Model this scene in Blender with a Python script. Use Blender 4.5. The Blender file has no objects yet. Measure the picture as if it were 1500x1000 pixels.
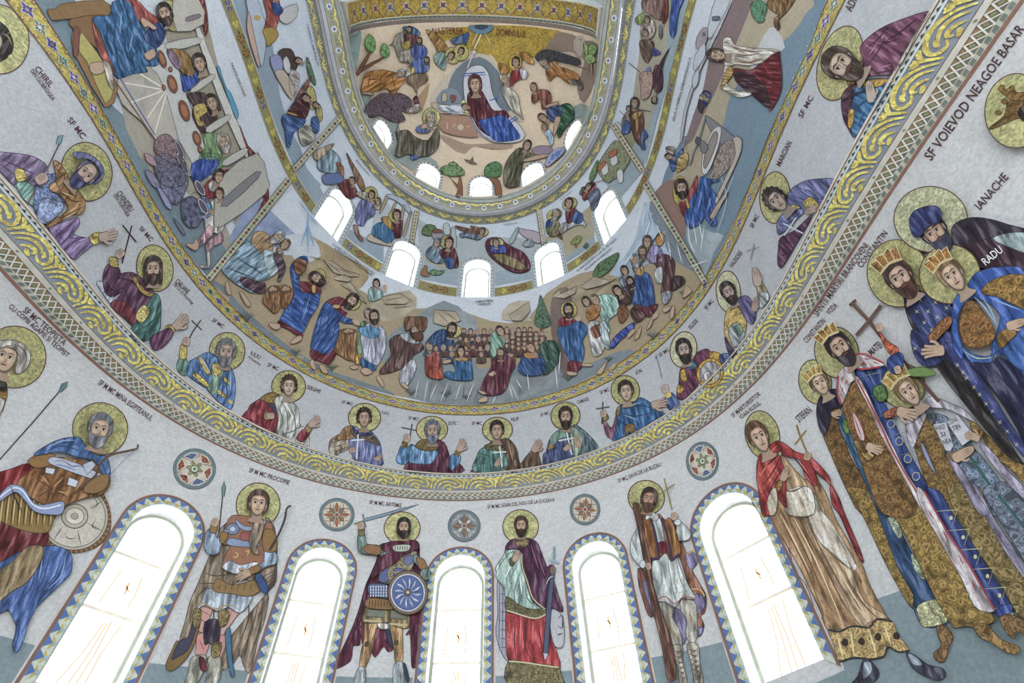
import bpy, bmesh, math, random
import numpy as np
from mathutils import Vector, Matrix
from mathutils.bvhtree import BVHTree
from mathutils.geometry import delaunay_2d_cdt

random.seed(7)
SC = bpy.context.scene
COL = SC.collection

# ------------------------------------------------------------------ camera, sky, exposure
F = 830.0
VP = (726.0, -110.0)          # zenith vanishing point of the plumb lines
EYE = Vector((0, 0, 1.6))
u_ = np.array([VP[0]-750, -(VP[1]-500), -F]); u_ /= np.linalg.norm(u_)
fw_ = np.array([0, 0, -1.])+u_*u_[2]; fw_ /= np.linalg.norm(fw_)
r_ = np.cross(fw_, u_)
R_ = np.stack([r_, fw_, u_])  # camera axes -> world (x right, y into the apse, z up)
cam = bpy.data.cameras.new('camera')
cam.sensor_width = 36; cam.lens = F*36/1500; cam.clip_end = 300; cam.clip_start = .05
co = bpy.data.objects.new('camera', cam); COL.objects.link(co)
M = Matrix(R_.tolist()).to_4x4(); M.translation = EYE
co.matrix_world = M
SC.camera = co

WORLD_STRENGTH = 8.5
w = bpy.data.worlds.new('sky'); SC.world = w; w.use_nodes = True
bg = w.node_tree.nodes['Background']
bg.inputs[0].default_value = (.93, .965, 1, 1); bg.inputs[1].default_value = WORLD_STRENGTH
SC.view_settings.view_transform = 'Standard'; SC.view_settings.look = 'None'
SC.view_settings.gamma = 1; SC.view_settings.exposure = -0.2
SC.view_settings.use_curve_mapping = False

# ------------------------------------------------------------------ materials
def lin(h):
    if isinstance(h, str):
        h = h.lstrip('#')
        if len(h) == 3: h = ''.join(c*2 for c in h)
        h = [int(h[i:i+2], 16)/255 for i in (0, 2, 4)]
    return tuple((c/12.92 if c <= .04045 else ((c+.055)/1.055)**2.4) for c in h)
MATS = {}
def mat(col, kind='m'):
    """kinds: m mosaic, d drapery folds, g gold mosaic, p brocade pattern, s plain stone, k skin, f flat"""
    key = (col, kind)
    if key in MATS: return MATS[key]
    m = bpy.data.materials.new('%s_%s' % (kind, str(col).strip('#'))); MATS[key] = m
    m.use_nodes = True
    nt = m.node_tree; N = nt.nodes; L = nt.links
    b = N['Principled BSDF']
    c = lin(col)
    g_ = sum(c)/3; c = tuple(min(.82, (x*.9+g_*.1)*.97+.012) for x in c)
    def ramp_mix(fac, c1, c2, lo=.3, hi=.7):
        r = N.new('ShaderNodeValToRGB'); r.color_ramp.elements[0].position = lo; r.color_ramp.elements[1].position = hi
        r.color_ramp.elements[0].color = (*c1, 1); r.color_ramp.elements[1].color = (*c2, 1)
        L.new(fac, r.inputs[0]); return r.outputs[0]
    def mul(c, k): return tuple(min(.9, x*k) for x in c)
    tc = N.new('ShaderNodeTexCoord')
    def noise(scale, vec=None, detail=2, rough=.5, dist=0):
        n = N.new('ShaderNodeTexNoise'); n.inputs['Scale'].default_value = scale
        n.inputs['Detail'].default_value = detail; n.inputs['Roughness'].default_value = rough
        n.inputs['Distortion'].default_value = dist
        L.new(vec or tc.outputs['Object'], n.inputs['Vector']); return n.outputs['Fac']
    def mixc(f, a, bb, mode='MULTIPLY'):
        x = N.new('ShaderNodeMix'); x.data_type = 'RGBA'; x.blend_type = mode
        if isinstance(f, float): x.inputs[0].default_value = f
        else: L.new(f, x.inputs[0])
        for s, v in ((x.inputs[6], a), (x.inputs[7], bb)):
            if isinstance(v, tuple): s.default_value = (*v, 1)
            else: L.new(v, s)
        return x.outputs[2]
    vo = N.new('ShaderNodeTexVoronoi'); vo.inputs['Scale'].default_value = 30
    L.new(tc.outputs['Object'], vo.inputs['Vector'])
    sep = N.new('ShaderNodeSeparateColor'); L.new(vo.outputs['Color'], sep.inputs[0])
    grain = sep.outputs[0]
    b.inputs['Roughness'].default_value = .75
    b.inputs['Specular IOR Level'].default_value = .25
    if kind == 'f':
        b.inputs['Base Color'].default_value = (*c, 1)
    elif kind == 's':
        o = ramp_mix(noise(6, detail=5), mul(c, .88), mul(c, 1.1))
        L.new(o, b.inputs['Base Color'])
    elif kind == 'r':
        o = mixc(1.0, ramp_mix(grain, mul(c, .92), mul(c, 1.08), 0, 1), ramp_mix(noise(1.6, detail=3, dist=.6), (.72,)*3, (1.22,)*3))
        L.new(o, b.inputs['Base Color'])
    elif kind in 'mk':
        k = .1 if kind == 'm' else .06
        a = ramp_mix(grain, mul(c, 1-k), mul(c, 1+k), 0, 1)
        o = mixc(1.0, a, ramp_mix(noise(2.2, detail=4), (.95,)*3, (1.03,)*3))
        L.new(o, b.inputs['Base Color'])
    elif kind == 'd':
        mp = N.new('ShaderNodeMapping'); L.new(tc.outputs['UV'], mp.inputs[0])
        mp.inputs['Scale'].default_value = (1, .22, 1)
        n1 = noise(5.5, mp.outputs[0], 1, .4, .5)
        n2 = noise(11, mp.outputs[0], 1, .4, .9)
        a = N.new('ShaderNodeValToRGB'); e = a.color_ramp.elements
        L.new(n1, a.inputs[0])
        e[0].position = .34; e[0].color = (*mul(c, .38), 1)
        e[1].position = .68; e[1].color = (*[min(.8, x*1.5+.07) for x in c], 1)
        for p_, k_ in ((.44, .75), (.56, 1.05)):
            q = e.new(p_); q.color = (*mul(c, k_), 1)
        l = N.new('ShaderNodeValToRGB'); e = l.color_ramp.elements
        L.new(n2, l.inputs[0])
        e[0].position = .47; e[0].color = (1, 1, 1, 1); e[1].position = .53; e[1].color = (1, 1, 1, 1)
        q = e.new(.5); q.color = (.42, .42, .42, 1)
        o = mixc(1.0, a.outputs[0], l.outputs[0])
        o = mixc(1.0, o, ramp_mix(grain, (.9,)*3, (1.1,)*3, 0, 1))
        L.new(o, b.inputs['Base Color'])
    elif kind == 'p':
        v2 = N.new('ShaderNodeTexVoronoi'); v2.feature = 'F1'; v2.inputs['Scale'].default_value = 13
        n0 = N.new('ShaderNodeTexNoise'); n0.inputs['Scale'].default_value = 9; L.new(tc.outputs['Object'], n0.inputs['Vector'])
        vm = N.new('ShaderNodeMix'); vm.data_type = 'VECTOR'; vm.inputs[0].default_value = .12
        L.new(tc.outputs['Object'], vm.inputs[4]); L.new(n0.outputs['Color'], vm.inputs[5])
        L.new(vm.outputs[1], v2.inputs['Vector'])
        r = N.new('ShaderNodeValToRGB'); L.new(v2.outputs['Distance'], r.inputs[0]); e = r.color_ramp.elements
        r.color_ramp.interpolation = 'LINEAR'
        e[0].position = .1; e[0].color = (*mul(c, .45), 1); e[1].position = .75; e[1].color = (*mul(c, .4), 1)
        for p_, k_ in ((.25, .9), (.36, 1.9), (.46, 1.0), (.55, .45), (.62, 1.3)):
            q = e.new(p_); q.color = (*mul(c, k_), 1)
        L.new(r.outputs[0], b.inputs['Base Color'])
        b.inputs['Roughness'].default_value = .5
    elif kind == 'g':
        a = ramp_mix(grain, mul(c, .62), mul(c, 1.35), 0, 1)
        o = mixc(1.0, a, ramp_mix(noise(5, detail=4), (.82,)*3, (1.18,)*3))
        L.new(o, b.inputs['Base Color'])
        b.inputs['Metallic'].default_value = .35
        b.inputs['Specular IOR Level'].default_value = .6
        b.inputs['Roughness'].default_value = .38
        bp = N.new('ShaderNodeBump'); bp.inputs['Strength'].default_value = .5; bp.inputs['Distance'].default_value = .02
        L.new(grain, bp.inputs['Height']); L.new(bp.outputs[0], b.inputs['Normal'])
    return m
ALB = 1.0

# ------------------------------------------------------------------ ring curves of the apse
# every ring is a level curve; it is stored as its bearing/elevation trace from the eye and
# placed at its own height h above the eye, which gives its plan in metres
RINGS = {
 'A': '0,391 13.5,413 27,428 100,492.7 126.7,520.7 153,546 172,560.7 300,645.3 340,662.7 393,681 420,689 600,732 666.7,734 733,729.3 800,721.3 950,673.3 996.7,648 1050,609.3 1110,561.3 1133,535.3 1166.7,491.3 1196,450 1236,380.7 1273,328.7 1300,292.7 1329,250 1413,130.7 1460,58.7 1500,1.3',
 'A3': '0,331 45,382 100,442 140,483 180,531 210.7,560.7 300,617 353,646.7 420,674.7 500,697 600,716 666.7,718 733,714.7 800,706 950,652 996.7,625 1043,590.7 1079,559 1120,512.7 1154.7,454 1200,380.7 1233,327 1282.7,250 1357,129 1393,80 1440,0',
 'A5': '0,254 53,316.7 109,380.7 141,430 180,471 220,508.7 277,559 300,577 353,610.7 420,642.7 500,668 600,689 666.7,693 733,690 800,680 950,621 996.7,590.7 1039,560 1080,508.7 1121,451 1180,336.7 1229,250 1300,120 1370.7,0',
 'B': '17,0 53,60 101,132 130,180.7 170,236.7 207,300.7 226.7,330 253,374 280,411 326.7,460.7 380,508 429,537 486.7,568 577,597 560,592 626.7,604.7 680,608.7 760,602.7 780,598.7 846.7,580 913,549 977,501 996.7,478.7 1030,438.7 1054,400 1089,330.7 1113,272 1145,200 1176,133 1200,80 1233,0',
 'B2': '50.7,0 93,66.7 130,132 154,170 190,234 232.7,302 248,330 264,360.7 302.7,408.7 352,460.7 380,485.3 433,525 500,557 577,580 626.7,590.7 680,594.7 760,588 780,584 846.7,564 900,534.7 948,500 930,516 983,470.7 1016.7,432 1038,400 1072,330.7 1100,268 1126.7,200 1156,133 1186.7,66.7 1210.7,0',
 'C': '322.7,0 346.7,64 370.7,132 366,120 390,180 419,252 402,220 420.7,260 456.7,313 520,376.7 561,402 612,423 673,435 722.7,434.7 785,421 829,400.7 884,362 897,347 954.7,252 972,186.7 990.7,120 1006.7,53 1020,0',
 'C2': '338.7,0 362.7,64 385,132 404.7,186.7 430,246.7 418,222.7 436.7,260 463,300 520,359 562.7,387 613,410 672,420.7 724,421 781,410 828,387 877,352.7 944,250.7 964,173 978.7,120 996,53 1008,0',
 'D': '447.3,0 456.7,40 466.7,80 478.7,133 484.7,152 494,174.7 508.7,201.3 527.3,232 543.3,252 550,258.7 576.7,285.3 606,305.3 643.3,320 683.3,326.7 723.3,327.3 750,324.7 763.3,318.7 791.3,306.7 823.3,288 850,262.7 878,221.3 882.7,213.3 898.7,177.3 906.7,146.7 917.3,86.7 924,46.7 932,0',
 'D2': '460.7,0 471.3,50.7 490.7,133 550,245 603,286.7 650,308.7 696.7,316 750,312 783,298.7 823,270.7 863,225 898.7,130.7 908,66.7 916,0',
 'D4': '473,0 488,69 502.7,132 550,230.7 590,269 643,301 696.7,308.7 750,302.7 783,289 823,258.7 854,220 889,132 900,66.7 908.7,0',
 'D5': '488.7,0 504,69 514.7,125 560.7,220 603,264 650,289 696.7,297 750,292 776.7,280 816.7,252 843,220 876,132 885,80 895,0',
 'E': '496,0 506.7,37 516,80 522,120 535.3,161.3 548.7,192 570,216 579.3,234.7 607.3,258.7 643.3,277.3 683.3,288 723.3,288.7 750,284 766,274.7 796.7,254.7 816.7,238.7 824,224 844,202.7 858.7,173.3 866.7,146.7 868,130.7 876,80 880,40 886.7,0',
}
def P_(s):
    return [tuple(map(float, t.split(','))) for t in s.split()]
def rect(P):
    P = np.array(P, float); d = np.stack([P[:, 0]-750, -(P[:, 1]-500), -F*np.ones(len(P))], 1); z = d@u_
    return np.stack([d@r_/z, d@fw_/z], 1)
def unrect(Q):
    d = Q[:, :1]*r_+Q[:, 1:]*fw_+u_; s = -F/d[:, 2]
    return np.stack([750+d[:, 0]*s, 500-d[:, 1]*s], 1)
class Ring:
    def __init__(s, P, deg=7):
        q = rect(P); y1 = q[:, 1].max(); s.C = np.array([(q[:, 0].max()+q[:, 0].min())/2, .36*y1])
        d = q-s.C; ph = np.arctan2(d[:, 0], d[:, 1]); r = np.hypot(*d.T)
        V = np.vander(ph, deg+1, increasing=True); w = np.ones(len(ph))
        for it in range(4):
            W = w[:, None]; reg = 3e-4*np.diag([0, 0, 0]+[1]*(deg-2))
            s.c = np.linalg.solve((V*W).T@V+reg, (V*W).T@r)
            px = unrect(s.C+(V@s.c)[:, None]*np.stack([np.sin(ph), np.cos(ph)], 1))
            e = np.hypot(*(px-np.array(P)).T); w = 1/(1+(e/2)**2)
        s.lo = ph.min(); s.hi = ph.max()
    def raw(s, p):
        r = sum(c*p**i for i, c in enumerate(s.c))
        return s.C+r*np.array([math.sin(p), math.cos(p)])
    def __call__(s, p):
        if s.lo <= p <= s.hi: return s.raw(p)
        L = s.lo if p < s.lo else s.hi; sg = 1 if p > s.hi else -1
        a = s.raw(L); t = a-s.raw(L-sg*.12); t /= np.linalg.norm(t)   # straight on, along the wall
        d = np.array([math.sin(p), math.cos(p)])
        A = np.array([[d[0], -t[0]], [d[1], -t[1]]]); k = np.linalg.solve(A, a-s.C)
        return s.C+d*k[0]
RG = {k: Ring(P_(v)) for k, v in RINGS.items()}
PH0, PH1 = math.radians(-128), math.radians(128)
def rmix(a, b, t):
    return lambda p: RG[a](p)*(1-t)+RG[b](p)*t
def level(ring, h):
    f = RG[ring] if isinstance(ring, str) else ring
    return lambda p: Vector((*(f(p)*h), EYE.z+h))
def push(lv, d):
    """level curve moved d metres outwards"""
    def g(p):
        a = lv(p-.01); b = lv(p+.01); t = (b-a); n = Vector((-t.y, t.x, 0)).normalized()
        return lv(p)+n*d
    return g
def drop(lv, z):
    def g(p):
        v = lv(p).copy(); v.z = z; return v
    return g

class Strip:
    """ruled surface between two level curves; coordinates (phi, v)"""
    def __init__(s, lo, hi): s.lo, s.hi = lo, hi; s._arc = None
    def at(s, p, v, off=0):
        a = s.lo(p); b = s.hi(p); P = a.lerp(b, v)
        if off:
            t = s.lo(p+.01)-s.lo(p-.01); t2 = s.hi(p+.01)-s.hi(p-.01)
            t = t.lerp(t2, v); n = (b-a).cross(t).normalized()
            if n.dot(EYE-P) < 0: n = -n
            P = P+n*off
        return P
    def arc(s):
        if s._arc is None:
            ph = np.linspace(PH0, PH1, 400); pts = [s.at(p, .5) for p in ph]
            d = [0.]
            for a, b in zip(pts, pts[1:]): d.append(d[-1]+(b-a).length)
            d = np.array(d); d -= np.interp(0, ph, d); s._arc = (ph, d)
        return s._arc
    def ph(s, a): A = s.arc(); return float(np.interp(a, A[1], A[0]))
    def am(s, a, v, off=0): return s.at(s.ph(a), v, off)

hA, hA3, hA5, hBW, hB, hB2, hC, hC2 = 7.5, 7.64, 7.86, 8.12, 10.05, 10.42, 14.5, 14.98
hD, hD2, hD4, hD5, hE, hN = 18.2, 18.25, 18.32, 18.5, 18.72, 19.1
ARCH_L = Vector((-4.49, 2.5, EYE.z+hN)); ARCH_R = Vector((2.93, 2.9, EYE.z+hN)); RISE = 3.32
AC = (ARCH_L+ARCH_R)/2
AX = (ARCH_R-ARCH_L).normalized(); AW = (ARCH_R-ARCH_L).length/2
AN = Vector((-AX.y, AX.x, 0))            # into the conch
if AN.y < 0: AN = -AN
_base = level('E', hN)
_bp = [(_base(p)) for p in np.linspace(PH0, PH1, 700)]
_bt = [(math.atan2((q-AC).dot(AX), (q-AC).dot(AN)), (q-AC).length) for q in _bp]
_bt.sort(); _ba = np.array([t[0] for t in _bt]); _br = np.array([t[1] for t in _bt])
class Conch:
    """quarter dome over the inner ring; v = 0 base .. 1 crown"""
    def at(s, p, v, off=0):
        r = float(np.interp(p, _ba, _br)); e = v*math.pi/2
        if off:
            a = s.at(p, v); n = (s.at(p+.02, v)-s.at(p-.02, v)).cross(s.at(p, min(1, v+.02))-s.at(p, max(0, v-.02)))
            n = n.normalized() if n.length > 1e-9 else Vector((0, 0, -1))
            if n.dot(EYE-a) < 0: n = -n
            return a+n*off
        return AC+(AX*math.sin(p)+AN*math.cos(p))*(r*math.cos(e))+Vector((0, 0, RISE*math.sin(e)))
S = {
 'lower': Strip(drop(level('A', hA), 0.0), level('A', hA)),
 'middle': Strip(level('A5', hBW), level('B', hB)),
 'flower': Strip(level('B', hB), level('B2', hB2)),
 'upper': Strip(level('B2', hB2), level('C', hC)),
 'leaf': Strip(level('C', hC), level('C2', hC2)),
}
class Strip3(Strip):
    """C .. C2 .. D, the tier that holds the leaf strip, the upper scenes and the upper windows"""
    def __init__(s, a, b, c, k): s.a_ = Strip(a, b); s.b_ = Strip(b, c); s.k = k; s._arc = None; s.lo = a; s.hi = c
    def at(s, p, v, off=0):
        return s.a_.at(p, v/s.k, off) if v < s.k else s.b_.at(p, (v-s.k)/(1-s.k), off)
VK = .13
S['top'] = Strip3(level('C', hC), level('C2', hC2), level('D', hD), VK)
c1 = {'fillet': (0., .13), 'rope': (.13, .33), 'lattice': (.33, .74), 'list': (.74, 1.)}
for k, (a, b) in c1.items():
    S[k] = Strip(level(rmix('A', 'A3', a), hA+(hA3-hA)*a), level(rmix('A', 'A3', b), hA+(hA3-hA)*b))
c2 = {'scroll': (0., .8), 'crenel': (.8, 1.)}
for k, (a, b) in c2.items():
    S[k] = Strip(level(rmix('A3', 'A5', a), hA3+(hA5-hA3)*a), level(rmix('A3', 'A5', b), hA3+(hA5-hA3)*b))
S['inner_scroll'] = Strip(level('D', hD), level('D2', hD2))
S['inner_cove'] = Strip(level('D2', hD2), level('D4', hD4))
S['inner_flower'] = Strip(level('D4', hD4), level('D5', hD5))
S['inner_lip'] = Strip(level('D5', hD5), level('E', hE))
CONCH = Conch()
CR = math.pi/2

# ------------------------------------------------------------------ ray catalogue of the bare surfaces
_v, _f, _tag = [], [], []
def _cat(name, sf, ps, vs):
    o = len(_v); n = len(vs)
    for p in ps:
        for v in vs: _v.append(sf.at(p, v))
    for i in range(len(ps)-1):
        for j in range(n-1):
            a = o+i*n+j
            _f.append((a, a+n, a+n+1)); _tag.append((name, (ps[i], vs[j]), (ps[i+1], vs[j]), (ps[i+1], vs[j+1])))
            _f.append((a, a+n+1, a+1)); _tag.append((name, (ps[i], vs[j]), (ps[i+1], vs[j+1]), (ps[i], vs[j+1])))
PHS = list(np.linspace(PH0, PH1, 257))
VL = {'top': [0, VK]+list(np.linspace(VK, 1, 13)[1:]), 'upper': list(np.linspace(0, 1, 13)), 'middle': list(np.linspace(0, 1, 5))}
for k, sf in S.items():
    if k != 'leaf': _cat(k, sf, PHS, VL.get(k, [0, 1]))
_cat('conch', CONCH, list(np.linspace(-CR, CR, 121)), list(np.linspace(0, 1, 41)))
# soffit of the arch in front of the conch
SOF_D = .72
class Soffit:
    def at(s, p, v, off=0):     # p: angle along the arch -90..90 deg, v: 0 at conch .. 1 towards nave
        rx = AW-.06; rz = RISE-.06
        n = AX*math.sin(p)+Vector((0, 0, math.cos(p)))
        return AC+AX*(math.sin(p)*(rx-off))+Vector((0, 0, math.cos(p)*(rz-off)))-AN*(.14+v*SOF_D)
SOF = Soffit()
_cat('soffit', SOF, list(np.linspace(-CR, CR, 121)), [0, 1])
BVH = BVHTree.FromPolygons(_v, _f, epsilon=0)
def raydir(x, y):
    d = np.array([x-750, -(y-500), -F]); d = R_@d; return Vector(d).normalized()
def hit(x, y):
    d = raydir(x, y); loc, n, i, dist = BVH.ray_cast(EYE, d)
    if loc is None:
        return None
    if n.dot(d) > 0: n = -n
    return loc, n, i, d
def onwall(x, y, off=0):
    h = hit(x, y)
    if h is None: return EYE+raydir(x, y)*14
    loc, n, i, d = h
    return loc+d*(-off/max(.12, abs(n.dot(d))))
def param(x, y):
    from mathutils.geometry import barycentric_transform as bt
    loc, n, i, d = hit(x, y); f = _f[i]; t = _tag[i]
    q = bt(loc, _v[f[0]], _v[f[1]], _v[f[2]], Vector((*t[1], 0)), Vector((*t[2], 0)), Vector((*t[3], 0)))
    return t[0], q.x, q.y

# ------------------------------------------------------------------ object helpers
WPOS = {}
def base_of(o): return WPOS.get(o.name, Vector((0, 0, 0)))
def mesh_obj(name, verts, faces, mats, fm=None, parent=None, uv=None, loc=None, smooth=False):
    base = base_of(parent) if parent is not None else Vector(loc) if loc is not None else Vector((0, 0, 0))
    me = bpy.data.meshes.new(name)
    me.from_pydata([tuple(Vector(v)-base) for v in verts], [], [tuple(f) for f in faces])
    if not isinstance(mats, (list, tuple)): mats = [mats]
    for m in mats: me.materials.append(m)
    if fm: me.polygons.foreach_set('material_index', fm)
    if uv is not None:
        l = me.uv_layers.new(name='UVMap')
        vi = np.empty(len(me.loops), dtype=np.int32); me.loops.foreach_get('vertex_index', vi)
        l.data.foreach_set('uv', np.array(uv, dtype=np.float32)[vi].ravel())
    if smooth: me.polygons.foreach_set('use_smooth', [True]*len(me.polygons))
    me.update()
    o = bpy.data.objects.new(name, me); COL.objects.link(o)
    if parent is not None: o.parent = parent
    else: o.location = base
    WPOS[o.name] = base
    return o
def tag(o, label=None, cat=None, group=None, kind=None):
    if label: o['label'] = label
    if cat: o['category'] = cat
    if group: o['group'] = group
    if kind: o['kind'] = kind
    return o
def empty(name, loc, label=None, cat=None, group=None, kind=None):
    o = bpy.data.objects.new(name, None); COL.objects.link(o); o.location = loc; o.empty_display_size = .1
    WPOS[o.name] = Vector(loc)
    return tag(o, label, cat, group, kind)
def struct(name, verts, faces, mats, **k):
    o = mesh_obj(name, verts, faces, mats, **k)
    if k.get('parent') is None: o['kind'] = 'structure'
    return o
def grid_mesh(sf, ps, vs, off=0):
    V = [sf.at(p, v, off) for p in ps for v in vs]; n = len(vs)
    Fc = [(i*n+j, (i+1)*n+j, (i+1)*n+j+1, i*n+j+1) for i in range(len(ps)-1) for j in range(n-1)]
    return V, Fc
def topx(P):
    d = R_.T@np.array(P-EYE)
    return (750-F*d[0]/d[2], 500+F*d[1]/d[2])
def inside(pt, poly):
    x, y = pt; c = False; n = len(poly); j = n-1
    for i in range(n):
        xi, yi = poly[i]; xj, yj = poly[j]
        if (yi > y) != (yj > y) and x < (xj-xi)*(y-yi)/(yj-yi)+xi: c = not c
        j = i
    return c
def holed(sf, ps, vs, holes, scale=1.0):
    """surface mesh with openings; holes are loops in (phi, v)"""
    co = []; ed = []
    for h in holes:
        o = len(co); co += h; ed += [(o+i, o+(i+1) % len(h)) for i in range(len(h))]
    o = len(co)
    b = [(p, vs[0]) for p in ps]+[(ps[-1], v) for v in vs[1:]]+[(p, vs[-1]) for p in ps[-2::-1]]+[(ps[0], v) for v in vs[-2:0:-1]]
    co += b; ed += [(o+i, o+(i+1) % len(b)) for i in range(len(b))]
    for p in ps[1:-1]:
        for v in vs[1:-1]:
            if not any(inside((p, v), h) for h in holes): co.append((p, v))
    r = delaunay_2d_cdt([Vector((p*scale, v)) for p, v in co], ed, [], 0, 1e-6)
    fs = []
    for f in r[2]:
        c = sum((r[0][i] for i in f), Vector((0, 0)))/len(f)
        if not any(inside((c.x/scale, c.y), h) for h in holes): fs.append(tuple(f))
    return [sf.at(q.x/scale, q.y) for q in r[0]], fs
# ------------------------------------------------------------------ the room shell
WALLC = '#c4c5c6'
NAVE_Z = 4.0  # foot height of the added nave walls, sized to tune interior light
M_wall = mat(WALLC, 'm'); M_grey = mat('#7e8f96', 'm'); M_white = mat('#d2d5d8', 's')
def pm(sf, p, v):      # metres per unit phi, per unit v
    a = (sf.at(p+.01, v)-sf.at(p-.01, v)).length/.02
    b = (sf.at(p, min(1, v+.01))-sf.at(p, max(0, v-.01))).length/(min(1, v+.01)-max(0, v-.01))
    return a, b
class Win:
    def __init__(s, sf, L, R, T, hw=None, v0=None, vT=None):
        s.sf = sf
        l = param(*L); r = param(*R); t = param(*T)
        s.pc = (l[1]+r[1])/2; s.vT = t[2] if vT is None else vT
        s.a, s.b = pm(sf, s.pc, min(.9, s.vT))
        s.hw = abs(r[1]-l[1])/2*s.a if hw is None else hw
        s.v0 = v0
    def loop(s, d=0, n=14, bot=None):
        """outline, grown by d metres; open at the foot: bottom left ... arch ... bottom right"""
        hw = s.hw+d; vs = s.vT-s.hw/s.b; v0 = s.v0-(bot if bot is not None else d)/s.b
        pts = [(-hw, v) for v in np.linspace(v0, vs, 8)[:-1]]
        pts += [(-hw*math.cos(t), vs+hw*math.sin(t)/s.b) for t in np.linspace(0, math.pi, n)]
        pts += [(hw, v) for v in np.linspace(vs, v0, 8)[1:]]
        return [(s.pc+x/s.a, v) for x, v in pts]
def band(name, sf, la, lb, mats, off, parent, closed=False):
    V = [sf.at(p, v, off) for p, v in la]+[sf.at(p, v, off) for p, v in lb]; n = len(la)
    V += [sf.at(p, v, 0) for p, v in la]+[sf.at(p, v, 0) for p, v in lb]
    Fc = []
    for i in range(n if closed else n-1):
        j = (i+1) % n
        Fc += [(i, j, n+j, n+i), (i, j, 2*n+j, 2*n+i), (n+i, n+j, 3*n+j, 3*n+i)]
    return mesh_obj(name, V, Fc, mats, parent=parent)
PANE = bpy.data.materials.new('window_glass'); PANE.use_nodes = True
_n = PANE.node_tree.nodes; _l = PANE.node_tree.links; _n.remove(_n['Principled BSDF'])
_t = _n.new('ShaderNodeBsdfTransparent'); _t.inputs[0].default_value = (.97, .98, 1, 1)
_g = _n.new('ShaderNodeBsdfGlossy'); _g.inputs['Roughness'].default_value = .08
_x = _n.new('ShaderNodeMixShader'); _x.inputs[0].default_value = .05
_l.new(_t.outputs[0], _x.inputs[1]); _l.new(_g.outputs[0], _x.inputs[2]); _l.new(_x.outputs[0], _n['Material Output'].inputs[0])
def tint(col):
    k = ('tint', col)
    if k in MATS: return MATS[k]
    m = bpy.data.materials.new('stained_glass'); m.use_nodes = True; N = m.node_tree.nodes; N.remove(N['Principled BSDF'])
    t = N.new('ShaderNodeBsdfTransparent'); t.inputs[0].default_value = (*lin(col), 1)
    m.node_tree.links.new(t.outputs[0], N['Material Output'].inputs[0]); MATS[k] = m; return m
def out_at(sf, p, v, depth):     # point behind the wall face
    return sf.at(p, v, -depth)
def build_window(no, W, depth, kind, frame=.055, bars=(), splay=.07):
    sf = W.sf; c = sf.at(W.pc, (W.v0+W.vT)/2)
    root = empty('window_%d' % no, c, kind='structure')
    L0 = W.loop(0, bot=0); L1 = W.loop(-splay, bot=-.02)
    n = len(L0)
    # the opening's sides
    V = [sf.at(p, v) for p, v in L0]+[out_at(sf, p, v, depth) for p, v in L1]
    Fc = [(i, (i+1) % n, n+(i+1) % n, n+i) for i in range(n)]
    mesh_obj('reveal', V, Fc, mat('#d8dce0', 's'), parent=root)
    # frame: a proud moulding round the glass
    L2 = W.loop(-splay-frame, bot=-.02-frame); V = []; Fc = []
    for k, (LL, dd) in enumerate(((L1, depth-.04), (L2, depth-.04), (L2, depth+.03))):
        V += [out_at(sf, p, v, dd) for p, v in LL]
    for k in (0, 1):
        Fc += [(k*n+i, k*n+(i+1) % n, (k+1)*n+(i+1) % n, (k+1)*n+i) for i in range(n)]
    mesh_obj('frame', V, Fc, mat('#a9ad9c', 's'), parent=root)
    mesh_obj('pane', [out_at(sf, p, v, depth) for p, v in L2], [tuple(range(n))], PANE, parent=root)
    ctr = [out_at(sf, p, v, depth-.012) for p, v in L2]
    for f in bars:       # glazing bars at a height fraction
        v = W.v0+(W.vT-W.v0)*f; hw = (W.hw-splay-frame)/W.a
        bx = []
        for d in (depth-.03, depth+.0):
            for vv in (v-.022/W.b, v+.022/W.b):
                for p in (W.pc-hw, W.pc+hw): bx.append(out_at(sf, p, vv, d))
        mesh_obj('glazing_bar', bx, [(0, 1, 3, 2), (4, 5, 7, 6), (0, 1, 5, 4), (2, 3, 7, 6)], mat('#ece0cc', 's'), parent=root)
    return root
# openings -----------------------------------------------------------------
HT = 9.1
LW = [((106.7, 903), (229.6, 897.5), (254, 742)), ((422.7, 865), (502, 865), (472.6, 801.5)),
      ((633, 892), (709, 892), (678, 813)), ((841, 851.5), (915.6, 865), (869.6, 793.5)),
      ((1045, 838), (1151, 840), (1058.7, 724.5))]
v_sill = param(1204, 966)[2]
lowW = [Win(S['lower'], *q, v0=v_sill) for q in LW]
print('lower windows', [(round(w.pc, 3), round(w.hw, 3), round(w.vT*HT, 2)) for w in lowW], 'sill', v_sill*HT)
UW = [((472.7, 300), (507.3, 328), (498, 276.7)), ((570, 380.7), (610, 396.7), (594.7, 354)),
      ((678, 410), (718, 410), (699, 380.7)), ((785.3, 396.7), (822, 380.7), (806.7, 355)),
      ((878, 335.3), (908.7, 302), (887, 282))]
upW = [Win(S['top'], *q, v0=.004) for q in UW]
print('upper windows', [(round(w.pc, 3), round(w.hw, 3), round(w.vT, 3)) for w in upW])
CW = [((548, 184), (569.3, 214), (562, 177)), ((610, 256), (643.3, 266), (624.7, 238.7)),
      ((688.7, 284), (720.7, 284), (703.3, 260)), ((765.3, 269), (796, 251), (780.7, 240)),
      ((830, 217), (852.7, 184), (840, 178.7))]
coW = [Win(CONCH, *q, v0=.015) for q in CW]
print('conch windows', [(round(w.pc, 3), round(w.hw, 3), round(w.vT, 3)) for w in coW])

CLIP = [[topx(w.sf.at(*q)) for q in w.loop(.15 if w in lowW else .13, n=16, bot=.05)] for w in lowW+upW+coW]
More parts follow.
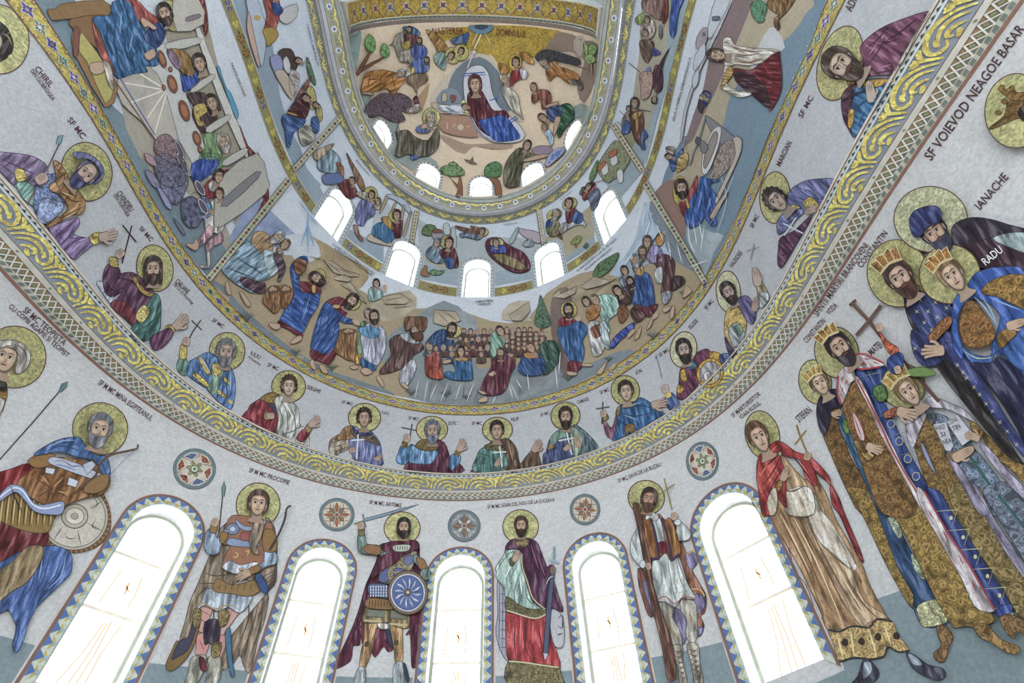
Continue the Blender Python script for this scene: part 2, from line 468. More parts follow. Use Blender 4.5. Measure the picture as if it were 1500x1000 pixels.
# walls --------------------------------------------------------------------
PW = PHS
V, Fc = holed(S['lower'], PW, [0, .15, .3, .4, .5, .6, .7, .8, .9, 1], [w.loop(0, bot=0) for w in lowW])
wall_lower = struct('wall_lower', V, Fc, M_wall)
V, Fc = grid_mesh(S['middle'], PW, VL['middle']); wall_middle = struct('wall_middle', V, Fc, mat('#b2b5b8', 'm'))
V, Fc = grid_mesh(S['upper'], PW, VL['upper']); wall_upper = struct('wall_upper', V, Fc, mat('#c3cad3', 'm'))
upWh = [w.loop(0, bot=0) for w in upW]
V, Fc = holed(S['top'], PW, VL['top'], upWh); wall_top = struct('wall_top', V, Fc, mat('#c3ccd8', 'm'))
ps = list(np.linspace(-CR, CR, 121))
V, Fc = holed(CONCH, ps, list(np.linspace(0, 1, 41)), [w.loop(0, bot=0) for w in coW])
ceiling_conch = struct('ceiling', V, Fc, mat('#dcc8ac', 'm'), smooth=False)
# small flat ledges that close the steps between the tiers
def ledge(name, la, lb, m=M_white):
    V = [la(p) for p in PW]+[lb(p) for p in PW]; n = len(PW)
    return struct(name, V, [(i, i+1, n+i+1, n+i) for i in range(n-1)], m)
ledge('trim_9', level('A5', hA5), level('A5', hBW))
# outer skin behind the upper windows' foot and behind everything (keeps daylight to the openings)
t = empty('trim_1', S['list'].at(0, .5), kind='structure')    # great cornice
t.name = 'trim_1'
def strip_obj(name, key, m, parent, off=0., vs=(0, 1), n=257):
    V, Fc = grid_mesh(S[key], list(np.linspace(PH0, PH1, n)), list(vs), off)
    return mesh_obj(name, V, Fc, m, parent=parent)
G1 = '#b7a23c'
CT = empty('trim_2', S['scroll'].at(0, .5), kind='structure')
bpy.data.objects.remove(t); WPOS.pop('trim_1', None)
def frame_at(sf, a, v, off):
    p = sf.am(a, v, off); t = (sf.am(a+.02, v, off)-sf.am(a-.02, v, off)).normalized()
    up = sf.am(a, min(1, v+.1), off)-sf.am(a, max(0, v-.1), off); up = (up-t*up.dot(t)).normalized()
    nrm = t.cross(up)
    return p, t, up, nrm
def ribbons(sf, lines, off):
    """thin flat bands in strip coordinates (a metres, v); width in metres"""
    V = []; Fc = []
    for pts, wd in lines:
        m_v = pm(sf, 0, .5)[1]; o = len(V); n = len(pts)
        for i, (a, v) in enumerate(pts):
            a0, v0 = pts[max(0, i-1)]; a1, v1 = pts[min(n-1, i+1)]
            dx, dy = a1-a0, (v1-v0)*m_v; l = math.hypot(dx, dy) or 1; nx, ny = -dy/l, dx/l
            ww = wd*(1-.6*abs(2*i/(n-1)-1)**2) if n > 3 else wd
            V.append(sf.am(a+nx*ww/2, v+ny*ww/2/m_v, off)); V.append(sf.am(a-nx*ww/2, v-ny*ww/2/m_v, off))
        Fc += [(o+2*i, o+2*i+1, o+2*i+3, o+2*i+2) for i in range(n-1)]
    return V, Fc
def polys_on(sf, pl, off):
    V = []; Fc = []
    for poly in pl:
        o = len(V); V += [sf.am(a, v, off) for a, v in poly]; Fc.append(tuple(range(o, o+len(poly))))
    return V, Fc
def smooth_pts(P, n=6, closed=False):
    P = [np.array(p, float) for p in P]; out = []; N = len(P)
    rng = range(N) if closed else range(N-1)
    for i in rng:
        p0 = P[(i-1) % N] if closed or i > 0 else P[0]; p1 = P[i]; p2 = P[(i+1) % N]
        p3 = P[(i+2) % N] if closed or i+2 < N else P[-1]
        for k in range(n):
            t = k/n; out.append(tuple(.5*((2*p1)+(-p0+p2)*t+(2*p0-5*p1+4*p2-p3)*t*t+(-p0+3*p1-3*p2+p3)*t**3)))
    if not closed: out.append(tuple(P[-1]))
    return out
AMAX = 13.5
# great cornice: fillet, rope, lattice, list, scroll, crenellation
cornice = empty('trim_1', S['list'].at(0, .5), kind='structure')
strip_obj('fillet_back', 'fillet', M_white, cornice, 0)
strip_obj('fillet', 'fillet', mat('#8a6455', 's'), cornice, .012)
strip_obj('rope_ground', 'rope', mat('#c3c0b2', 's'), cornice)
sf = S['rope']; P = .125
V, Fc = polys_on(sf, [[(a, .15), (a+P*.55, .15), (a+P*.8, .85), (a+P*.25, .85)] for a in np.arange(-AMAX, AMAX, P)], .008)
o = mesh_obj('rope_twist', V, Fc, mat('#6d7d74', 's'), parent=cornice); o['kind'] = 'stuff'
strip_obj('lattice_ground', 'lattice', mat('#9c8058', 's'), cornice)
sf = S['lattice']; P = .118; ln = []; dm = []; tri = []
for a in np.arange(-AMAX, AMAX, P):
    ln += [([(a, 0), (a+P, 1)], .014), ([(a, 1), (a+P, 0)], .014)]
    dm.append([(a, .28), (a+P*.27, .5), (a, .72), (a-P*.27, .5)])
    tri.append([(a+P/2-P*.32, .06), (a+P/2+P*.32, .06), (a+P/2, .38)])
V, Fc = ribbons(sf, ln, .012); o = mesh_obj('lattice', V, Fc, mat('#d9dbd8', 's'), parent=cornice); o['kind'] = 'stuff'
V, Fc = polys_on(sf, dm, .010); o = mesh_obj('lattice_lozenge', V, Fc, mat('#7f8c6c', 's'), parent=cornice); o['kind'] = 'stuff'
V, Fc = polys_on(sf, tri, .006); o = mesh_obj('lattice_triangle', V, Fc, mat('#6d7263', 's'), parent=cornice); o['kind'] = 'stuff'
strip_obj('list', 'list', mat('#cbc9be', 's'), cornice, .0)
strip_obj('list_line', 'list', mat('#6b5a4e', 's'), cornice, .006, vs=(.0, .1))
strip_obj('list_line', 'list', mat('#6b5a4e', 's'), cornice, .006, vs=(.9, 1.))
sf = S['list']
V, Fc = polys_on(sf, [[(a+.022*math.cos(t), .5+.17*math.sin(t)) for t in np.arange(0, 6.28, 1.05)] for a in np.arange(-AMAX, AMAX, .66)], .008)
o = mesh_obj('stud', V, Fc, mat('#7d8771', 's'), parent=cornice); o['kind'] = 'stuff'
strip_obj('scroll_ground', 'scroll', mat('#8b94a4', 's'), CT)
strip_obj('scroll_edge', 'scroll', mat('#c4d2d6', 's'), CT, .02, vs=(.93, 1.))
M_gold = mat('#ecd06a', 'g')
for n in M_gold.node_tree.nodes:
    if n.type == 'BSDF_PRINCIPLED': n.inputs['Metallic'].default_value = .2; n.inputs['Roughness'].default_value = .3
sf = S['scroll']; P = .66
UNIT = [([(0, .1), (.1, .5), (.28, .8), (.5, .9), (.72, .8), (.86, .55), (.84, .3), (.7, .2), (.6, .32)], .05),
        ([(.12, .12), (.22, .45), (.38, .62), (.55, .6), (.64, .48)], .04),
        ([(.28, .1), (.36, .3), (.48, .4), (.56, .33), (.52, .2)], .045),
        ([(.62, .62), (.7, .5), (.72, .4)], .05), ([(.4, .18), (.46, .1), (.55, .08)], .05),
        ([(.9, .08), (.96, .45), (1.02, .75), (1.1, .88)], .045), ([(.8, .88), (.92, .78), (.98, .6)], .05),
        ([(0, .88), (.06, .72), (.16, .84)], .05)]
k = 0
scroll_src = {}
for a in np.arange(-AMAX, AMAX, P):
    s_ = -1 if a+P/2 > .3 else 1
    V = []; Fc = []
    V, Fc = ribbons(sf, [([((a+(x if s_ > 0 else 1-x)*P), y) for x, y in smooth_pts(pts, 3)], wd) for pts, wd in UNIT], .022)
    mesh_obj('gold_scroll', V, Fc, M_gold, parent=CT)
strip_obj('crenel_ground', 'crenel', mat('#cfd2cd', 's'), CT, 0)
sf = S['crenel']; P = .1
pl = []
for a in np.arange(-AMAX, AMAX, P): pl.append([(a, .05), (a+P*.62, .05), (a+P*.62, .2), (a+P*.45, .2), (a+P*.45, .34), (a+P*.17, .34), (a+P*.17, .2), (a, .2)])
V, Fc = polys_on(sf, pl, .01); o = mesh_obj('crenellation', V, Fc, mat('#35413c', 's'), parent=CT); o['kind'] = 'stuff'
strip_obj('brown_line', 'crenel', mat('#7c5f54', 's'), CT, .012, vs=(.52, .7))
strip_obj('cream_line', 'crenel', mat('#cdc4b4', 's'), CT, .02, vs=(.7, 1.0))

# flower band ---------------------------------------------------------------
FB = empty('trim_3', S['flower'].at(0, .5), kind='structure')
strip_obj('backing', 'flower', M_white, FB, 0)
strip_obj('gold_ground', 'flower', mat('#b8a64e', 'g'), FB, .012)
for v0, v1 in ((0, .055), (.945, 1)): strip_obj('brown_line', 'flower', mat('#6f5248', 's'), FB, .02, vs=(v0, v1))
def flat_mesh(name, polys, mats_):
    me = bpy.data.meshes.new(name); V = []; Fc = []; fm = []
    for pts, z, mi in polys:
        o = len(V); V += [(x, y, z) for x, y in pts]; Fc.append(tuple(range(o, o+len(pts)))); fm.append(mi)
    me.from_pydata(V, [], Fc)
    for m in mats_: me.materials.append(m)
    me.polygons.foreach_set('material_index', fm); return me
def petal(l, w, ang, r0=.0):
    c, s_ = math.cos(ang), math.sin(ang)
    return [(c*x-s_*y, s_*x+c*y) for x, y in ((r0, 0), (r0+l*.45, w), (r0+l, 0), (r0+l*.45, -w))]
def flower_mesh(col):
    pl = []
    for i in range(4): pl.append((petal(.1 if i % 2 else .125, .042, i*math.pi/2), 0, 0))
    for i in range(4): pl.append((petal(.075, .026, math.pi/4+i*math.pi/2), 0, 0))
    for i in range(4): pl.append((petal(.072 if i % 2 else .1, .026, i*math.pi/2, .016), .002, 1))
    for i in range(4): pl.append((petal(.045, .013, math.pi/4+i*math.pi/2, .022), .002, 2))
    return flat_mesh('flower', pl, [mat('#dccfd0', 's'), mat(col, 's'), mat('#3d3a44', 's')])
fm_ = [flower_mesh('#4a4596'), flower_mesh('#4f8a68')]
def place(mesh, name, parent, sf, a, v, off, sc=1.0, flip=False):
    p, t, up, nr = frame_at(sf, a, v, off)
    if nr.dot(EYE-p) < 0: nr = -nr; t = -t
    o = bpy.data.objects.new(name, mesh); COL.objects.link(o); o.parent = parent
    m = Matrix((t*sc, up*sc, nr*sc)).transposed().to_4x4(); m.translation = p-base_of(parent)
    o.matrix_local = m; return o
i = 0
for a in np.arange(-AMAX, AMAX, .25):
    place(fm_[i % 2], 'flower', FB, S['flower'], a, .5, .02, 1.05); i += 1
cir = []
for a in np.arange(-AMAX, AMAX, .25):
    for v in (.1, .9): cir.append([(a+.125+.026*math.cos(t), v+.07*math.sin(t)) for t in np.arange(0, 6.28, .9)])
V, Fc = polys_on(S['flower'], cir, .022); o = mesh_obj('bead', V, Fc, mat('#7a4a42', 's'), parent=FB); o['kind'] = 'stuff'
cir = [[((x-a0)*.55+a0, (v-v0)*.55+v0) for x, v in c] for c in cir for a0, v0 in [(sum(q[0] for q in c)/len(c), sum(q[1] for q in c)/len(c))]]
V, Fc = polys_on(S['flower'], cir, .026); o = mesh_obj('bead_centre', V, Fc, mat('#ddd2a8', 's'), parent=FB); o['kind'] = 'stuff'
del cir

# leaf strip ----------------------------------------------------------------
LB = empty('trim_4', S['leaf'].at(0, .5), kind='structure')
bl = [w.loop(.12) for w in upW]
def leafcut(key, m, name, parent, off, vs):
    """strip interrupted by the upper windows, which stand on the ledge"""
    sf = S[key]; ex = sorted((w.pc-(w.hw+.13)/w.a, w.pc+(w.hw+.13)/w.a) for w in upW)
    cur = PH0; segs = []
    for a, b in ex: segs.append((cur, a)); cur = b
    segs.append((cur, PH1))
    for a, b in segs:
        V, Fc = grid_mesh(sf, list(np.linspace(a, b, 30)), list(vs), off); mesh_obj(name, V, Fc, m, parent=parent)
    return segs
LS = [w for w in upW]
leafcut('leaf', mat('#8a8350', 'm'), 'leaf_ground', LB, .005, (0, 1))
leafcut('leaf', mat('#9a9a86', 's'), 'edge_line', LB, .01, (0, .06))
LSEG = leafcut('leaf', mat('#cfc6bb', 's'), 'edge_line', LB, .01, (.94, 1))
def leaf_mesh(c1_, c2_):
    pl = []
    for i in range(5):
        pl.append((petal(.17, .05, math.radians(-70+i*35), .01), 0, 0))
        pl.append((petal(.11, .022, math.radians(-70+i*35), .03), .002, 1))
    pl.append((petal(.12, .04, math.pi, .0), 0, 0))
    return flat_mesh('leaf', pl, [mat(c1_, 's'), mat(c2_, 's')])
lm = [leaf_mesh('#5a3a2c', '#a9803f'), leaf_mesh('#a89a45', '#c9bc5c')]
def quat():
    pl = [(petal(.13, .05, math.pi/4+i*math.pi/2), 0, 0) for i in range(4)]+[(petal(.13, .012, i*math.pi/2), .002, 1) for i in range(4)]
    return flat_mesh('quatrefoil', pl, [mat('#4a4f96', 's'), mat('#c8b04a', 's')])
qm = quat()
i = 0
for a in np.arange(-AMAX, AMAX, .3):
    pp = S['leaf'].ph(a)
    if not any(x+.03 < pp < y-.03 for x, y in LSEG): i += 1; continue
    if i % 7 == 3: place(qm, 'quatrefoil', LB, S['leaf'], a, .5, .012, 1.1)
    else: place(lm[(i//2) % 2], 'leaf', LB, S['leaf'], a, .5, .012, 1.15)
    i += 1

# inner cornice ---------------------------------------------------------------
IC = empty('trim_5', S['inner_flower'].at(0, .5), kind='structure')
strip_obj('scroll_ground', 'inner_scroll', mat('#7d8078', 's'), IC)
sf = S['inner_scroll']; m_v = pm(sf, 0, .5)[1]
V, Fc = polys_on(sf, [[(a+.03*math.cos(t), .1+.05*math.sin(t)) for t in np.arange(0, 6.28, 1.05)] for a in np.arange(-AMAX, AMAX, .085)], .015)
o = mesh_obj('bead', V, Fc, mat('#b8bbb2', 's'), parent=IC); o['kind'] = 'stuff'
for a in np.arange(-AMAX*.9, AMAX*.9, .55):
    L_ = []
    for i in range(5):
        x = (i-2)/2.0; L_.append((smooth_pts([(a+.27+x*.02, .25), (a+.27+x*.13, .6), (a+.27+x*.24, .9-.25*abs(x))], 3), .032))
    L_.append((smooth_pts([(a, .3), (a+.12, .5), (a+.27, .25), (a+.42, .5), (a+.55, .3)], 3), .03))
    V, Fc = ribbons(sf, L_, .02); mesh_obj('gold_scroll', V, Fc, M_gold, parent=IC)
strip_obj('cove', 'inner_cove', mat('#9a9a9c', 's'), IC, 0, vs=(0, .45)); strip_obj('cove', 'inner_cove', mat('#b2b4bb', 's'), IC, 0.03, vs=(.45, 1))
for v0 in (.0, .42, .93): strip_obj('dark_line', 'inner_cove', mat('#5a4a45', 's'), IC, .035, vs=(v0, v0+.06))
strip_obj('flower_ground', 'inner_flower', mat('#9b9983', 's'), IC)
def sm_flower():
    pl = [([(.075*math.cos(t)*(1 if k % 2 else .78), .075*math.sin(t)*(1 if k % 2 else .78)) for k, t in enumerate(np.arange(0, 6.28, math.pi/6))], 0, 0)]
    pl += [(petal(.05, .018, i*math.pi/2, .0), .003, 1) for i in range(4)]
    return flat_mesh('flower', pl, [mat('#d8dde2', 's'), mat('#4d5fa0', 's')])
sfm = sm_flower()
for a in np.arange(-AMAX*.9, AMAX*.9, .55): place(sfm, 'flower', IC, S['inner_flower'], a, .42, .012, 1.25)
sf = S['inner_flower']
V, Fc = polys_on(sf, [[(a+dx+.022*math.cos(t), .42+.07*math.sin(t)) for t in np.arange(0, 6.28, 1.5)] for a in np.arange(-AMAX*.9, AMAX*.9, .55) for dx in (.17, .275, .38)], .012)
o = mesh_obj('bud', V, Fc, mat('#5f6b62', 's'), parent=IC); o['kind'] = 'stuff'
L_ = [(smooth_pts([(a, .74), (a+.14, .86), (a+.275, .7), (a+.41, .86), (a+.55, .74)], 3), .05) for a in np.arange(-AMAX*.9, AMAX*.9, .55)]
V, Fc = ribbons(sf, L_, .015); o = mesh_obj('gold_vine', V, Fc, M_gold, parent=IC); o['kind'] = 'stuff'
strip_obj('lip', 'inner_lip', mat('#a6aaa2', 's'), IC, .0); strip_obj('lip_line', 'inner_lip', mat('#57524c', 's'), IC, .01, vs=(.0, .08)); strip_obj('lip_line', 'inner_lip', mat('#57524c', 's'), IC, .01, vs=(.62, .68))
ledge('trim_8', level('E', hE), level('E', hN))

# arch in front of the conch ----------------------------------------------------
AR = empty('trim_6', SOF.at(0, .5), kind='structure')
pa = list(np.linspace(-CR, CR, 73))
V, Fc = grid_mesh(SOF, pa, [0, .5, 1]); mesh_obj('soffit', V, Fc, mat('#c0a23a', 'g'), parent=AR)
class Lip:
    def at(s, p, v, off=0):
        rx = AW*(1-.018*v); rz = RISE*(1-.018*v)
        return AC+AX*(math.sin(p)*rx)+Vector((0, 0, math.cos(p)*rz))-AN*(.14*v+off)
V, Fc = grid_mesh(Lip(), pa, [0, .5, 1]); mesh_obj('lip', V, Fc, mat('#8d7f78', 's'), parent=AR)
L_ = []
class SofArc:
    def am(s, a, v, off=0): return SOF.at(a/3.4, v, off)
    def at(s, p, v, off=0): return SOF.at(p, v, off)
SA = SofArc()
pl = [[(a, .0), (a+.06, .0), (a+.06, .07), (a, .07)] for a in np.arange(-5.3, 5.3, .16)]
V, Fc = polys_on(SA, [[(a, .02) for a in np.linspace(-5.3, 5.3, 60)]+[(a, .14) for a in np.linspace(5.3, -5.3, 60)]], .004)
V, Fc = grid_mesh(SOF, pa, [.01, .1], .006); mesh_obj('green_line', V, Fc, mat('#6f7b70', 's'), parent=AR)
V, Fc = polys_on(SA, [[(a-.035, .03), (a, .09), (a+.035, .03)] for a in np.arange(-5.2, 5.2, .16)], .012); o = mesh_obj('dentil', V, Fc, mat('#3c4446', 's'), parent=AR); o['kind'] = 'stuff'
V, Fc = grid_mesh(SOF, pa, [.1, .13], .008); mesh_obj('white_line', V, Fc, mat('#d2cfc0', 's'), parent=AR)
V, Fc = grid_mesh(SOF, pa, [.93, 1], .008); mesh_obj('white_line', V, Fc, mat('#d2cfc0', 's'), parent=AR)
def vsof(c, k=1): return c
P = .62
for j, a in enumerate(np.arange(-5.1, 5.1, P)):
    hv = .40
    def rb(lines, off, col, name):
        V = []; Fc = []
        for pts, wd in lines:
            o = len(V); n = len(pts)
            for i, (x, y) in enumerate(pts):
                x0, y0 = pts[max(0, i-1)]; x1, y1 = pts[min(n-1, i+1)]; dx, dy = (x1-x0), (y1-y0)*SOF_D; l = math.hypot(dx, dy) or 1
                V.append(SA.am(x-dy/l*wd/2, y+dx/l*wd/2/SOF_D, off)); V.append(SA.am(x+dy/l*wd/2, y-dx/l*wd/2/SOF_D, off))
            Fc += [(o+2*i, o+2*i+1, o+2*i+3, o+2*i+2) for i in range(n-1)]
        return mesh_obj(name, V, Fc, mat(col, 's'), parent=AR)
    x0, x1, xc = a, a+P, a+P/2
    rb([([(x0, .16), (x1, .92)], .022), ([(x0, .92), (x1, .16)], .022)], .008, '#5b5f9a' if j % 2 else '#8a4438', 'diagonal_band')
    rb([(smooth_pts([(xc, .5), (xc-.2, .62), (xc-.17, .82), (xc, .88), (xc+.17, .82), (xc+.2, .62), (xc, .5)], 3), .014),
        (smooth_pts([(xc, .5), (xc-.2, .38), (xc-.17, .22), (xc, .18), (xc+.17, .22), (xc+.2, .38), (xc, .5)], 3), .014)], .006, '#4e6042', 'tendril')
    for s_, nm, cc, dz in ((1.35, 'lotus_edge', '#ddd9cc', .01), (1, 'lotus', '#4d5a8c', .014)):
        pl = []
        for q in range(8):
            an = q*math.pi/4; l = (.13 if q % 2 else .09)*s_; wd = .03*s_
            pl.append([(xc+x, .53+y/SOF_D) for x, y in petal(l, wd, an)])
        V, Fc = polys_on(SA, pl, dz)
        mesh_obj(nm, V, Fc, [mat(cc, 's'), mat('#9a4a3c', 's')], fm=[(1 if (nm == 'lotus' and q % 4 == 0) else 0) for q in range(8)], parent=AR)
# flanks above the inner cornice, in front of the arch
_e = level('E', hN)
for nm, sg in (('wall_flank_left', -1), ('wall_flank_right', 1)):
    q = [_e(p) for p in PW]; q = [v for v in q if (v-AC).dot(AX)*sg > 0 and (v-AC).dot(AN) < .25]
    V = q+[v+Vector((0, 0, 6)) for v in q]; n = len(q)
    struct(nm, V, [(i, i+1, n+i+1, n+i) for i in range(n-1)], mat('#b4b6b2', 's'))
n = len(pa)
# wall of the arch towards the nave and the vault beyond it
n = len(pa); face = AC-AN*(.14+SOF_D)
V = [SOF.at(p, 1) for p in pa]+[face+AX*((AW+1.6)*math.sin(p))+Vector((0, 0, (RISE+1.3)*math.cos(p))) for p in pa]
struct('wall_arch', V, [(i, i+1, n+i+1, n+i) for i in range(n-1)], mat('#cdd0d2', 's'))
V = []
for k in range(9):
    for p in pa: V.append(face-AN*(k*.9)+AX*((AW+1.6)*math.sin(p))+Vector((0, 0, (RISE+1.3)*math.cos(p))))
struct('ceiling_nave', V, [(k*n+i, k*n+i+1, (k+1)*n+i+1, (k+1)*n+i) for k in range(8) for i in range(n-1)], mat('#c4c8cc', 's'))
# behind the viewer: unseen nave roof and walls, added to dim the interior
def slab(name, q, m=None): struct(name, q, [tuple(range(len(q)))], m or mat('#c4c8cc', 's'))
slab('ceiling_back', [(-15, 1.6, 26), (15, 1.6, 26), (15, -12, 26), (-15, -12, 26)])
slab('wall_back', [(-15, -12, NAVE_Z), (15, -12, NAVE_Z), (15, -12, 26), (-15, -12, 26)])
slab('dimming_wall_left', [(-15, -12, NAVE_Z), (-15, 1.6, NAVE_Z), (-15, 1.6, 26), (-15, -12, 26)])
slab('dimming_wall_right', [(15, -12, NAVE_Z), (15, 1.6, NAVE_Z), (15, 1.6, 26), (15, -12, 26)])
# floor
struct('floor', [(-16, -10, 0), (16, -10, 0), (16, 14, 0), (-16, 14, 0)], [(0, 1, 2, 3)], mat('#b9ad9c', 's'))

# windows -------------------------------------------------------------------------
def teeth(name, W, d0, d1, step, off, parent, col, tri=True, sf=None, wide=.8):
    """small ornament along the window outline between growth d0 and d1"""
    sf = W.sf; A = W.loop(d0, n=26, bot=0); B = W.loop(d1, n=26, bot=0)
    PA = [sf.at(*q, off) for q in A]; d = [0]
    for q, r in zip(PA, PA[1:]): d.append(d[-1]+(q-r).length)
    Aa = np.array(A); Ba = np.array(B); V = []; Fc = []
    def I(M_, s_): return (float(np.interp(s_, d, M_[:, 0])), float(np.interp(s_, d, M_[:, 1])))
    m = max(2, round(d[-1]/step)); st = d[-1]/m
    for i in range(m):
        s0 = st*(i+.5-wide/2); s1 = st*(i+.5+wide/2); sm = st*(i+.5); o = len(V)
        if tri:
            V += [sf.at(*I(Aa, s0), off), sf.at(*I(Aa, s1), off), sf.at(*I(Ba, sm), off)]; Fc.append((o, o+1, o+2))
        else:
            a0, a1, b0, b1 = I(Aa, s0), I(Aa, s1), I(Ba, s0), I(Ba, s1)
            V += [sf.at(*q, off) for q in (a0, a1, b1, b0)]; Fc.append((o, o+1, o+2, o+3))
    o = mesh_obj(name, V, Fc, mat(col, 's'), parent=parent); o['kind'] = 'stuff'; return o
no = 1
for W in lowW:
    root = build_window(no, W, .34, 'low', frame=.05, bars=(.7, .4), splay=.03); no += 1
    L = [W.loop(d, n=22, bot=d*.9) for d in (0, .135, .175, .2)]
    sx = lambda x, f: (W.pc+x*(W.hw-.1)/W.a, W.v0+(W.vT-W.v0)*f)
    for nm, cc, lines in (('stained_figure', '#6c5e4a', [[(-.1, .36), (-.25, .2), (-.55, .03)], [(0, .36), (-.05, .2), (-.2, .02)], [(.1, .37), (.12, .2), (.02, .02)], [(.45, .37), (.3, .22), (.3, .05)], [(-.5, .62), (-.55, .52), (-.62, .43)], [(.3, .62), (.38, .53), (.36, .45)]]),
                          ('stained_cross', '#6a5030', [[(-.1, .56), (.12, .53)], [(-.02, .58), (.03, .51)], [(-.15, .7), (.12, .7)], [(-.2, .395), (-.02, .395)]])):
        V = []; Fc = []
        for ln_ in lines:
            o_ = len(V)
            for q_ in ln_:
                a_ = sx(*q_); V += [out_at(W.sf, a_[0]-.012/W.a, a_[1], .325), out_at(W.sf, a_[0]+.012/W.a, a_[1]+.01/W.b, .325)]
            Fc += [(o_+2*i, o_+2*i+1, o_+2*i+3, o_+2*i+2) for i in range(len(ln_)-1)]
        mesh_obj(nm, V, Fc, tint(cc), parent=root)
    band('mosaic_border', W.sf, L[0], L[1], mat('#c8cfc0', 'm'), .012, root, closed=False)
    band('brown_border', W.sf, L[1], L[2], mat('#7a5f5a', 's'), .022, root)
    band('cream_border', W.sf, L[2], L[3], mat('#c9c0b8', 's'), .012, root)
    teeth('gold_step', W, .068, .0, .17, .017, root, '#b9ac62', wide=.95)
    teeth('blue_tooth', W, .13, .045, .17, .02, root, '#4a6fae', wide=.85)
    teeth('pale_tooth', W, .004, .052, .17, .023, root, '#8fb3d6', wide=.4)
for W in upW:
    root = build_window(no, W, .35, 'up', frame=.05, bars=(), splay=.05); no += 1
    L = [W.loop(d, n=18, bot=0) for d in (0, .1, .125, .15)]
    band('mosaic_border', W.sf, L[0], L[1], mat('#b9c3c2', 'm'), .012, root)
    band('grey_border', W.sf, L[1], L[2], mat('#8a8c92', 's'), .02, root)
    band('cream_border', W.sf, L[2], L[3], mat('#b9b9bd', 's'), .012, root)
    teeth('dark_tooth', W, .075, .02, .17, .02, root, '#47607a', wide=.4)
for W in coW:
    root = build_window(no, W, .3, 'conch', frame=.03, bars=(), splay=.03); no += 1
    L = [W.loop(d, n=18, bot=0) for d in (0, .09, .105)]
    band('mosaic_border', W.sf, L[0], L[1], mat('#d3d6d4', 'm'), .01, root)
    band('brown_border', W.sf, L[1], L[2], mat('#8b8078', 's'), .014, root)
    teeth('blue_tooth', W, .075, .01, .16, .016, root, '#39406e', wide=.5)
# grey ground band along the foot of the lower wall
GB = sorted(param(*q)[1:] for q in ((4, 934), (54, 946), (212, 970), (364, 982), (486, 990), (600, 992), (725, 990), (850, 980), (960, 962), (1065, 938), (1195, 906), (1289, 876), (1319, 865), (1450, 818)))
def ground_band():
    sf = S['lower']; ga = [g[0] for g in GB]; gv = [g[1] for g in GB]
    ed = sorted((w.pc-(w.hw+.19)/w.a, w.pc+(w.hw+.19)/w.a) for w in lowW); cur = PH0
    def put(a, b, top):
        V = []; ps_ = np.linspace(a, b, 16)
        for p in ps_:
            t_ = top if top else float(np.interp(p, ga, gv))
            V += [sf.at(p, .02, .006), sf.at(p, t_*.5, .006), sf.at(p, t_, .006)]
        mesh_obj('painted_ground', V, [(3*i+j, 3*i+3+j, 3*i+4+j, 3*i+1+j) for i in range(15) for j in (0, 1)], M_grey, parent=wall_lower)
    for a, b in ed:
        if a > cur: put(cur, a, None)
        cur = b; put(a, b, v_sill-.2/HT)
    put(cur, PH1, None)
ground_band()
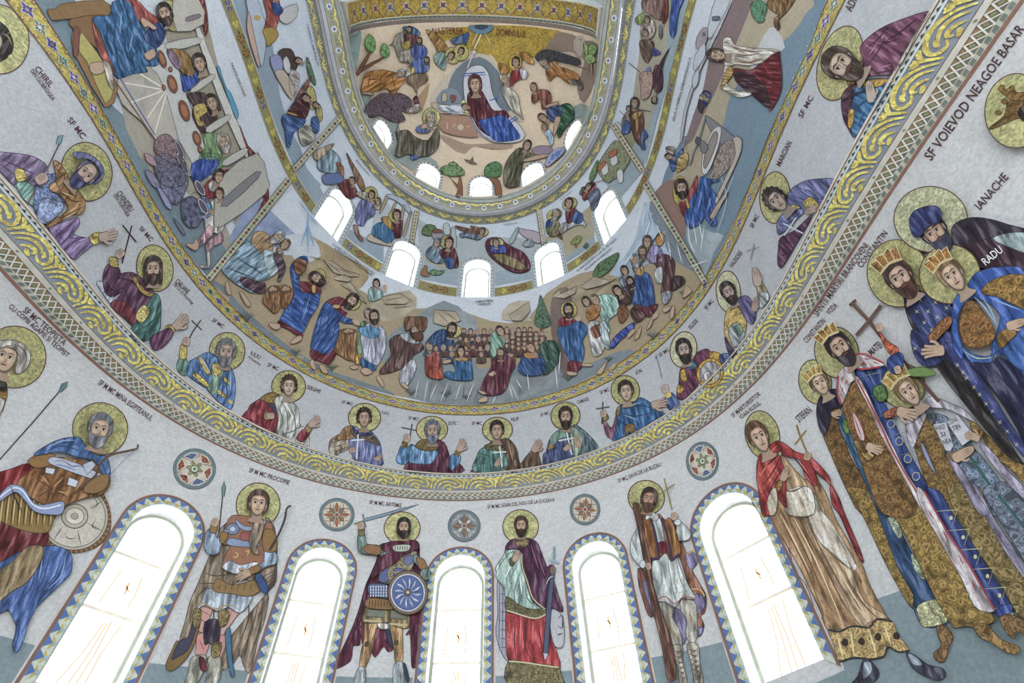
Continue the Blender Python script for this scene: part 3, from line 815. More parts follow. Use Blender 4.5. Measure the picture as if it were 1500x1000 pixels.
# ------------------------------------------------------------------ mosaic figures set into the walls
# each figure is drawn as flat inlays on the real wall surface: every inlay is triangulated, laid on
# the curved wall and given a thickness of its own; K = (x0, y0, scale) is the frame the outline uses
LAY = .0007
class Fig:
    def __init__(s, name, label, cat, K, at, up=0, unit=30, group=None, base=.008, parent=None, kind=None):
        s.K = K; s.n = 0; s.up = math.radians(up); s.unit = unit; s.base = base; s.clip = parent is not None; s.conch = parent is not None and parent.name == 'ceiling'; s.parts = {}; s.order = []; s.cur = None
        s.cx, s.cy = s.X(at); c = onwall(s.cx, s.cy)
        if parent is None:
            s.root = empty(name, c, label, cat, group, kind)
        else: s.root = parent
    def X(s, p): return (s.K[0]+p[0]/s.K[2], s.K[1]+p[1]/s.K[2])
    def part(s, name, label=None):
        s.cur = [name, [], label]; s.order.append(s.cur); return s
    def pts(s, d):
        if isinstance(d, str): d = P_(d)
        return [s.X(p) for p in d]
    def _add(s, px, faces, m, box=None):
        """px vertices + faces + boundary loop"""
        s.n += 1; off = s.base+s.n*(.003 if s.conch else .0008 if s.clip else LAY if s.cy > 420 else .0012)
        if not px: return
        if box is None: xs = [p[0] for p in px]; ys = [p[1] for p in px]; box = (min(xs), min(ys), max(xs), max(ys))
        V, Fc, mats, fm, uv = [], [], [], [], []; s.cur[1].append((V, Fc, mats, fm, uv, box)); o = 0
        c, sn = math.cos(s.up), math.sin(s.up)
        for x, y in px:
            V.append(onwall(x, y, off)); dx, dy = x-s.cx, y-s.cy
            uv.append(((dx*c+dy*sn)/s.unit, (dx*sn-dy*c)/s.unit))
        if m not in mats: mats.append(m)
        mi = mats.index(m)
        for f in faces: Fc.append(tuple(o+i for i in f)); fm.append(mi)
        return o, off
    def fill(s, P, m):
        n = len(P)
        if n < 3: return
        xs = [p[0] for p in P]; ys = [p[1] for p in P]
        w_, h_ = max(xs)-min(xs), max(ys)-min(ys)
        g = 9.0 if s.cy > 420 else 7.0; co_ = [Vector(p) for p in P]
        # long edges are split so that the inlay follows the curve of the wall
        Q = []
        for i in range(n):
            a, b = co_[i], co_[(i+1) % n]; k = max(1, int((b-a).length/g))
            for j in range(k): Q.append(a.lerp(b, j/k))
        n = len(Q); ed = [(i, (i+1) % n) for i in range(n)]; pts = list(Q); PP = [(q.x, q.y) for q in Q]
        if w_ > g and h_ > g:
            x = min(xs)+g/2
            while x < max(xs):
                y = min(ys)+g/2
                while y < max(ys):
                    if inside((x, y), PP): pts.append(Vector((x, y)))
                    y += g
                x += g
        cl = []
        if s.clip:
            cl = [c for c in CLIP if min(p[0] for p in c) < max(xs) and max(p[0] for p in c) > min(xs) and min(p[1] for p in c) < max(ys) and max(p[1] for p in c) > min(ys)]
            pts = [q for q in pts[:n]]+[q for q in pts[n:] if not any(inside((q.x, q.y), c) for c in cl)]
            for c in cl:
                o = len(pts); pts += [Vector(q) for q in c]; ed = ed+[(o+i, o+(i+1) % len(c)) for i in range(len(c))]
        r = delaunay_2d_cdt(pts, ed, [list(range(n))] if not cl else [], 1 if not cl else 0, 1e-4)
        fs = [tuple(f) for f in r[2]]
        if cl:
            def ok(f):
                q = sum((r[0][i] for i in f), Vector((0, 0)))/len(f); q = (q.x, q.y)
                return inside(q, PP) and not any(inside(q, c) for c in cl)
            fs = [f for f in fs if ok(f)]
        used = sorted({i for f in fs for i in f}); mp = {u: i for i, u in enumerate(used)}
        s._add([(r[0][u].x, r[0][u].y) for u in used], [tuple(mp[i] for i in f) for f in fs], m, box=(min(xs), min(ys), max(xs), max(ys)))
    def poly(s, d, col, kind='m', sm=3, line='auto', lw=1.0):
        P = s.pts(d)
        if sm: P = smooth_pts(P, sm, closed=True)
        s.fill(P, mat(col, kind) if isinstance(col, str) else col)
        if line == 'auto':
            c = lin(col) if isinstance(col, str) else (.2, .2, .2)
            xs = [p[0] for p in P]; ys = [p[1] for p in P]
            line = dark(col) if max(max(xs)-min(xs), max(ys)-min(ys)) > 12 else None
        if line: s.stroke(P, line, lw, closed=True)
        return s
    def stroke(s, P, col, w, closed=False, taper=False, kind='f'):
        n = len(P)
        if n < 2: return s
        px = []
        for i in range(n):
            if closed: a, b = P[(i-1) % n], P[(i+1) % n]
            else: a, b = P[max(0, i-1)], P[min(n-1, i+1)]
            dx, dy = b[0]-a[0], b[1]-a[1]; l = math.hypot(dx, dy) or 1
            ww = w/2*(1-.75*abs(2*i/(n-1)-1)**1.5 if taper and n > 2 else 1)
            px += [(P[i][0]-dy/l*ww, P[i][1]+dx/l*ww), (P[i][0]+dy/l*ww, P[i][1]-dx/l*ww)]
        m = n if closed else n-1
        s._add(px, [(2*i, 2*i+1, (2*i+3) % (2*n), (2*i+2) % (2*n)) for i in range(m)], mat(col, kind) if isinstance(col, str) else col)
        return s
    def line(s, d, col='#2c2622', w=1.0, sm=3, taper=True, kind='f'):
        """one or more strokes separated by |"""
        for q in (d.split('|') if isinstance(d, str) else [d]):
            P = s.pts(q)
            if sm and len(P) > 2: P = smooth_pts(P, sm)
            elif len(P) == 2:
                a, b = P; k = max(2, int(math.hypot(b[0]-a[0], b[1]-a[1])/12)+1)
                P = [(a[0]+(b[0]-a[0])*i/k, a[1]+(b[1]-a[1])*i/k) for i in range(k+1)]
            s.stroke(P, col, w, taper=taper, kind=kind)
        return s
    def limb(s, d, ws, col, kind='d', line='auto'):
        """tapering limb along d with widths ws (in the outline's frame)"""
        C = smooth_pts(P_(d) if isinstance(d, str) else d, 3); n = len(C); L = []; Rr = []
        ts = np.linspace(0, len(ws)-1, n)
        for i in range(n):
            a, b = C[max(0, i-1)], C[min(n-1, i+1)]; dx, dy = b[0]-a[0], b[1]-a[1]; l = math.hypot(dx, dy) or 1
            ww = float(np.interp(ts[i], range(len(ws)), ws))/2
            L.append((C[i][0]-dy/l*ww, C[i][1]+dx/l*ww)); Rr.append((C[i][0]+dy/l*ww, C[i][1]-dx/l*ww))
        return s.poly(L+Rr[::-1], col, kind, sm=0, line=line)
    def ell(s, c, rx, ry, col, kind='m', rot=0, n=26, line=None, lw=1.0):
        a = math.radians(rot); P = []
        for i in range(n):
            t = 2*math.pi*i/n; x, y = rx*math.cos(t), ry*math.sin(t)
            P.append((c[0]+x*math.cos(a)-y*math.sin(a), c[1]+x*math.sin(a)+y*math.cos(a)))
        return s.poly(P, col, kind, sm=0, line=line, lw=lw)
    def halo(s, c, rx, ry, rot=0, col='#b8b478', edge='#55302c', lw=1.4):
        s.part('halo'); return s.ell(c, rx, ry, col, 'g', rot, 36, edge, lw)
    # local head frame: unit = half the face height
    def LP(s, P, c, u, rot, kx=1):
        a = math.radians(rot); o = []
        for x, y in (P_(P) if isinstance(P, str) else P):
            x *= kx; X_, Y_ = x*u, -y*u
            o.append((c[0]+X_*math.cos(a)-Y_*math.sin(a), c[1]+X_*math.sin(a)+Y_*math.cos(a)))
        return o
    def head(s, c, u, rot=0, hair='#4a3728', beard=None, skin='#b99a80', long=0, t=0, kx=1, neck=True, hat=None, veil=None, curly=False, fine=True):
        L = lambda P: s.LP(P, c, u, rot, kx)
        dk = dark(skin, .62); px = u/s.K[2]
        s.part('hair')
        hc = veil or hair
        b = -.35-long
        if curly:
            P = []
            for i in range(22):
                an = math.radians(-35+250*i/21); r = 1.12+(.09 if i % 2 else -.03)
                P.append((r*.92*math.cos(an), .22+r*math.sin(an)))
            s.poly(L(P), hc, 'd', line=dark(hc, .5))
        else:
            s.poly(L([(-.62, b), (-.92, b+.1 if long else -.1), (-.98, .4), (-.72, 1.05), (0, 1.34), (.72, 1.05), (.98, .4), (.92, b+.1 if long else -.1), (.62, b)]), hc, 'd', line=dark(hc, .5))
        s.part('face')
        if neck: s.poly(L('-.38,-.4 .38,-.4 .42,-1.15 .75,-1.6 -.75,-1.6 -.42,-1.15'), dark(skin, .85), 'k', line=None)
        s.poly(L('-.7,.15 -.84,.2 -.8,-.2 -.66,-.25'), skin, 'k', line=None); s.poly(L('.7,.15 .84,.2 .8,-.2 .66,-.25'), skin, 'k', line=None)
        s.poly(L('0,1 .5,.85 .72,.3 .66,-.3 .42,-.8 0,-1.04 -.42,-.8 -.66,-.3 -.72,.3 -.5,.85'), dk, 'k', line=dark(skin, .45), lw=max(.6, px*.06))
        s.poly(L([(x*.86+t*.08, y*.9+.02) for x, y in P_('0,1 .5,.85 .72,.3 .66,-.3 .42,-.8 0,-1.04 -.42,-.8 -.66,-.3 -.72,.3 -.5,.85')]), skin, 'k', line=None)
        if fine:
            s.poly(L([(t*.1-.3, .55), (t*.1, .68), (t*.1+.3, .55), (t*.1+.2, .42), (t*.1-.2, .42)]), light(skin, 1.14), 'k', line=None)
            s.poly(L([(t*.15+.18, -.02), (t*.15+.5, .0), (t*.15+.42, -.3), (t*.15+.2, -.28)]), light(skin, 1.12), 'k', line=None)
            s.poly(L([(t*.15-.18, -.02), (t*.15-.5, .0), (t*.15-.42, -.3), (t*.15-.2, -.28)]), light(skin, 1.12), 'k', line=None)
        if beard:
            s.part('beard')
            s.poly(L([(-.7, .0), (-.6, -.32), (-.3, -.38), (0, -.3), (.3, -.38), (.6, -.32), (.7, .0), (.74, -.5), (.5, -1.1), (0, -1.38), (-.5, -1.1), (-.74, -.5)]), beard, 'd', line=dark(beard, .5))
            s.part('face')
        tx = t*.16
        for sx in (-1, 1):
            ex = tx+sx*.29
            s.poly(L([(ex-.17, .1), (ex, .19), (ex+.17, .1), (ex, .03)]), '#d8d0c4', 'f', line=None)
            if px > 4: s.poly(L([(ex-.07+t*.04, .17), (ex+.07+t*.04, .17), (ex+.06+t*.04, .04), (ex-.06+t*.04, .04)]), '#2a211c', 'f', line=None)
            s.line(L([(ex-.2, .12), (ex, .22), (ex+.2, .12)]), '#33271f', max(.55, px*.06), sm=2)
            s.line(L([(ex-.24, .31), (ex-sx*.02, .42), (ex+.24, .33)]), dark(hair, .7), max(.6, px*.08), sm=2)
        s.line(L([(tx-.06, .3), (tx+.03, .0), (tx+.09+t*.08, -.26), (tx-.09, -.32)]), dark(skin, .5), max(.55, px*.06), sm=2)
        if fine: s.line(L([(tx-.0, .28), (tx+.0, -.22)]), light(skin, 1.2), max(.5, px*.07), sm=0)
        s.line(L([(tx-.24, -.5), (tx, -.46), (tx+.24, -.5)]), '#7c4238', max(.7, px*.1), sm=2)
        if beard: s.line(L([(tx-.42, -.52), (tx-.2, -.4), (tx, -.38), (tx+.2, -.4), (tx+.42, -.52)]), beard, max(.8, px*.12), sm=2)
        if not hat:
            s.part('hair')
            s.poly(L([(-.8, .0), (-.93, .55), (-.6, 1.15), (0, 1.33), (.6, 1.15), (.93, .55), (.8, .0), (.68, .35), (.5, .66), (.18, .8), (-.1, .76), (-.45, .66), (-.66, .35)]), hc, 'd', line=None)
            for k_ in (-.5, -.15, .2, .55): s.line(L([(k_*1.2, .75), (k_, 1.0), (k_*.7, 1.25)]), dark(hc, .5), max(.5, px*.05), sm=2)
        return s
    def crown(s, c, u, rot, col='#a8863c', kx=1):
        L = lambda P: s.LP(P, c, u, rot, kx)
        s.part('crown')
        s.poly(L('-.68,.5 -.88,1.3 -.5,1.25 -.4,1.45 0,1.32 .4,1.45 .5,1.25 .88,1.3 .68,.5 0,.7'), col, 'p', sm=0, line='#e2d9b0', lw=1.2)
        s.line(L([(-.35, .65), (-.46, 1.34)]), '#e2d9b0', 1.1, sm=0, taper=False); s.line(L([(.35, .65), (.46, 1.34)]), '#e2d9b0', 1.1, sm=0, taper=False)
        s.line(L([(0, .7), (0, 1.34)]), '#e2d9b0', 1.1, sm=0, taper=False)
        s.line(L([(-.76, .5), (-.4, .68), (0, .74), (.4, .68), (.76, .5)]), '#d9c78a', 2.0, sm=2, taper=False)
        return s
    def hand(s, c, u, rot, kind='open', skin='#b99a80', mir=1):
        """u = hand length, fingers point along rot (0 = up)"""
        s.part('hand'); L = lambda P: s.LP([(x*mir, y) for x, y in (P_(P) if isinstance(P, str) else P)], c, u, rot)
        dk = dark(skin, .5); px = u/s.K[2]; lw = max(.5, px*.035)
        if kind == 'open':
            s.poly(L('-.2,-.05 .2,-.05 .27,.25 .24,.48 -.2,.5 -.24,.25'), skin, 'k', line=dk, lw=lw)
            for x0, x1, y1 in ((-.17, -.26, .86), (-.05, -.08, 1.0), (.08, .1, .97), (.19, .27, .82)):
                s.line(L([(x0, .4), ((x0+x1)/2, .66), (x1, y1)]), dk, max(1.1, px*.15), sm=2, taper=False)
                s.line(L([(x0, .38), ((x0+x1)/2, .66), (x1, y1-.02)]), skin, max(.8, px*.11), sm=2, taper=False, kind='k')
            s.line(L([(.17, .12), (.4, .3), (.47, .56)]), dk, max(1.2, px*.16), sm=2, taper=False)
            s.line(L([(.15, .12), (.39, .3), (.46, .54)]), skin, max(.9, px*.12), sm=2, taper=False, kind='k')
        elif kind == 'fist':
            s.poly(L('-.2,-.1 .22,-.1 .32,.15 .3,.5 .05,.62 -.24,.52 -.3,.2'), skin, 'k', line=dk, lw=lw)
            for y in (.12, .26, .4): s.line(L([(-.28, y), (-.02, y+.04), (.14, y)]), dk, lw, sm=2)
            s.line(L([(.05, .58), (.24, .42), (.2, .22)]), light(skin, 1.1), max(.8, px*.1), sm=2, kind='k')
        else:      # resting hand, fingers together
            s.poly(L('-.2,-.1 .2,-.1 .26,.3 .2,.8 .02,1. -.16,.85 -.24,.3'), skin, 'k', line=dk, lw=lw)
            for x in (-.09, .02, .12): s.line(L([(x, .42), (x*.9, .88)]), dk, lw, sm=0)
            s.line(L([(.2, .15), (.36, .38), (.34, .55)]), skin, max(.8, px*.11), sm=2, kind='k')
        return s
    def folds(s, d, col, w=1.2): return s.line(d, col, w)
    def done(s):
        by = {}
        for name, L, lab in s.order:
            by.setdefault(name, [[], lab])[0].extend(L)
        for name, (L, lab) in by.items():
            # inlays that touch form one piece; pieces apart from one another are parts of their own
            n = len(L); g = list(range(n))
            def root(i):
                while g[i] != i: i = g[i]
                return i
            for i in range(n):
                a = L[i][5]
                for j in range(i):
                    b = L[j][5]
                    if a[0]-2 < b[2] and b[0]-2 < a[2] and a[1]-2 < b[3] and b[1]-2 < a[3]: g[root(i)] = root(j)
            cl = {}
            for i in range(n): cl.setdefault(root(i), []).append(L[i])
            groups = list(cl.values()); stuff = len(groups) > 14
            if stuff: groups = [L]
            for G in groups:
                V, Fc, mats, fm, uv = [], [], [], [], []
                for v, f, m, mi, u, _ in G:
                    o = len(V); V += v; Fc += [tuple(o+i for i in q) for q in f]; uv += u
                    if m[0] not in mats: mats.append(m[0])
                    fm += [mats.index(m[0])]*len(f)
                if not Fc: continue
                o = mesh_obj(name.split('#')[0], V, Fc, mats, fm=fm, parent=s.root, uv=uv)
                if lab: o['label'] = lab
                if stuff: o['kind'] = 'stuff'
        return s.root
def _hex(c): return '#%02x%02x%02x' % tuple(max(0, min(255, int(round(x)))) for x in c)
def _rgb(h): h = h.lstrip('#'); return [int(h[i:i+2], 16) for i in (0, 2, 4)]
def dark(h, k=.45): return _hex([x*k for x in _rgb(h)])
def light(h, k=1.2): return _hex([x*k for x in _rgb(h)])

def lettering(txt, p0, p1, h, parent, col='#3f2226', name='lettering', off=.01, K=(0, 0, 1), sag=0):
    """an inscription set into the wall from p0 to p1"""
    cu = bpy.data.curves.new('t', 'FONT'); cu.body = txt; cu.size = 1; cu.resolution_u = 2; cu.offset = .012
    o = bpy.data.objects.new('t', cu); COL.objects.link(o)
    dg = bpy.context.evaluated_depsgraph_get(); me = bpy.data.meshes.new_from_object(o.evaluated_get(dg))
    V = [v.co.copy() for v in me.vertices]; Fc = [tuple(p.vertices) for p in me.polygons]
    bpy.data.objects.remove(o); bpy.data.meshes.remove(me); bpy.data.curves.remove(cu)
    if not V: return
    x0 = min(v.x for v in V); x1 = max(v.x for v in V)
    a = (K[0]+p0[0]/K[2], K[1]+p0[1]/K[2]); b = (K[0]+p1[0]/K[2], K[1]+p1[1]/K[2])
    dx, dy = b[0]-a[0], b[1]-a[1]; l = math.hypot(dx, dy); nx, ny = dy/l, -dx/l
    W = []
    for v in V:
        t = (v.x-x0)/(x1-x0); y = v.y/.72*h; q = sag*4*t*(1-t)
        W.append(onwall(a[0]+dx*t+nx*(y-q), a[1]+dy*t+ny*(y-q), off))
    return mesh_obj(name, W, Fc, mat(col, 'f'), parent=parent)
def C_(i, j): return ((0, 370, 740, 1100)[i], (0, 240, 480, 730)[j], 3.7025)
# ------------------------------------------------------------------ standing saints of the lower wall
SK = '#b89a82'
def fg(name, label, K, at, **k): return Fig(name, label, 'mosaic figure', K, at, **k)
# woman at the left edge
f = fg('mosaic_saint', 'mosaic saint in a pale pearled veil at the far left edge below the cornice', C_(0, 2), (50, 300), up=18, unit=40)
f.halo((78, 158), 172, 168, 0)
f.part('robe').poly('-60,300 10,230 34,290 40,360 30,400 0,470 -80,480', '#8a6a34', 'p')
f.poly('-60,400 0,380 25,400 10,450 -20,520 -80,520', '#c9c3b6', 'd')
f.head((38, 165), 78, 18, hair='#8c8a86', veil='#b9b5ab', skin='#c0a48c', t=-.6)
f.part('veil').poly('-60,100 0,70 90,72 150,110 165,170 140,225 90,250 85,215 110,170 100,120 60,95 0,110 -60,140', '#bdb8ae', 'd')
f.line('60,85 120,110 145,160 130,215|30,95 85,120 105,160', '#3f3a3a', 1.6); 
f.part('collar').poly('-40,280 10,290 36,300 34,330 0,335 -40,330', '#3c3630', 'p')
f.done()
# bearded archer with the round shield
f = fg('mosaic_saint', 'grey-bearded mosaic warrior with bow and round shield in a blue cloak', C_(0, 2), (400, 800), up=24, unit=46)
f.part('spear').line('-60,780 180,510 330,335', '#3c3430', 1.8, sm=0, taper=False).poly('318,345 335,305 370,290 358,322 330,350', '#5d7f84', 'm', sm=0)
f.halo((543, 548), 150, 143)
f.part('quiver_shield').poly('350,880 480,840 560,900 600,1010 590,1120 520,1190 400,1220 260,1190 250,1150 330,1000', '#7b5a3c', 'm')
f.K = C_(0, 3)
f.ell((400, 100), 190, 182, '#b6b0a0', 'm', 0, 34, '#6b4a38', 2.6)
f.ell((400, 100), 172, 164, '#c2bdb0', 'm', 0, 34, '#57503f', 1)
f.ell((405, 95), 72, 66, '#b3ac9a', 'm', 0, 24, '#5d5648', 1.4).ell((405, 95), 50, 44, '#cfcabc', 'm', 0, 20, '#6d6656', 1).ell((405, 95), 20, 18, '#a39c88', 'm', 0, 14, '#6d6656', .8)
f.line('480,60 560,10|470,130 560,180|420,170 440,255|340,150 290,225', '#6d6656', 1.6)
f.line('500,-20 530,30 500,60|350,190 370,215 410,215|520,110 500,150 520,165', '#57503f', 1.2)
for k in range(26):
    a = math.radians(-70+k*8.2); f.line([(400+188*math.cos(a), 100+181*math.sin(a)), (400+205*math.cos(a), 100+198*math.sin(a))], '#9a7f58', 2.2, sm=0, taper=False)
f.part('lower_cloak').poly('200,270 300,255 385,300 385,400 340,450 290,500 200,590 150,690 130,760 90,835 68,800 88,700 70,650 40,600 -30,620 -30,340 60,300', '#4d6ba6', 'd')
f.line('330,310 300,420 200,520|270,300 230,450 120,640|190,330 170,480 60,600|110,640 100,740 80,800|30,400 0,480', '#27407a', 2)
f.line('355,320 330,420 260,490|230,330 210,440', '#8ba4d2', 2)
f.part('skirt').poly('-30,100 60,120 180,170 262,180 245,255 150,270 60,310 -30,340', '#6a2126', 'd')
f.part('leg').poly('130,275 180,255 232,262 225,330 150,450 60,505 -30,570 -30,420 60,350', '#97835f', 'd')
f.part('armour_skirt').poly('-30,-20 60,-40 340,-50 320,60 290,120 262,180 180,185 60,150 -30,90', '#8a6f3c', 'm')
for k in range(9):
    x = 10+k*34; f.line([(x, -30), (x-12, 60), (x-20, 150)], '#4e3a20', 1.6); f.line([(x+10, -30), (x-2, 60), (x-10, 140)], '#c9b877', 2.2)
f.K = C_(0, 2)
f.part('sleeve').poly('-30,800 60,765 150,735 230,760 215,800 160,850 60,880 -30,900', '#8a2128', 'd')
f.part('breastplate').poly('250,715 330,700 440,720 560,760 600,830 560,900 470,920 360,960 340,985 200,940 90,850 170,770', '#8d6035', 'd')
f.line('280,870 200,820|280,870 240,780|280,870 330,790|280,870 390,850|280,870 370,920|280,870 290,960|280,870 200,920', '#4f3117', 1.8)
f.line('270,850 220,800|300,855 345,810|310,885 370,900', '#c79a62', 1.8)
f.poly('150,720 230,680 300,690 280,740 200,760', '#8f6a3c', 'm')
f.part('straps').poly('262,712 300,700 420,735 520,780 555,800 540,830 440,800 330,760 270,735', '#b3bacb', 'm')
f.line('290,725 340,720 390,750 440,750 500,790', '#55638c', 1.6); f.line('300,740 350,750 420,775', '#55638c', 1.4)
f.poly('250,755 300,765 290,795 245,785', '#c3c9d6', 'm', sm=0).poly('375,810 425,830 410,865 365,850', '#c3c9d6', 'm', sm=0).poly('450,740 500,720 520,745 470,800', '#b3bacb', 'm', sm=0)
f.part('belt').poly('0,905 60,850 130,870 175,940 230,960 330,940 350,960 330,1010 240,1010 180,990 130,930 80,890 0,940', '#8d9bc0', 'm')
f.line('0,918 70,868 125,885 175,955 240,980 330,960', '#dfe4ee', 2.0, taper=False)
f.part('cloak').poly('180,692 230,650 320,605 400,592 440,600 470,650 520,690 580,700 600,790 590,815 555,790 530,740 500,712 420,700 330,672 260,680', '#486a9e', 'd')
f.line('230,680 330,640 440,670|260,665 350,620 430,640|540,710 560,750 580,800|520,700 540,740', '#233a6a', 2)
f.line('250,650 340,612 410,610', '#8aa6cc', 2)
f.part('arm').poly('500,820 580,790 590,830 560,880 500,900 450,880', '#8a6a40', 'm')
f.part('bow').line('748,632 742,655 690,668 600,690 545,735 520,800 470,840 400,900', '#5b4634', 3.4, taper=False); f.line('748,645 670,720 590,805', '#5c79a8', .9, sm=0, taper=False)
f.part('arrow').line('60,860 90,940 120,1000', '#221d1c', 2)
f.head((540, 555), 74, 14, hair='#777b82', beard='#83868c', skin='#bb9d86', kx=.95)
f.done()
# young archer between the two left windows
f = fg('mosaic_saint', 'young mosaic warrior with spear, bow and blue quiver between the two leftmost windows', C_(0, 3), (1300, 300), up=10, unit=40)
f.part('spear').line('1208,-20 1185,200 1160,600 1150,1010', '#3a2f2c', 1.6, sm=0, taper=False); f.poly('1205,-10 1203,-60 1216,-95 1224,-60 1216,-10', '#6d8a8c', 'm', sm=0)
f.halo((1400, 34), 119, 119)
f.part('cloak').poly('1230,130 1160,260 1110,370 1070,470 1030,560 1000,680 975,770 1040,740 1080,700 1100,600 1150,540 1230,490 1330,440 1450,500 1440,640 1400,760 1380,860 1350,950 1320,900 1300,850 1260,900 1200,930 1170,860 1290,700 1440,520 1500,440 1490,250 1440,180', '#8b7a66', 'd')
f.poly('1440,100 1490,160 1500,330 1440,300 1400,260 1440,200', '#85745f', 'd')
f.line('1100,400 1180,420 1280,400|1080,460 1200,460|1060,540 1130,470|1400,560 1370,700 1310,830|1430,540 1410,700 1340,900|1330,520 1350,640 1270,850', '#4a3c30', 1.8)
f.part('leg').limb('1130,570 1100,660 1080,720', (70, 60, 50), '#c79c93', 'k').limb('1290,570 1230,660 1180,740', (70, 60, 50), '#c79c93', 'k').limb('1090,730 1100,790 1080,850', (74, 70, 56), '#c78f86', 'k').limb('1190,740 1190,800 1170,860', (70, 66, 50), '#c78f86', 'k')
f.line('1080,600 1150,640|1070,640 1130,680|1260,600 1230,680|1080,760 1110,830|1180,770 1200,830', '#a0545a', 1.6)
f.part('boot').poly('1040,860 1120,850 1110,920 1060,1010 1000,1010 1020,940', '#a9a898', 'd').poly('1130,860 1190,850 1200,940 1170,1010 1110,1010 1130,930', '#a9a898', 'd')
f.part('cloth').poly('1110,670 1190,660 1190,760 1170,840 1140,780 1110,790', '#3a2c40', 'd').poly('1080,860 1110,870 1120,930 1090,930', '#6a2328', 'd')
f.part('shield').poly('960,770 1000,790 1040,740 1070,640 1050,610 1090,600 1080,700 1040,820 980,900 920,935 900,900 930,830', '#7a6134', 'm').poly('975,770 1020,750 1050,650 1070,640 1060,720 1020,820 960,860 930,870', '#3d3a52', 'm')
f.part('greave').poly('1190,600 1240,610 1230,680 1190,690', '#7a6a3c', 'p').poly('1150,790 1200,780 1190,850 1150,860', '#7a6a3c', 'p').poly('1050,600 1090,610 1080,690 1050,700', '#7a6a3c', 'p')
f.part('sword_sheath').poly('1225,715 1250,710 1258,860 1272,950 1255,965 1240,900 1225,800', '#3f6a8a', 'm')
f.part('tunic').poly('1120,490 1220,500 1350,520 1360,560 1300,620 1240,590 1180,610 1110,580 1070,600 1100,540', '#9fabb8', 'd')
f.line('1060,590 1100,565 1170,600 1240,575 1310,610', '#a98c52', 2.2)
f.part('armour_skirt').poly('1180,430 1260,470 1400,440 1420,490 1350,530 1250,515 1160,500', '#8a6f42', 'm')
for k in range(6): f.line([(1195+k*34, 455), (1185+k*34, 505)], '#57431f', 1.3, sm=0)
f.part('torso').poly('1240,110 1300,90 1420,110 1481,150 1460,240 1440,330 1400,370 1290,410 1210,370 1225,300 1250,250 1200,240', '#96684e', 'm')
f.part('straps').poly('1245,215 1320,225 1400,235 1400,262 1320,262 1235,250', '#8796b4', 'm').poly('1280,110 1330,150 1410,140 1440,110 1430,150 1340,175 1290,150', '#8f9cb8', 'm').poly('1310,185 1380,185 1380,225 1310,225', '#9a5550', 'm')
f.poly('1215,355 1250,335 1300,360 1370,345 1400,350 1370,380 1290,410 1210,380', '#b9c2d0', 'd')
f.line('1270,290 1290,300 1280,320 1262,312|1330,290 1350,280 1340,310', '#d0b06a', 2)
f.part('pauldron').ell((1262, 165), 34, 30, '#7386a6', 'm', 0, 18, '#39445c', 1.2).ell((1262, 165), 17, 15, '#b8c3d4', 'm', 0, 14, '#39445c', .8)
f.part('sleeve').poly('1240,180 1205,230 1190,290 1150,305 1112,280 1110,210 1125,170 1160,165 1180,215 1215,170', '#8fa2b8', 'd').poly('1440,270 1500,300 1500,350 1440,370 1400,395 1390,370 1430,340', '#8fa2b8', 'd')
f.poly('1200,180 1240,190 1215,240 1190,230', '#8c6a3c', 'm').poly('1430,170 1490,180 1500,280 1430,280', '#8c6a3c', 'm')
f.part('cuff').poly('1145,140 1180,130 1172,185 1140,180', '#8c6a3c', 'm').poly('1350,380 1400,360 1410,390 1360,410', '#8c6a3c', 'm')
f.hand((1160, 142), 62, 25, 'fist', skin=SK); f.hand((1352, 400), 80, -115, 'open', skin=SK)
f.part('arrow')
for k in range(5): f.line([(1420+k*6, 430+k*18), (1500, 380+k*18)], '#4b443c', 1.1, sm=0, taper=False)
f.part('quiver').poly('1385,425 1410,405 1440,450 1455,500 1430,510 1400,470', '#38537e', 'm').ell((1425, 470), 22, 48, '#2f4a80', 'm', -25, 20, '#222c44', 1.1)
f.part('bow').K = C_(1, 3); f.line('208,38 185,55 175,110 150,175 118,235 90,280', '#3d3234', 3.0, taper=False); f.line('200,45 150,100 105,140', '#6a7a8c', .8, sm=0, taper=False)
f.part('drape').poly('20,110 60,130 50,200 20,260 40,290 10,300 -20,220 0,160', '#93836f', 'd')
f.K = C_(0, 3); f.head((1400, 30), 62, 8, hair='#5a4233', skin='#bf9f88', kx=.95, long=.25)
f.done()
# swordsman with the ornate round shield
f = fg('mosaic_saint', 'mosaic warrior raising a sword, maroon cloak and blue patterned round shield', C_(1, 3), (770, 400), up=3, unit=40)
f.part('sword').poly('610,108 700,85 820,50 905,30 820,62 700,100 612,122', '#7f97aa', 'm', sm=0).line('598,85 612,155', '#5d6f80', 2.6, sm=0, taper=False).line('552,138 600,122', '#6f7f70', 2.8, sm=0, taper=False)
f.halo((811, 160), 98, 88)
f.part('cloak').poly('740,235 690,270 670,340 640,410 610,480 580,590 540,700 470,850 440,925 530,880 545,800 580,795 585,740 600,700 700,680 850,660 905,800 915,600 905,300 905,270 870,230', '#591e38', 'd')
f.poly('590,700 840,690 830,740 855,740 860,860 868,920 905,880 912,700 900,560 600,600', '#5e2038', 'd').poly('590,690 740,700 770,800 735,830 710,800 665,860 640,820 610,830 590,760', '#66213a', 'd')
f.line('600,560 560,700 500,860|640,460 600,600 560,760|660,720 650,830|900,600 890,760 880,900', '#2e0d1e', 2)
f.part('leg').poly('615,655 680,665 660,740 655,800 612,915 580,915 590,820 605,760', '#ad8a5c', 'd').poly('740,660 810,665 812,730 815,790 812,890 775,890 765,800 745,740', '#ad8a5c', 'd')
f.line('645,680 625,760 600,880|780,690 770,760 790,860', '#6b4d2c', 1.8).line('660,700 640,770|800,700 795,780', '#dcc193', 2)
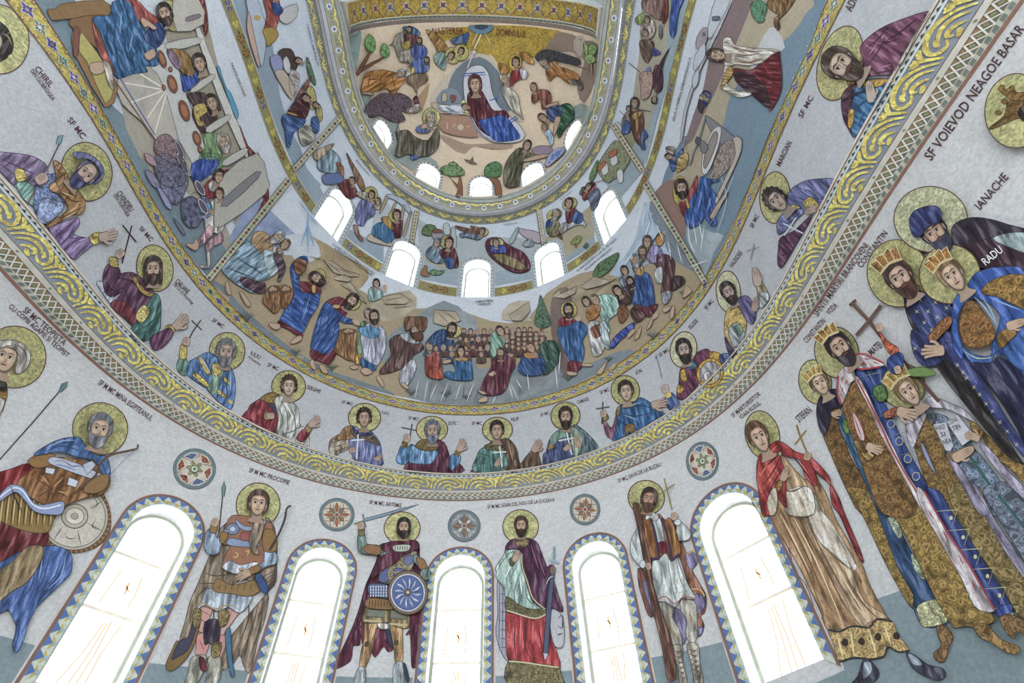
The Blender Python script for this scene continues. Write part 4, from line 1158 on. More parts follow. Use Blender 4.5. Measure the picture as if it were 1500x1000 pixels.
f.poly('610,775 632,775 628,802 605,802', '#4a3828', 'f', sm=0, line=None).poly('768,768 792,768 790,795 766,795', '#4a3828', 'f', sm=0, line=None)
f.part('boot').poly('572,920 612,925 605,1010 550,1010', '#aab3b8', 'd').poly('770,895 815,895 815,1010 765,1010', '#aab3b8', 'd')
f.part('sword_sheath').poly('720,715 745,715 760,800 745,800', '#2e3550', 'm').poly('815,900 830,900 850,980 835,990', '#2e3550', 'm')
f.part('tunic').poly('610,600 640,580 740,600 840,600 845,700 770,690 740,672 700,672 600,670', '#8f7c56', 'd').poly('625,598 715,604 712,645 620,640', '#75796a', 'm', sm=0).poly('750,600 835,615 832,655 745,648', '#75796a', 'm', sm=0)
f.line('605,660 700,668', '#b9ab80', 3, taper=False).line('740,680 840,685', '#b9ab80', 3, taper=False).poly('680,675 740,680 740,705 690,705', '#b8b6ac', 'd')
f.part('armour_skirt').poly('650,460 740,470 745,540 640,520 625,480', '#4d5878', 'm')
for r in range(4):
    for k in range(7): f.line([(642+k*14, 472+r*16), (640+k*14, 484+r*16)], '#b8c2d8', 2.0, sm=0, taper=False)
f.poly('630,540 760,555 760,600 620,590', '#85653c', 'm')
for k in range(8): f.line([(636+k*16, 545), (632+k*16, 592)], '#4a3318', 1.4, sm=0)
f.part('breastplate').poly('690,250 760,240 820,245 890,290 880,340 850,400 800,450 720,460 680,440 700,380 730,340 690,310', '#7d7a60', 'p')
f.poly('700,400 735,370 740,440 700,455 685,430', '#565c8c', 'm').poly('820,320 870,310 865,350 830,360', '#6a6c96', 'm').poly('770,380 820,385 800,420 765,415', '#5d6390', 'm')
f.line('740,350 790,340 840,370|730,400 790,400 830,410|760,340 740,400 745,450', '#a08a4c', 2.2)
f.poly('690,290 730,270 780,300 740,330 705,320', '#6f7f78', 'p')
f.part('cloak_shoulder').poly('695,255 750,235 790,232 880,225 905,260 870,285 820,310 790,320 770,290 760,270 720,290', '#5e1f3a', 'd').poly('760,270 800,320 760,360 700,390 640,440 660,370 690,320 740,290', '#561c34', 'd')
f.part('collar').poly('765,255 850,250 845,280 800,288 768,282', '#b3b7a8', 'm')
for k in range(6): f.line([(775+k*13, 256), (773+k*13, 282)], '#4a5560', 1.3, sm=0)
f.part('sleeve').poly('575,190 570,260 590,295 680,300 690,255 620,245 608,190', '#6f8a84', 'd').poly('885,300 930,350 965,400 950,440 920,430 925,400 890,360 870,330', '#6f8a84', 'd')
f.poly('612,252 690,258 685,305 610,290', '#8a653f', 'm').poly('890,320 930,330 945,375 905,380', '#8a653f', 'm').poly('578,155 605,155 603,200 575,198', '#6d6a44', 'p')
f.part('shield').ell((842, 510), 108, 118, '#7f6a50', 'm', 0, 40, '#4a3a2a', 1.6).ell((842, 510), 95, 104, '#c2c5cf', 'm', 0, 38, '#5a5a66', 1).ell((842, 510), 84, 93, '#55699f', 'm', 0, 36, '#2e3c66', 1)
f.part('shield_pattern')
for k in range(12):
    a = k*math.pi/6
    P = [(842+r*math.cos(a+d)*.9, 510+r*math.sin(a+d)) for r, d in ((16, 0), (42, .15), (66, .05), (86, .12), (60, .32), (36, .35))]
    f.poly(P, '#c5cbd8' if k % 2 else '#a9b2c6', 'f', sm=0, line='#39497a', lw=.7)
f.ell((842, 508), 15, 15, '#8a7a58', 'm', 0, 16, '#3a3028', 1).ell((842, 508), 6, 6, '#c8bd9a', 'm', 0, 10)
f.hand((590, 160), 56, -10, 'fist', skin=SK)
f.head((820, 158), 44, 2, hair='#2e231d', beard='#33261f', skin='#b3937a', kx=.85, long=.5)
f.done()
# saint with the sheathed sword
f = fg('mosaic_saint', 'mosaic saint in a purple mantle holding a sword point down, red lower robe', C_(2, 3), (120, 450), up=-1, unit=40)
f.halo((84, 152), 97, 92)
f.K = C_(1, 3); f.part('chainmail').poly('1370,370 1335,420 1325,500 1330,620 1320,740 1370,870 1440,880 1420,600', '#a7a7b4', 'm')
for k in range(9): f.line([(1338, 420+k*48), (1385, 425+k*48)], '#4d4d66', 1.3, sm=0)
for k in range(3): f.line([(1340+k*18, 400), (1336+k*18, 860)], '#4d4d66', 1.2, sm=0)
f.part('sleeve').poly('1380,260 1430,280 1415,320 1390,360 1400,380 1360,400 1318,392 1325,360 1360,310', '#a3bdb4', 'd')
f.K = C_(2, 3)
f.part('lower_robe').poly('10,600 100,620 215,620 240,700 270,800 300,920 200,905 100,890 20,890 5,740', '#aa3a3e', 'd')
f.line('60,650 50,760 60,870|120,640 100,760 140,880|180,660 190,760 220,890|220,680 250,820', '#5e1c24', 2).line('85,650 80,800|150,660 150,780', '#dd7a70', 2.2)
f.part('hem').poly('18,880 120,890 220,900 290,915 305,960 300,1010 20,1010', '#6e6440', 'p').line('20,882 100,888 200,903 290,915', '#c9c29a', 2, taper=False)
f.part('tunic').poly('20,300 60,290 100,330 120,420 170,530 215,590 160,610 80,600 10,550 -10,480 -50,420 -20,350', '#a2bcb2', 'd')
f.line('70,350 20,450|90,380 50,500 60,590|110,450 120,540 180,595|30,480 10,540', '#55786f', 1.8).line('40,340 0,430|80,420 90,520', '#e2efe8', 2)
f.part('band').poly('8,530 80,580 150,600 215,595 225,625 160,650 60,625 5,610', '#5d5636', 'p').line('8,606 60,622 160,650 222,626', '#cfcaa8', 1.8, taper=False)
f.part('chainmail_edge').poly('250,600 310,640 318,790 270,800 245,700', '#b4b4bc', 'm').line('285,650 310,635 310,700 285,690|280,740 312,730', '#3a3a4a', 2)
f.part('mantle').poly('0,275 30,225 110,212 170,235 195,290 230,380 262,440 290,530 315,612 250,590 190,590 140,540 110,440 85,360 88,290 60,270', '#532849', 'd')
f.line('120,250 160,380 220,560|160,250 200,380 250,560|190,330 240,460 290,590|95,310 130,430', '#291027', 2).line('140,250 180,380|175,300 215,420', '#8a5a80', 2)
f.line('90,300 92,370 120,450 150,540 215,598', '#b7ab84', 2, taper=False)
f.part('collar').poly('55,232 125,222 120,252 90,262 58,254', '#7a6a44', 'p').ell((85, 262), 9, 9, '#4c2f2c', 'm')
f.part('sleeve_right').poly('230,370 262,360 268,400 240,420 222,470 215,440', '#5a2c4e', 'd')
f.part('sword').poly('248,400 268,400 250,600 232,840 215,872 207,840 220,640', '#4d5570', 'm', sm=0).line('236,332 296,350', '#8fa7b8', 3, sm=0, taper=False).line('264,330 266,262', '#6f93a6', 3.4, sm=0, taper=False).poly('207,838 232,842 216,876', '#b8bcc4', 'm', sm=0)
f.line('262,420 240,430 220,470', '#c9cbd0', 1.4)
f.part('cuff').poly('22,330 46,318 50,352 28,362', '#5e5538', 'p')
f.hand((50, 335), 58, 20, 'rest', skin=SK); f.hand((256, 400), 50, 10, 'fist', skin='#7d6a5c')
f.head((86, 150), 44, 0, hair='#4a3028', beard='#3d2822', skin='#b3937a', kx=.85)
f.done()
# peasant martyr with the beam
f = fg('mosaic_saint', 'mosaic saint in embroidered vest and white trousers carrying a heavy brown beam', C_(2, 3), (850, 400), up=-10, unit=42)
f.K = C_(2, 2); f.halo((765, 920), 99, 93, 15); f.K = C_(2, 3)
f.part('cloak').poly('830,80 880,130 930,150 960,240 1000,330 1010,380 1060,470 1090,530 1085,610 1060,640 1080,690 1050,750 1020,640 1000,500 940,300 880,200', '#8a5c46', 'd').poly('720,380 760,400 790,520 800,640 770,620 745,540 725,470', '#7b4f3c', 'd')
f.poly('980,300 1020,290 1045,340 1010,385 985,350', '#7a7296', 'd').poly('1020,530 1085,540 1070,610 1030,640 1050,700 1078,690 1060,740 1035,730', '#7a7296', 'd').poly('880,590 980,620 990,700 970,790 940,760 900,700', '#6e6688', 'd').poly('745,460 790,450 800,560 830,680 790,600', '#7a7296', 'd')
f.line('1010,490 1060,495 1080,530|985,300 1020,280', '#c8a06a', 2.2, taper=False)
f.part('leg').poly('850,560 920,575 905,640 940,700 960,790 920,800 885,760 870,680', '#b3afa2', 'd').poly('960,540 1030,560 1040,640 1040,750 1010,790 980,740 985,660 950,600', '#b3afa2', 'd')
f.line('880,600 900,700 930,790|1000,600 1010,700', '#a07a4c', 2)
f.part('legging').poly('905,800 962,800 965,880 990,1010 950,1010 935,920', '#a79f92', 'd').poly('985,790 1045,790 1055,880 1075,1010 1030,1010 1010,900', '#a79f92', 'd')
for k in range(6):
    f.line([(912+k*7, 825+k*28), (962+k*4, 838+k*28)], '#57483c', 1.4, sm=0); f.line([(962+k*4, 818+k*28), (918+k*7, 850+k*28)], '#57483c', 1.2, sm=0)
    f.line([(992+k*6, 815+k*28), (1048+k*4, 832+k*28)], '#57483c', 1.4, sm=0); f.line([(1046+k*4, 812+k*28), (1000+k*6, 845+k*28)], '#57483c', 1.2, sm=0)
f.part('shirt').poly('800,340 860,300 920,300 960,400 1000,480 1030,545 960,540 920,590 870,560 810,550 800,450', '#c3cbc6', 'd')
f.line('880,320 900,450 925,570|840,340 850,440 820,540|930,330 950,440 1000,530|890,440 930,560', '#6f8580', 1.8)
f.line('830,545 870,530 920,570 970,530 1030,545', '#9a5a58', 1.8, taper=False)
f.part('sleeve').poly('720,150 745,120 740,250 760,330 740,370 700,330 680,290 685,220', '#bcc5c4', 'd').poly('930,110 980,150 1008,190 990,225 930,225 900,190 930,170', '#bcc5c4', 'd')
f.part('vest').poly('735,120 800,95 860,120 900,110 950,260 945,300 900,340 870,290 830,330 790,330 750,310', '#8e5e2e', 'd')
f.poly('800,100 840,110 860,200 870,290 840,290 815,200', '#c4ccca', 'd')
f.line('790,110 815,200 835,320|850,110 880,200 905,335|750,300 790,325 835,325|905,335 945,300', '#3d2a44', 4, taper=False)
f.line('760,160 770,290|910,150 925,260', '#d09a50', 2)
f.part('sash').poly('830,240 872,238 876,290 845,295', '#7c2438', 'd')
f.part('collar').poly('765,90 800,75 830,95 815,125 790,105 765,115', '#cdd3d2', 'd')
f.part('beam').poly('692,30 720,25 735,60 760,200 790,330 800,450 850,620 900,760 928,950 915,985 880,975 850,800 800,600 770,450 745,300 710,120', '#6c4737', 'd')
f.line('720,60 750,220 800,460 870,740 905,960|705,60 740,250 790,500 850,720', '#3b231c', 1.8)
f.part('cuff').ell((745, 355), 16, 22, '#c9d0d0', 'm', 0, 14, '#6c7c80', 1).ell((935, 128), 18, 18, '#c9d0d0', 'm', 0, 14, '#6c7c80', 1)
f.hand((780, 378), 50, -20, 'fist', skin=SK); f.hand((915, 110), 56, 5, 'fist', skin=SK)
f.part('cross').line('862,-110 905,60', '#8b7a3a', 2.0, sm=0, taper=False).line('845,-28 920,-80', '#8b7a3a', 1.8, sm=0, taper=False)
f.head((778, 5), 52, 8, hair='#3f2c24', beard='#553a2c', skin='#a98069', kx=.85, long=.2)
f.done()
# saint in the red cape right of the last window
f = fg('mosaic_saint', 'young mosaic saint in red cape and cream robe beside the rightmost window', C_(3, 2), (200, 850), up=-22, unit=48)
f.halo((62, 580), 92, 132, -14)
f.part('cross').line('247,525 268,590 310,690 365,830 420,960', '#8d6f34', 2.6, sm=0, taper=False).line('238,632 300,555', '#8d6f34', 2.4, sm=0, taper=False)
f.K = C_(3, 3)
f.part('red_lining').poly('0,0 60,0 130,100 200,260 240,390 300,470 340,590 330,610 280,480 210,380 150,240 60,110', '#7b2430', 'd').poly('430,-80 480,0 500,60 555,190 600,300 610,350 570,290 520,180 480,90 440,30', '#8c2a30', 'd')
f.part('robe').poly('70,-20 130,-60 330,-110 400,-40 440,60 470,130 530,230 600,350 650,480 740,640 770,670 680,650 640,690 540,700 420,710 380,620 300,450 240,330 160,200 100,90', '#a8865f', 'd')
f.poly('200,-60 300,-60 380,20 420,120 500,230 570,350 560,420 620,560 740,640 640,670 600,690 500,560 430,420 330,210 260,60', '#c6a987', 'd')
f.poly('300,20 350,0 380,60 430,120 500,230 560,340 575,370 550,390 460,310 370,230 320,130', '#d3c6b4', 'd')
f.line('180,60 300,300 440,620|130,60 280,340 400,640|230,60 380,330 560,690|560,390 600,460 580,400|370,240 470,330 550,390|300,120 420,350 560,600|470,340 600,560 690,650', '#6b4a2c', 2.0)
f.line('210,60 350,330 500,680|160,80 320,400|440,330 560,530 650,670', '#e8cfa8', 2.2)
f.part('hem').poly('420,710 480,720 550,690 640,690 680,650 765,665 800,740 860,820 800,830 740,800 720,860 650,870 560,860 480,885 450,800', '#b09660', 'p')
f.line('422,712 480,722 550,692 640,700 685,655 765,668', '#2b2a30', 2.6, taper=False).line('480,885 560,862 640,870 720,855 745,805 800,832 862,822', '#2b2a30', 2.6, taper=False)
for x, y in ((510, 780), (600, 775), (690, 750), (790, 745)): f.poly([(x-20, y), (x-5, y-22), (x+16, y-10), (x+14, y+16), (x-8, y+18)], '#33241e', 'f', line=None)
f.line('470,740 500,870|540,720 560,850|640,710 680,850|720,680 760,790', '#efdcae', 2.6)
f.part('shoe').poly('610,870 650,880 695,950 640,1010 545,1010 580,960', '#3f3e50', 'd').poly('612,890 650,890 655,940 610,975', '#93a0ae', 'd').poly('840,840 890,850 960,900 1040,920 1055,960 1020,985 960,970 880,920', '#3f3e50', 'd').poly('850,840 900,860 930,900 880,900', '#93a0ae', 'd')
f.K = C_(3, 2)
f.part('tunic').poly('165,690 230,760 300,840 300,900 200,880 170,790', '#c3a379', 'd').poly('80,960 90,900 130,860 145,930 130,1010 90,1010', '#c6b8a2', 'd').poly('180,900 260,860 330,880 340,1010 200,1010', '#d5c9b4', 'd')
f.line('180,880 230,885 290,855', '#4a3020', 2)
f.part('cape').poly('70,670 130,615 180,625 240,670 330,705 420,800 430,850 400,820 345,770 360,840 340,855 290,800 270,720 200,700 160,690 190,800 190,900 195,980 150,920 140,870 110,880 85,950 100,1010 60,1010 40,870 30,780 40,700', '#a13436', 'd')
f.poly('70,670 160,690 130,800 60,900 40,870 30,780', '#b3493f', 'd')
f.line('60,700 155,690|70,760 150,690|60,860 120,780 160,700|220,690 280,760 340,850|90,900 170,760|320,730 350,780 420,840', '#4c1218', 2.2).line('90,690 140,640|50,800 90,740|260,720 310,790', '#da7a68', 2)
f.part('brooch').ell((157, 682), 10, 12, '#9a9a78', 'm', 0, 14, '#3d3a30', 1)
f.part('cuff').poly('135,840 165,825 170,860 145,890', '#8d6a3a', 'p')
f.hand((172, 820), 75, 20, 'rest', skin=SK); f.hand((300, 710), 62, 20, 'fist', skin=SK)
f.head((45, 600), 78, -27, hair='#6a4a30', skin='#c3a48c', kx=.75, t=.5)
f.done()
# ------------------------------------------------------------------ the princes' group at the right
# small prince at the back
f = fg('mosaic_saint', 'crowned young mosaic prince in black cape, leftmost and smallest of the crowned group', C_(3, 2), (450, 600), up=-24, unit=48, base=0.008)
f.halo((348, 292), 88, 120, -12)
f.K = C_(3, 2); f.part('robe').poly('370,500 420,440 490,440 500,560 540,700 640,860 700,1000 740,1010 600,1010 520,880 440,700 390,580', '#6e5026', 'p')
f.K = C_(3, 3); f.part('robe').poly('520,-60 640,-40 720,80 760,180 800,300 860,420 920,540 880,600 800,480 720,330 640,160 570,20', '#8a7036', 'p')
f.part('caftan').poly('650,-60 700,0 780,120 850,250 920,380 1000,500 1060,600 1070,680 940,695 880,590 880,520 800,380 740,220 680,60', '#2f4f78', 'd')
f.poly('905,580 1000,545 1045,590 1062,670 940,695 910,640', '#b9b98e', 'p').poly('715,40 770,80 820,180 800,215 750,130', '#a9b49a', 'p').poly('870,300 910,330 945,430 920,430 880,370', '#a9b49a', 'p')
f.K = C_(3, 2); f.part('caftan').poly('470,450 540,470 560,560 640,740 720,900 760,1010 700,1010 600,800 530,650 480,540', '#2d5a7c', 'd')
f.poly('500,500 560,500 560,560 510,570', '#5a7a3c', 'p').poly('620,740 680,780 720,900 680,880', '#a9b49a', 'p')
f.part('cape').poly('400,350 455,330 500,370 490,430 440,440 430,500 400,580 370,540 355,450 370,380', '#28203a', 'd')
f.hand((440, 470), 60, 75, 'open', skin=SK)
f.K = C_(3, 3); f.part('boot').poly('1010,690 1060,690 1095,750 1075,800 1050,880 1010,880 990,840 1030,800 1015,740', '#7a5c34', 'p'); f.K = C_(3, 2)
f.head((375, 305), 62, -30, hair='#6a5238', skin='#c6ab92', kx=.85, t=.4); f.crown((365, 300), 66, -32)
f.done()
# tall bearded prince in ermine
f = fg('mosaic_saint', 'dark-bearded crowned mosaic prince in long gold robe with red-edged ermine collar', C_(3, 2), (650, 600), up=-26, unit=50, base=0.021)
f.halo((465, 133), 119, 140, -16)
f.part('mantle').poly('560,190 620,170 720,200 745,260 700,330 760,480 860,680 940,820 1020,960 1080,1010 900,1010 760,780 640,560 590,330', '#2f4a8c', 'd')
for k in range(8):
    x, y = 640+k*58, 260+k*105; f.line([(x-60, y+10), (x+60, y-20), (x+70, y+60)], '#9aa06a', 1.4, sm=0).line([(x-20, y-50), (x+40, y+60)], '#8a95c8', 1.2, sm=0)
for k in range(6):
    x, y = 760+k*45, 500+k*95; f.ell((x, y+20), 20, 22, '#3c4c96', 'm', 0, 12, '#b9bb86', 1.2)
f.poly('660,330 720,310 740,380 690,400', '#51703a', 'p')
f.K = C_(3, 3)
f.part('mantle').poly('900,-60 1020,-40 1080,60 1200,240 1300,400 1400,560 1410,620 1340,640 1240,500 1100,290 980,90', '#2e4280', 'd')
for k in range(6):
    x, y = 1010+k*66, 40+k*105; f.line([(x-20, y+30), (x+110, y+20), (x+80, y+110)], '#c9c99a', 1.8, sm=0); f.ell((x+75, y+65), 10, 12, '#c9c99a', 'f', 0, 8)
f.part('hem').poly('1330,600 1400,570 1420,600 1390,640 1340,640', '#3a4f96', 'd')
f.part('robe').poly('690,-60 880,-60 960,70 1040,220 1150,400 1230,560 1320,640 1310,670 1240,700 1160,690 1100,700 1060,640 1000,540 900,330 800,130', '#8f7438', 'p')
f.K = C_(3, 2)
f.part('robe').poly('500,400 560,290 600,300 640,400 700,520 760,640 830,800 900,1010 720,1010 640,850 560,620 510,480', '#7a5a2c', 'p')
f.part('fur_front').poly('560,270 600,290 680,460 760,620 840,780 920,900 990,1010 940,1010 860,870 780,720 700,570 630,410', '#cbb9bb', 'd').line('575,280 680,480 780,690 880,860 970,1010', '#a2353f', 2.2, taper=False)
f.K = C_(3, 3); f.part('fur_front').poly('900,-60 950,-20 1060,180 1180,360 1270,520 1325,600 1280,615 1210,580 1140,430 1020,220 920,40', '#cdc0c4', 'd').line('940,-40 1060,170 1180,350 1320,600', '#a2353f', 2.4, taper=False).line('960,60 990,110|1040,170 1070,230|1130,310 1150,360|1200,440 1220,500', '#a2353f', 2); f.K = C_(3, 2)
f.part('ermine').poly('545,200 560,150 600,145 720,195 700,210 640,222 580,218', '#cfc0c2', 'd').poly('470,260 500,215 545,210 565,280 540,300 495,415 465,350', '#cfc3c4', 'd')
f.line('560,150 620,142 720,192|548,205 600,225 700,210|475,260 470,350 495,415', '#b03742', 2.4, taper=False).line('500,260 490,290|520,280 512,310|500,320 492,350|610,165 640,172|600,190 630,200|660,185 690,192', '#8c3038', 1.8)
f.part('slit').poly('552,460 580,490 610,560 615,610 590,600 565,540', '#cfc0c0', 'm', line='#a2353f').line('560,480 600,600', '#a2353f', 1.8)
f.poly('590,650 620,640 660,690 640,720 610,700', '#9a7a3c', 'p')
f.part('sleeve').poly('560,610 620,620 640,650 620,680 570,650', '#7b6132', 'd')
f.hand((632, 640), 90, 110, 'open', skin='#c7aa90')
f.K = C_(3, 3); f.part('boot').poly('1210,690 1280,680 1350,760 1450,800 1450,840 1390,835 1300,780 1240,750', '#8a6c3a', 'p').poly('1350,640 1420,630 1500,680 1500,740 1440,720 1430,760 1380,720', '#7a5c34', 'p')
f.K = C_(3, 2)
f.head((485, 112), 84, -38, hair='#33262a', beard='#33262c', skin='#bb9c86', kx=.8, t=.3); f.crown((455, 90), 80, -38, '#a0762e')
f.done()
# youth holding the open book
f = fg('mosaic_saint', 'crowned mosaic youth in grey-trimmed gold mantle holding an open white book', C_(3, 2), (1050, 650), up=-28, unit=50, base=0.034)
f.halo((826, 316), 118, 122, -14)
f.part('gown').poly('960,480 1060,480 1200,640 1300,760 1400,900 1500,1010 1280,1010 1150,800 1060,700 980,560', '#6f7f94', 'p')
f.line('1190,700 1260,800 1330,900 1400,1010', '#2f5f5a', 4, taper=False)
f.part('mantle').poly('900,540 960,460 1000,520 1060,680 1120,800 1200,940 1240,1010 1040,1010 960,860 890,650', '#7b6031', 'p').poly('940,430 1030,430 1140,470 1240,560 1300,680 1400,760 1500,850 1500,760 1400,700 1260,560 1150,460 1040,410', '#8c6f38', 'p')
f.K = C_(3, 3)
f.part('mantle').poly('1060,-60 1240,-60 1300,100 1380,260 1481,440 1500,640 1440,620 1340,440 1200,240', '#7f6c3e', 'p').part('gown').poly('1260,-60 1500,-60 1500,330 1420,230 1330,90', '#6d7788', 'p').part('gown_edge').poly('1190,-60 1230,-60 1310,90 1420,260 1500,380 1500,450 1400,320 1300,150', '#9a93ac', 'd')
f.line('1340,-20 1440,100 1500,180', '#2f5f5a', 4, taper=False)
f.K = C_(3, 2)
f.part('fur_edge').poly('940,400 980,370 1060,400 1150,440 1230,520 1150,480 1060,440 960,430', '#b9b2bc', 'd').poly('840,500 900,440 945,440 950,480 915,560 880,650 850,600', '#b9b2bc', 'd').poly('1060,690 1110,720 1200,860 1280,980 1290,1010 1240,1010 1160,880', '#9a93ac', 'd').poly('1240,640 1290,650 1400,780 1500,880 1500,940 1380,830', '#a39cb2', 'd')
f.poly('920,620 950,660 1000,780 1010,800 970,750 935,680', '#8f95b8', 'm')
f.part('collar').poly('940,420 970,430 1000,480 980,520 950,470', '#5c626e', 'p')
f.part('book', 'open white book with dark lettering').poly('988,525 1060,510 1100,640 1080,670 1055,665', '#c9c9d2', 'm', sm=0).poly('1058,508 1120,468 1215,590 1145,640', '#c9c9d2', 'm', sm=0)
for w_, a_, b_ in (('VIASI', (1003, 556), (1052, 546)), ('SI', (1030, 592), (1056, 587)), ('NEA', (1043, 632), (1090, 620)), ('CONS', (1074, 528), (1124, 502)), ('TIN', (1098, 560), (1138, 540))): lettering(w_, a_, b_, 7, f.root, col='#2a2630', off=.1, K=C_(3, 2))
f.part('sleeve').poly('1070,690 1110,670 1130,700 1100,725', '#a0763c', 'p').poly('1190,500 1260,560 1240,600 1200,560', '#8c6f38', 'p')
f.hand((1110, 705), 115, 60, 'rest', skin='#c3a58c'); f.hand((1235, 600), 80, -70, 'open', skin='#c3a58c')
f.part('sleeve_hand').poly('720,460 790,430 800,470 730,490', '#8f4f34', 'p'); f.hand((800, 450), 110, 105, 'open', skin='#c3a58c')
f.head((855, 350), 82, -38, hair='#8c6f4c', skin='#c6aa92', kx=.75, t=.3); f.crown((838, 330), 88, -38)
f.done()
# long processional cross
f = Fig('mosaic_cross', 'tall brown patriarchal cross held diagonally over the crowned group', 'cross', C_(3, 1), (650, 850), up=-40, unit=40, base=0.047)
f.part('shaft').line('545,750 640,850 700,930 790,1030 900,1150 1020,1290', '#5d3f35', 5.2, sm=0, taper=False)
f.part('crossbar').line('570,930 640,850 705,765', '#5d3f35', 4.8, sm=0, taper=False).line('535,768 570,738', '#5d3f35', 4.8, sm=0, taper=False)
f.line('548,750 640,845', '#8a6a58', 1.2, sm=0).line('575,930 690,790', '#8a6a58', 1.0, sm=0)
f.done()
# prince in the starred blue coat
f = fg('mosaic_saint', 'brown-bearded crowned mosaic prince in dark blue starred coat, hand stretched to the cross', C_(3, 1), (900, 850), up=-34, unit=52, base=0.060)
f.halo((795, 593), 165, 183, -10)
f.part('cloak').poly('830,690 880,660 900,720 930,820 980,960 940,990 880,900 840,800', '#2c2230', 'd')
f.K = C_(3, 2); f.part('cloak').poly('1000,180 1060,120 1160,200 1260,400 1400,620 1500,760 1500,700 1500,740 1400,700 1280,560 1150,400 1040,260', '#281f22', 'd'); f.K = C_(3, 1)
f.part('coat').poly('870,680 920,690 1000,720 1080,760 1110,860 1080,900 1000,930 960,960 900,880 860,800', '#333f76', 'd').poly('870,900 960,930 1060,900 1100,960 1060,1040 1000,1090 930,1090 880,1020', '#39437a', 'd')
f.K = C_(3, 2); f.part('coat').poly('1050,90 1110,90 1200,200 1300,350 1420,540 1500,640 1500,720 1400,600 1280,430 1160,260 1050,150', '#3c4680', 'd'); f.K = C_(3, 1)
f.part('star_pattern')
for x, y in ((920, 740), (960, 800), (1000, 750), (940, 860), (1010, 830), (1060, 780), (900, 800), (980, 900), (1040, 1000), (960, 1020), (1120, 1090), (1170, 1160), (1240, 1250), (1310, 1340), (1390, 1450), (890, 1000), (1150, 1130), (1210, 1210), (1275, 1300), (1350, 1400), (1440, 1520)):
    f.line([(x-12, y-8), (x+12, y+8)], '#c9c69a', 1.2, sm=0).line([(x+8, y-12), (x-8, y+12)], '#c9c69a', 1.2, sm=0)
f.part('cuff').poly('960,940 1040,840 1090,830 1080,880 1030,930 1000,960', '#84562c', 'p').poly('840,1120 930,1100 1000,1130 980,1150 860,1150', '#6c8a4a', 'm')
f.part('collar').poly('880,690 900,655 915,680 890,710', '#8c8446', 'p')
f.hand((1040, 1010), 120, -95, 'open', skin='#c3a58c')
f.K = C_(3, 1); f.part('arm').poly('690,900 740,960 800,1000 790,1060 730,1000', '#b65a3a', 'p'); f.poly('740,1060 800,1020 830,1060 800,1140 750,1120', '#31488a', 'd')
f.hand((700, 900), 60, -20, 'fist', skin='#c7aa90'); f.hand((800, 1130), 60, -20, 'fist', skin='#c7aa90')
f.head((812, 622), 92, -35, hair='#4a3226', beard='#57352e', skin='#bf9f8a', kx=.85, t=-.2); f.crown((790, 600), 100, -35, '#94662e')
f.done()
# man in the blue fur hat
f = fg('mosaic_saint', 'mosaic nobleman in round dark blue fur hat and black mantle, topmost of the right group', C_(3, 1), (1200, 400), up=-34, unit=52, base=0.073)
f.halo((975, 300), 200, 178, 4, col='#c2c29a')
f.part('mantle').poly('1090,345 1130,310 1200,290 1300,300 1400,330 1500,360 1500,420 1400,400 1320,400 1280,440 1100,450 1090,400', '#2c2130', 'd')
f.part('robe').poly('1100,440 1200,430 1320,400 1400,440 1500,500 1500,600 1400,590 1250,560 1200,600 1120,520', '#3a1d2e', 'd').poly('1310,405 1400,375 1500,380 1500,480 1400,450', '#8f9fa2', 'd')
f.head((1000, 375), 90, -38, hair='#31303e', beard='#3d4058', skin='#b79680', kx=.85, t=-.3, hat=True)
f.part('fur_hat').poly('860,330 870,270 930,235 1000,228 1030,260 1025,310 960,340 915,395 880,390', '#272f66', 'd')
f.done()
# prince with blue mantle in front
f = fg('mosaic_saint', 'beardless crowned mosaic prince in bright blue mantle over gold brocade, rightmost of the group', C_(3, 1), (1200, 750), up=-34, unit=56, base=0.086)
f.halo((1078, 598), 165, 160, -6)
f.part('mantle').poly('1100,740 1160,690 1200,610 1250,580 1340,560 1500,600 1500,1010 1400,1040 1300,1010 1350,860 1330,790 1240,730 1180,740 1130,800 1120,900 1150,1000 1140,1060 1090,960', '#2f57a4', 'd')
f.K = C_(3, 2); f.part('mantle').poly('1140,100 1200,140 1300,150 1320,60 1420,20 1500,0 1500,280 1440,230 1340,120 1300,190 1200,190', '#3763a8', 'd').line('1160,130 1230,165 1310,160', '#c9cf9c', 1.6)
f.part('under_robe').poly('1190,190 1300,190 1360,160 1500,300 1500,640 1440,540 1340,380 1240,260', '#23234a', 'd').line('1230,220 1360,400 1500,600|1300,210 1420,340 1500,430', '#11122c', 2.2); f.K = C_(3, 1)
f.part('brocade').poly('1250,700 1290,640 1400,600 1500,620 1500,780 1420,760 1340,720', '#8c6c30', 'p').poly('1130,860 1160,760 1200,740 1260,800 1320,900 1310,960 1240,1000 1160,980 1140,930', '#80592a', 'p').poly('1340,920 1420,880 1440,920 1400,960 1360,1000 1340,980', '#9a7436', 'd')
f.line('1260,730 1300,790 1340,890|1290,720 1380,760 1460,790|1210,720 1270,780 1330,870', '#8fb4e0', 2)
f.part('brooch').ell((1180, 702), 11, 11, '#b03a34', 'm', 0, 14, '#3d2a20', 1)
f.hand((1400, 880), 100, 70, 'rest', skin='#c7aa90')
f.head((1095, 610), 88, -38, hair='#9a7a54', skin='#c6aa92', kx=.8, t=-.2); f.crown((1070, 590), 92, -38, '#a0702c')
f.done()
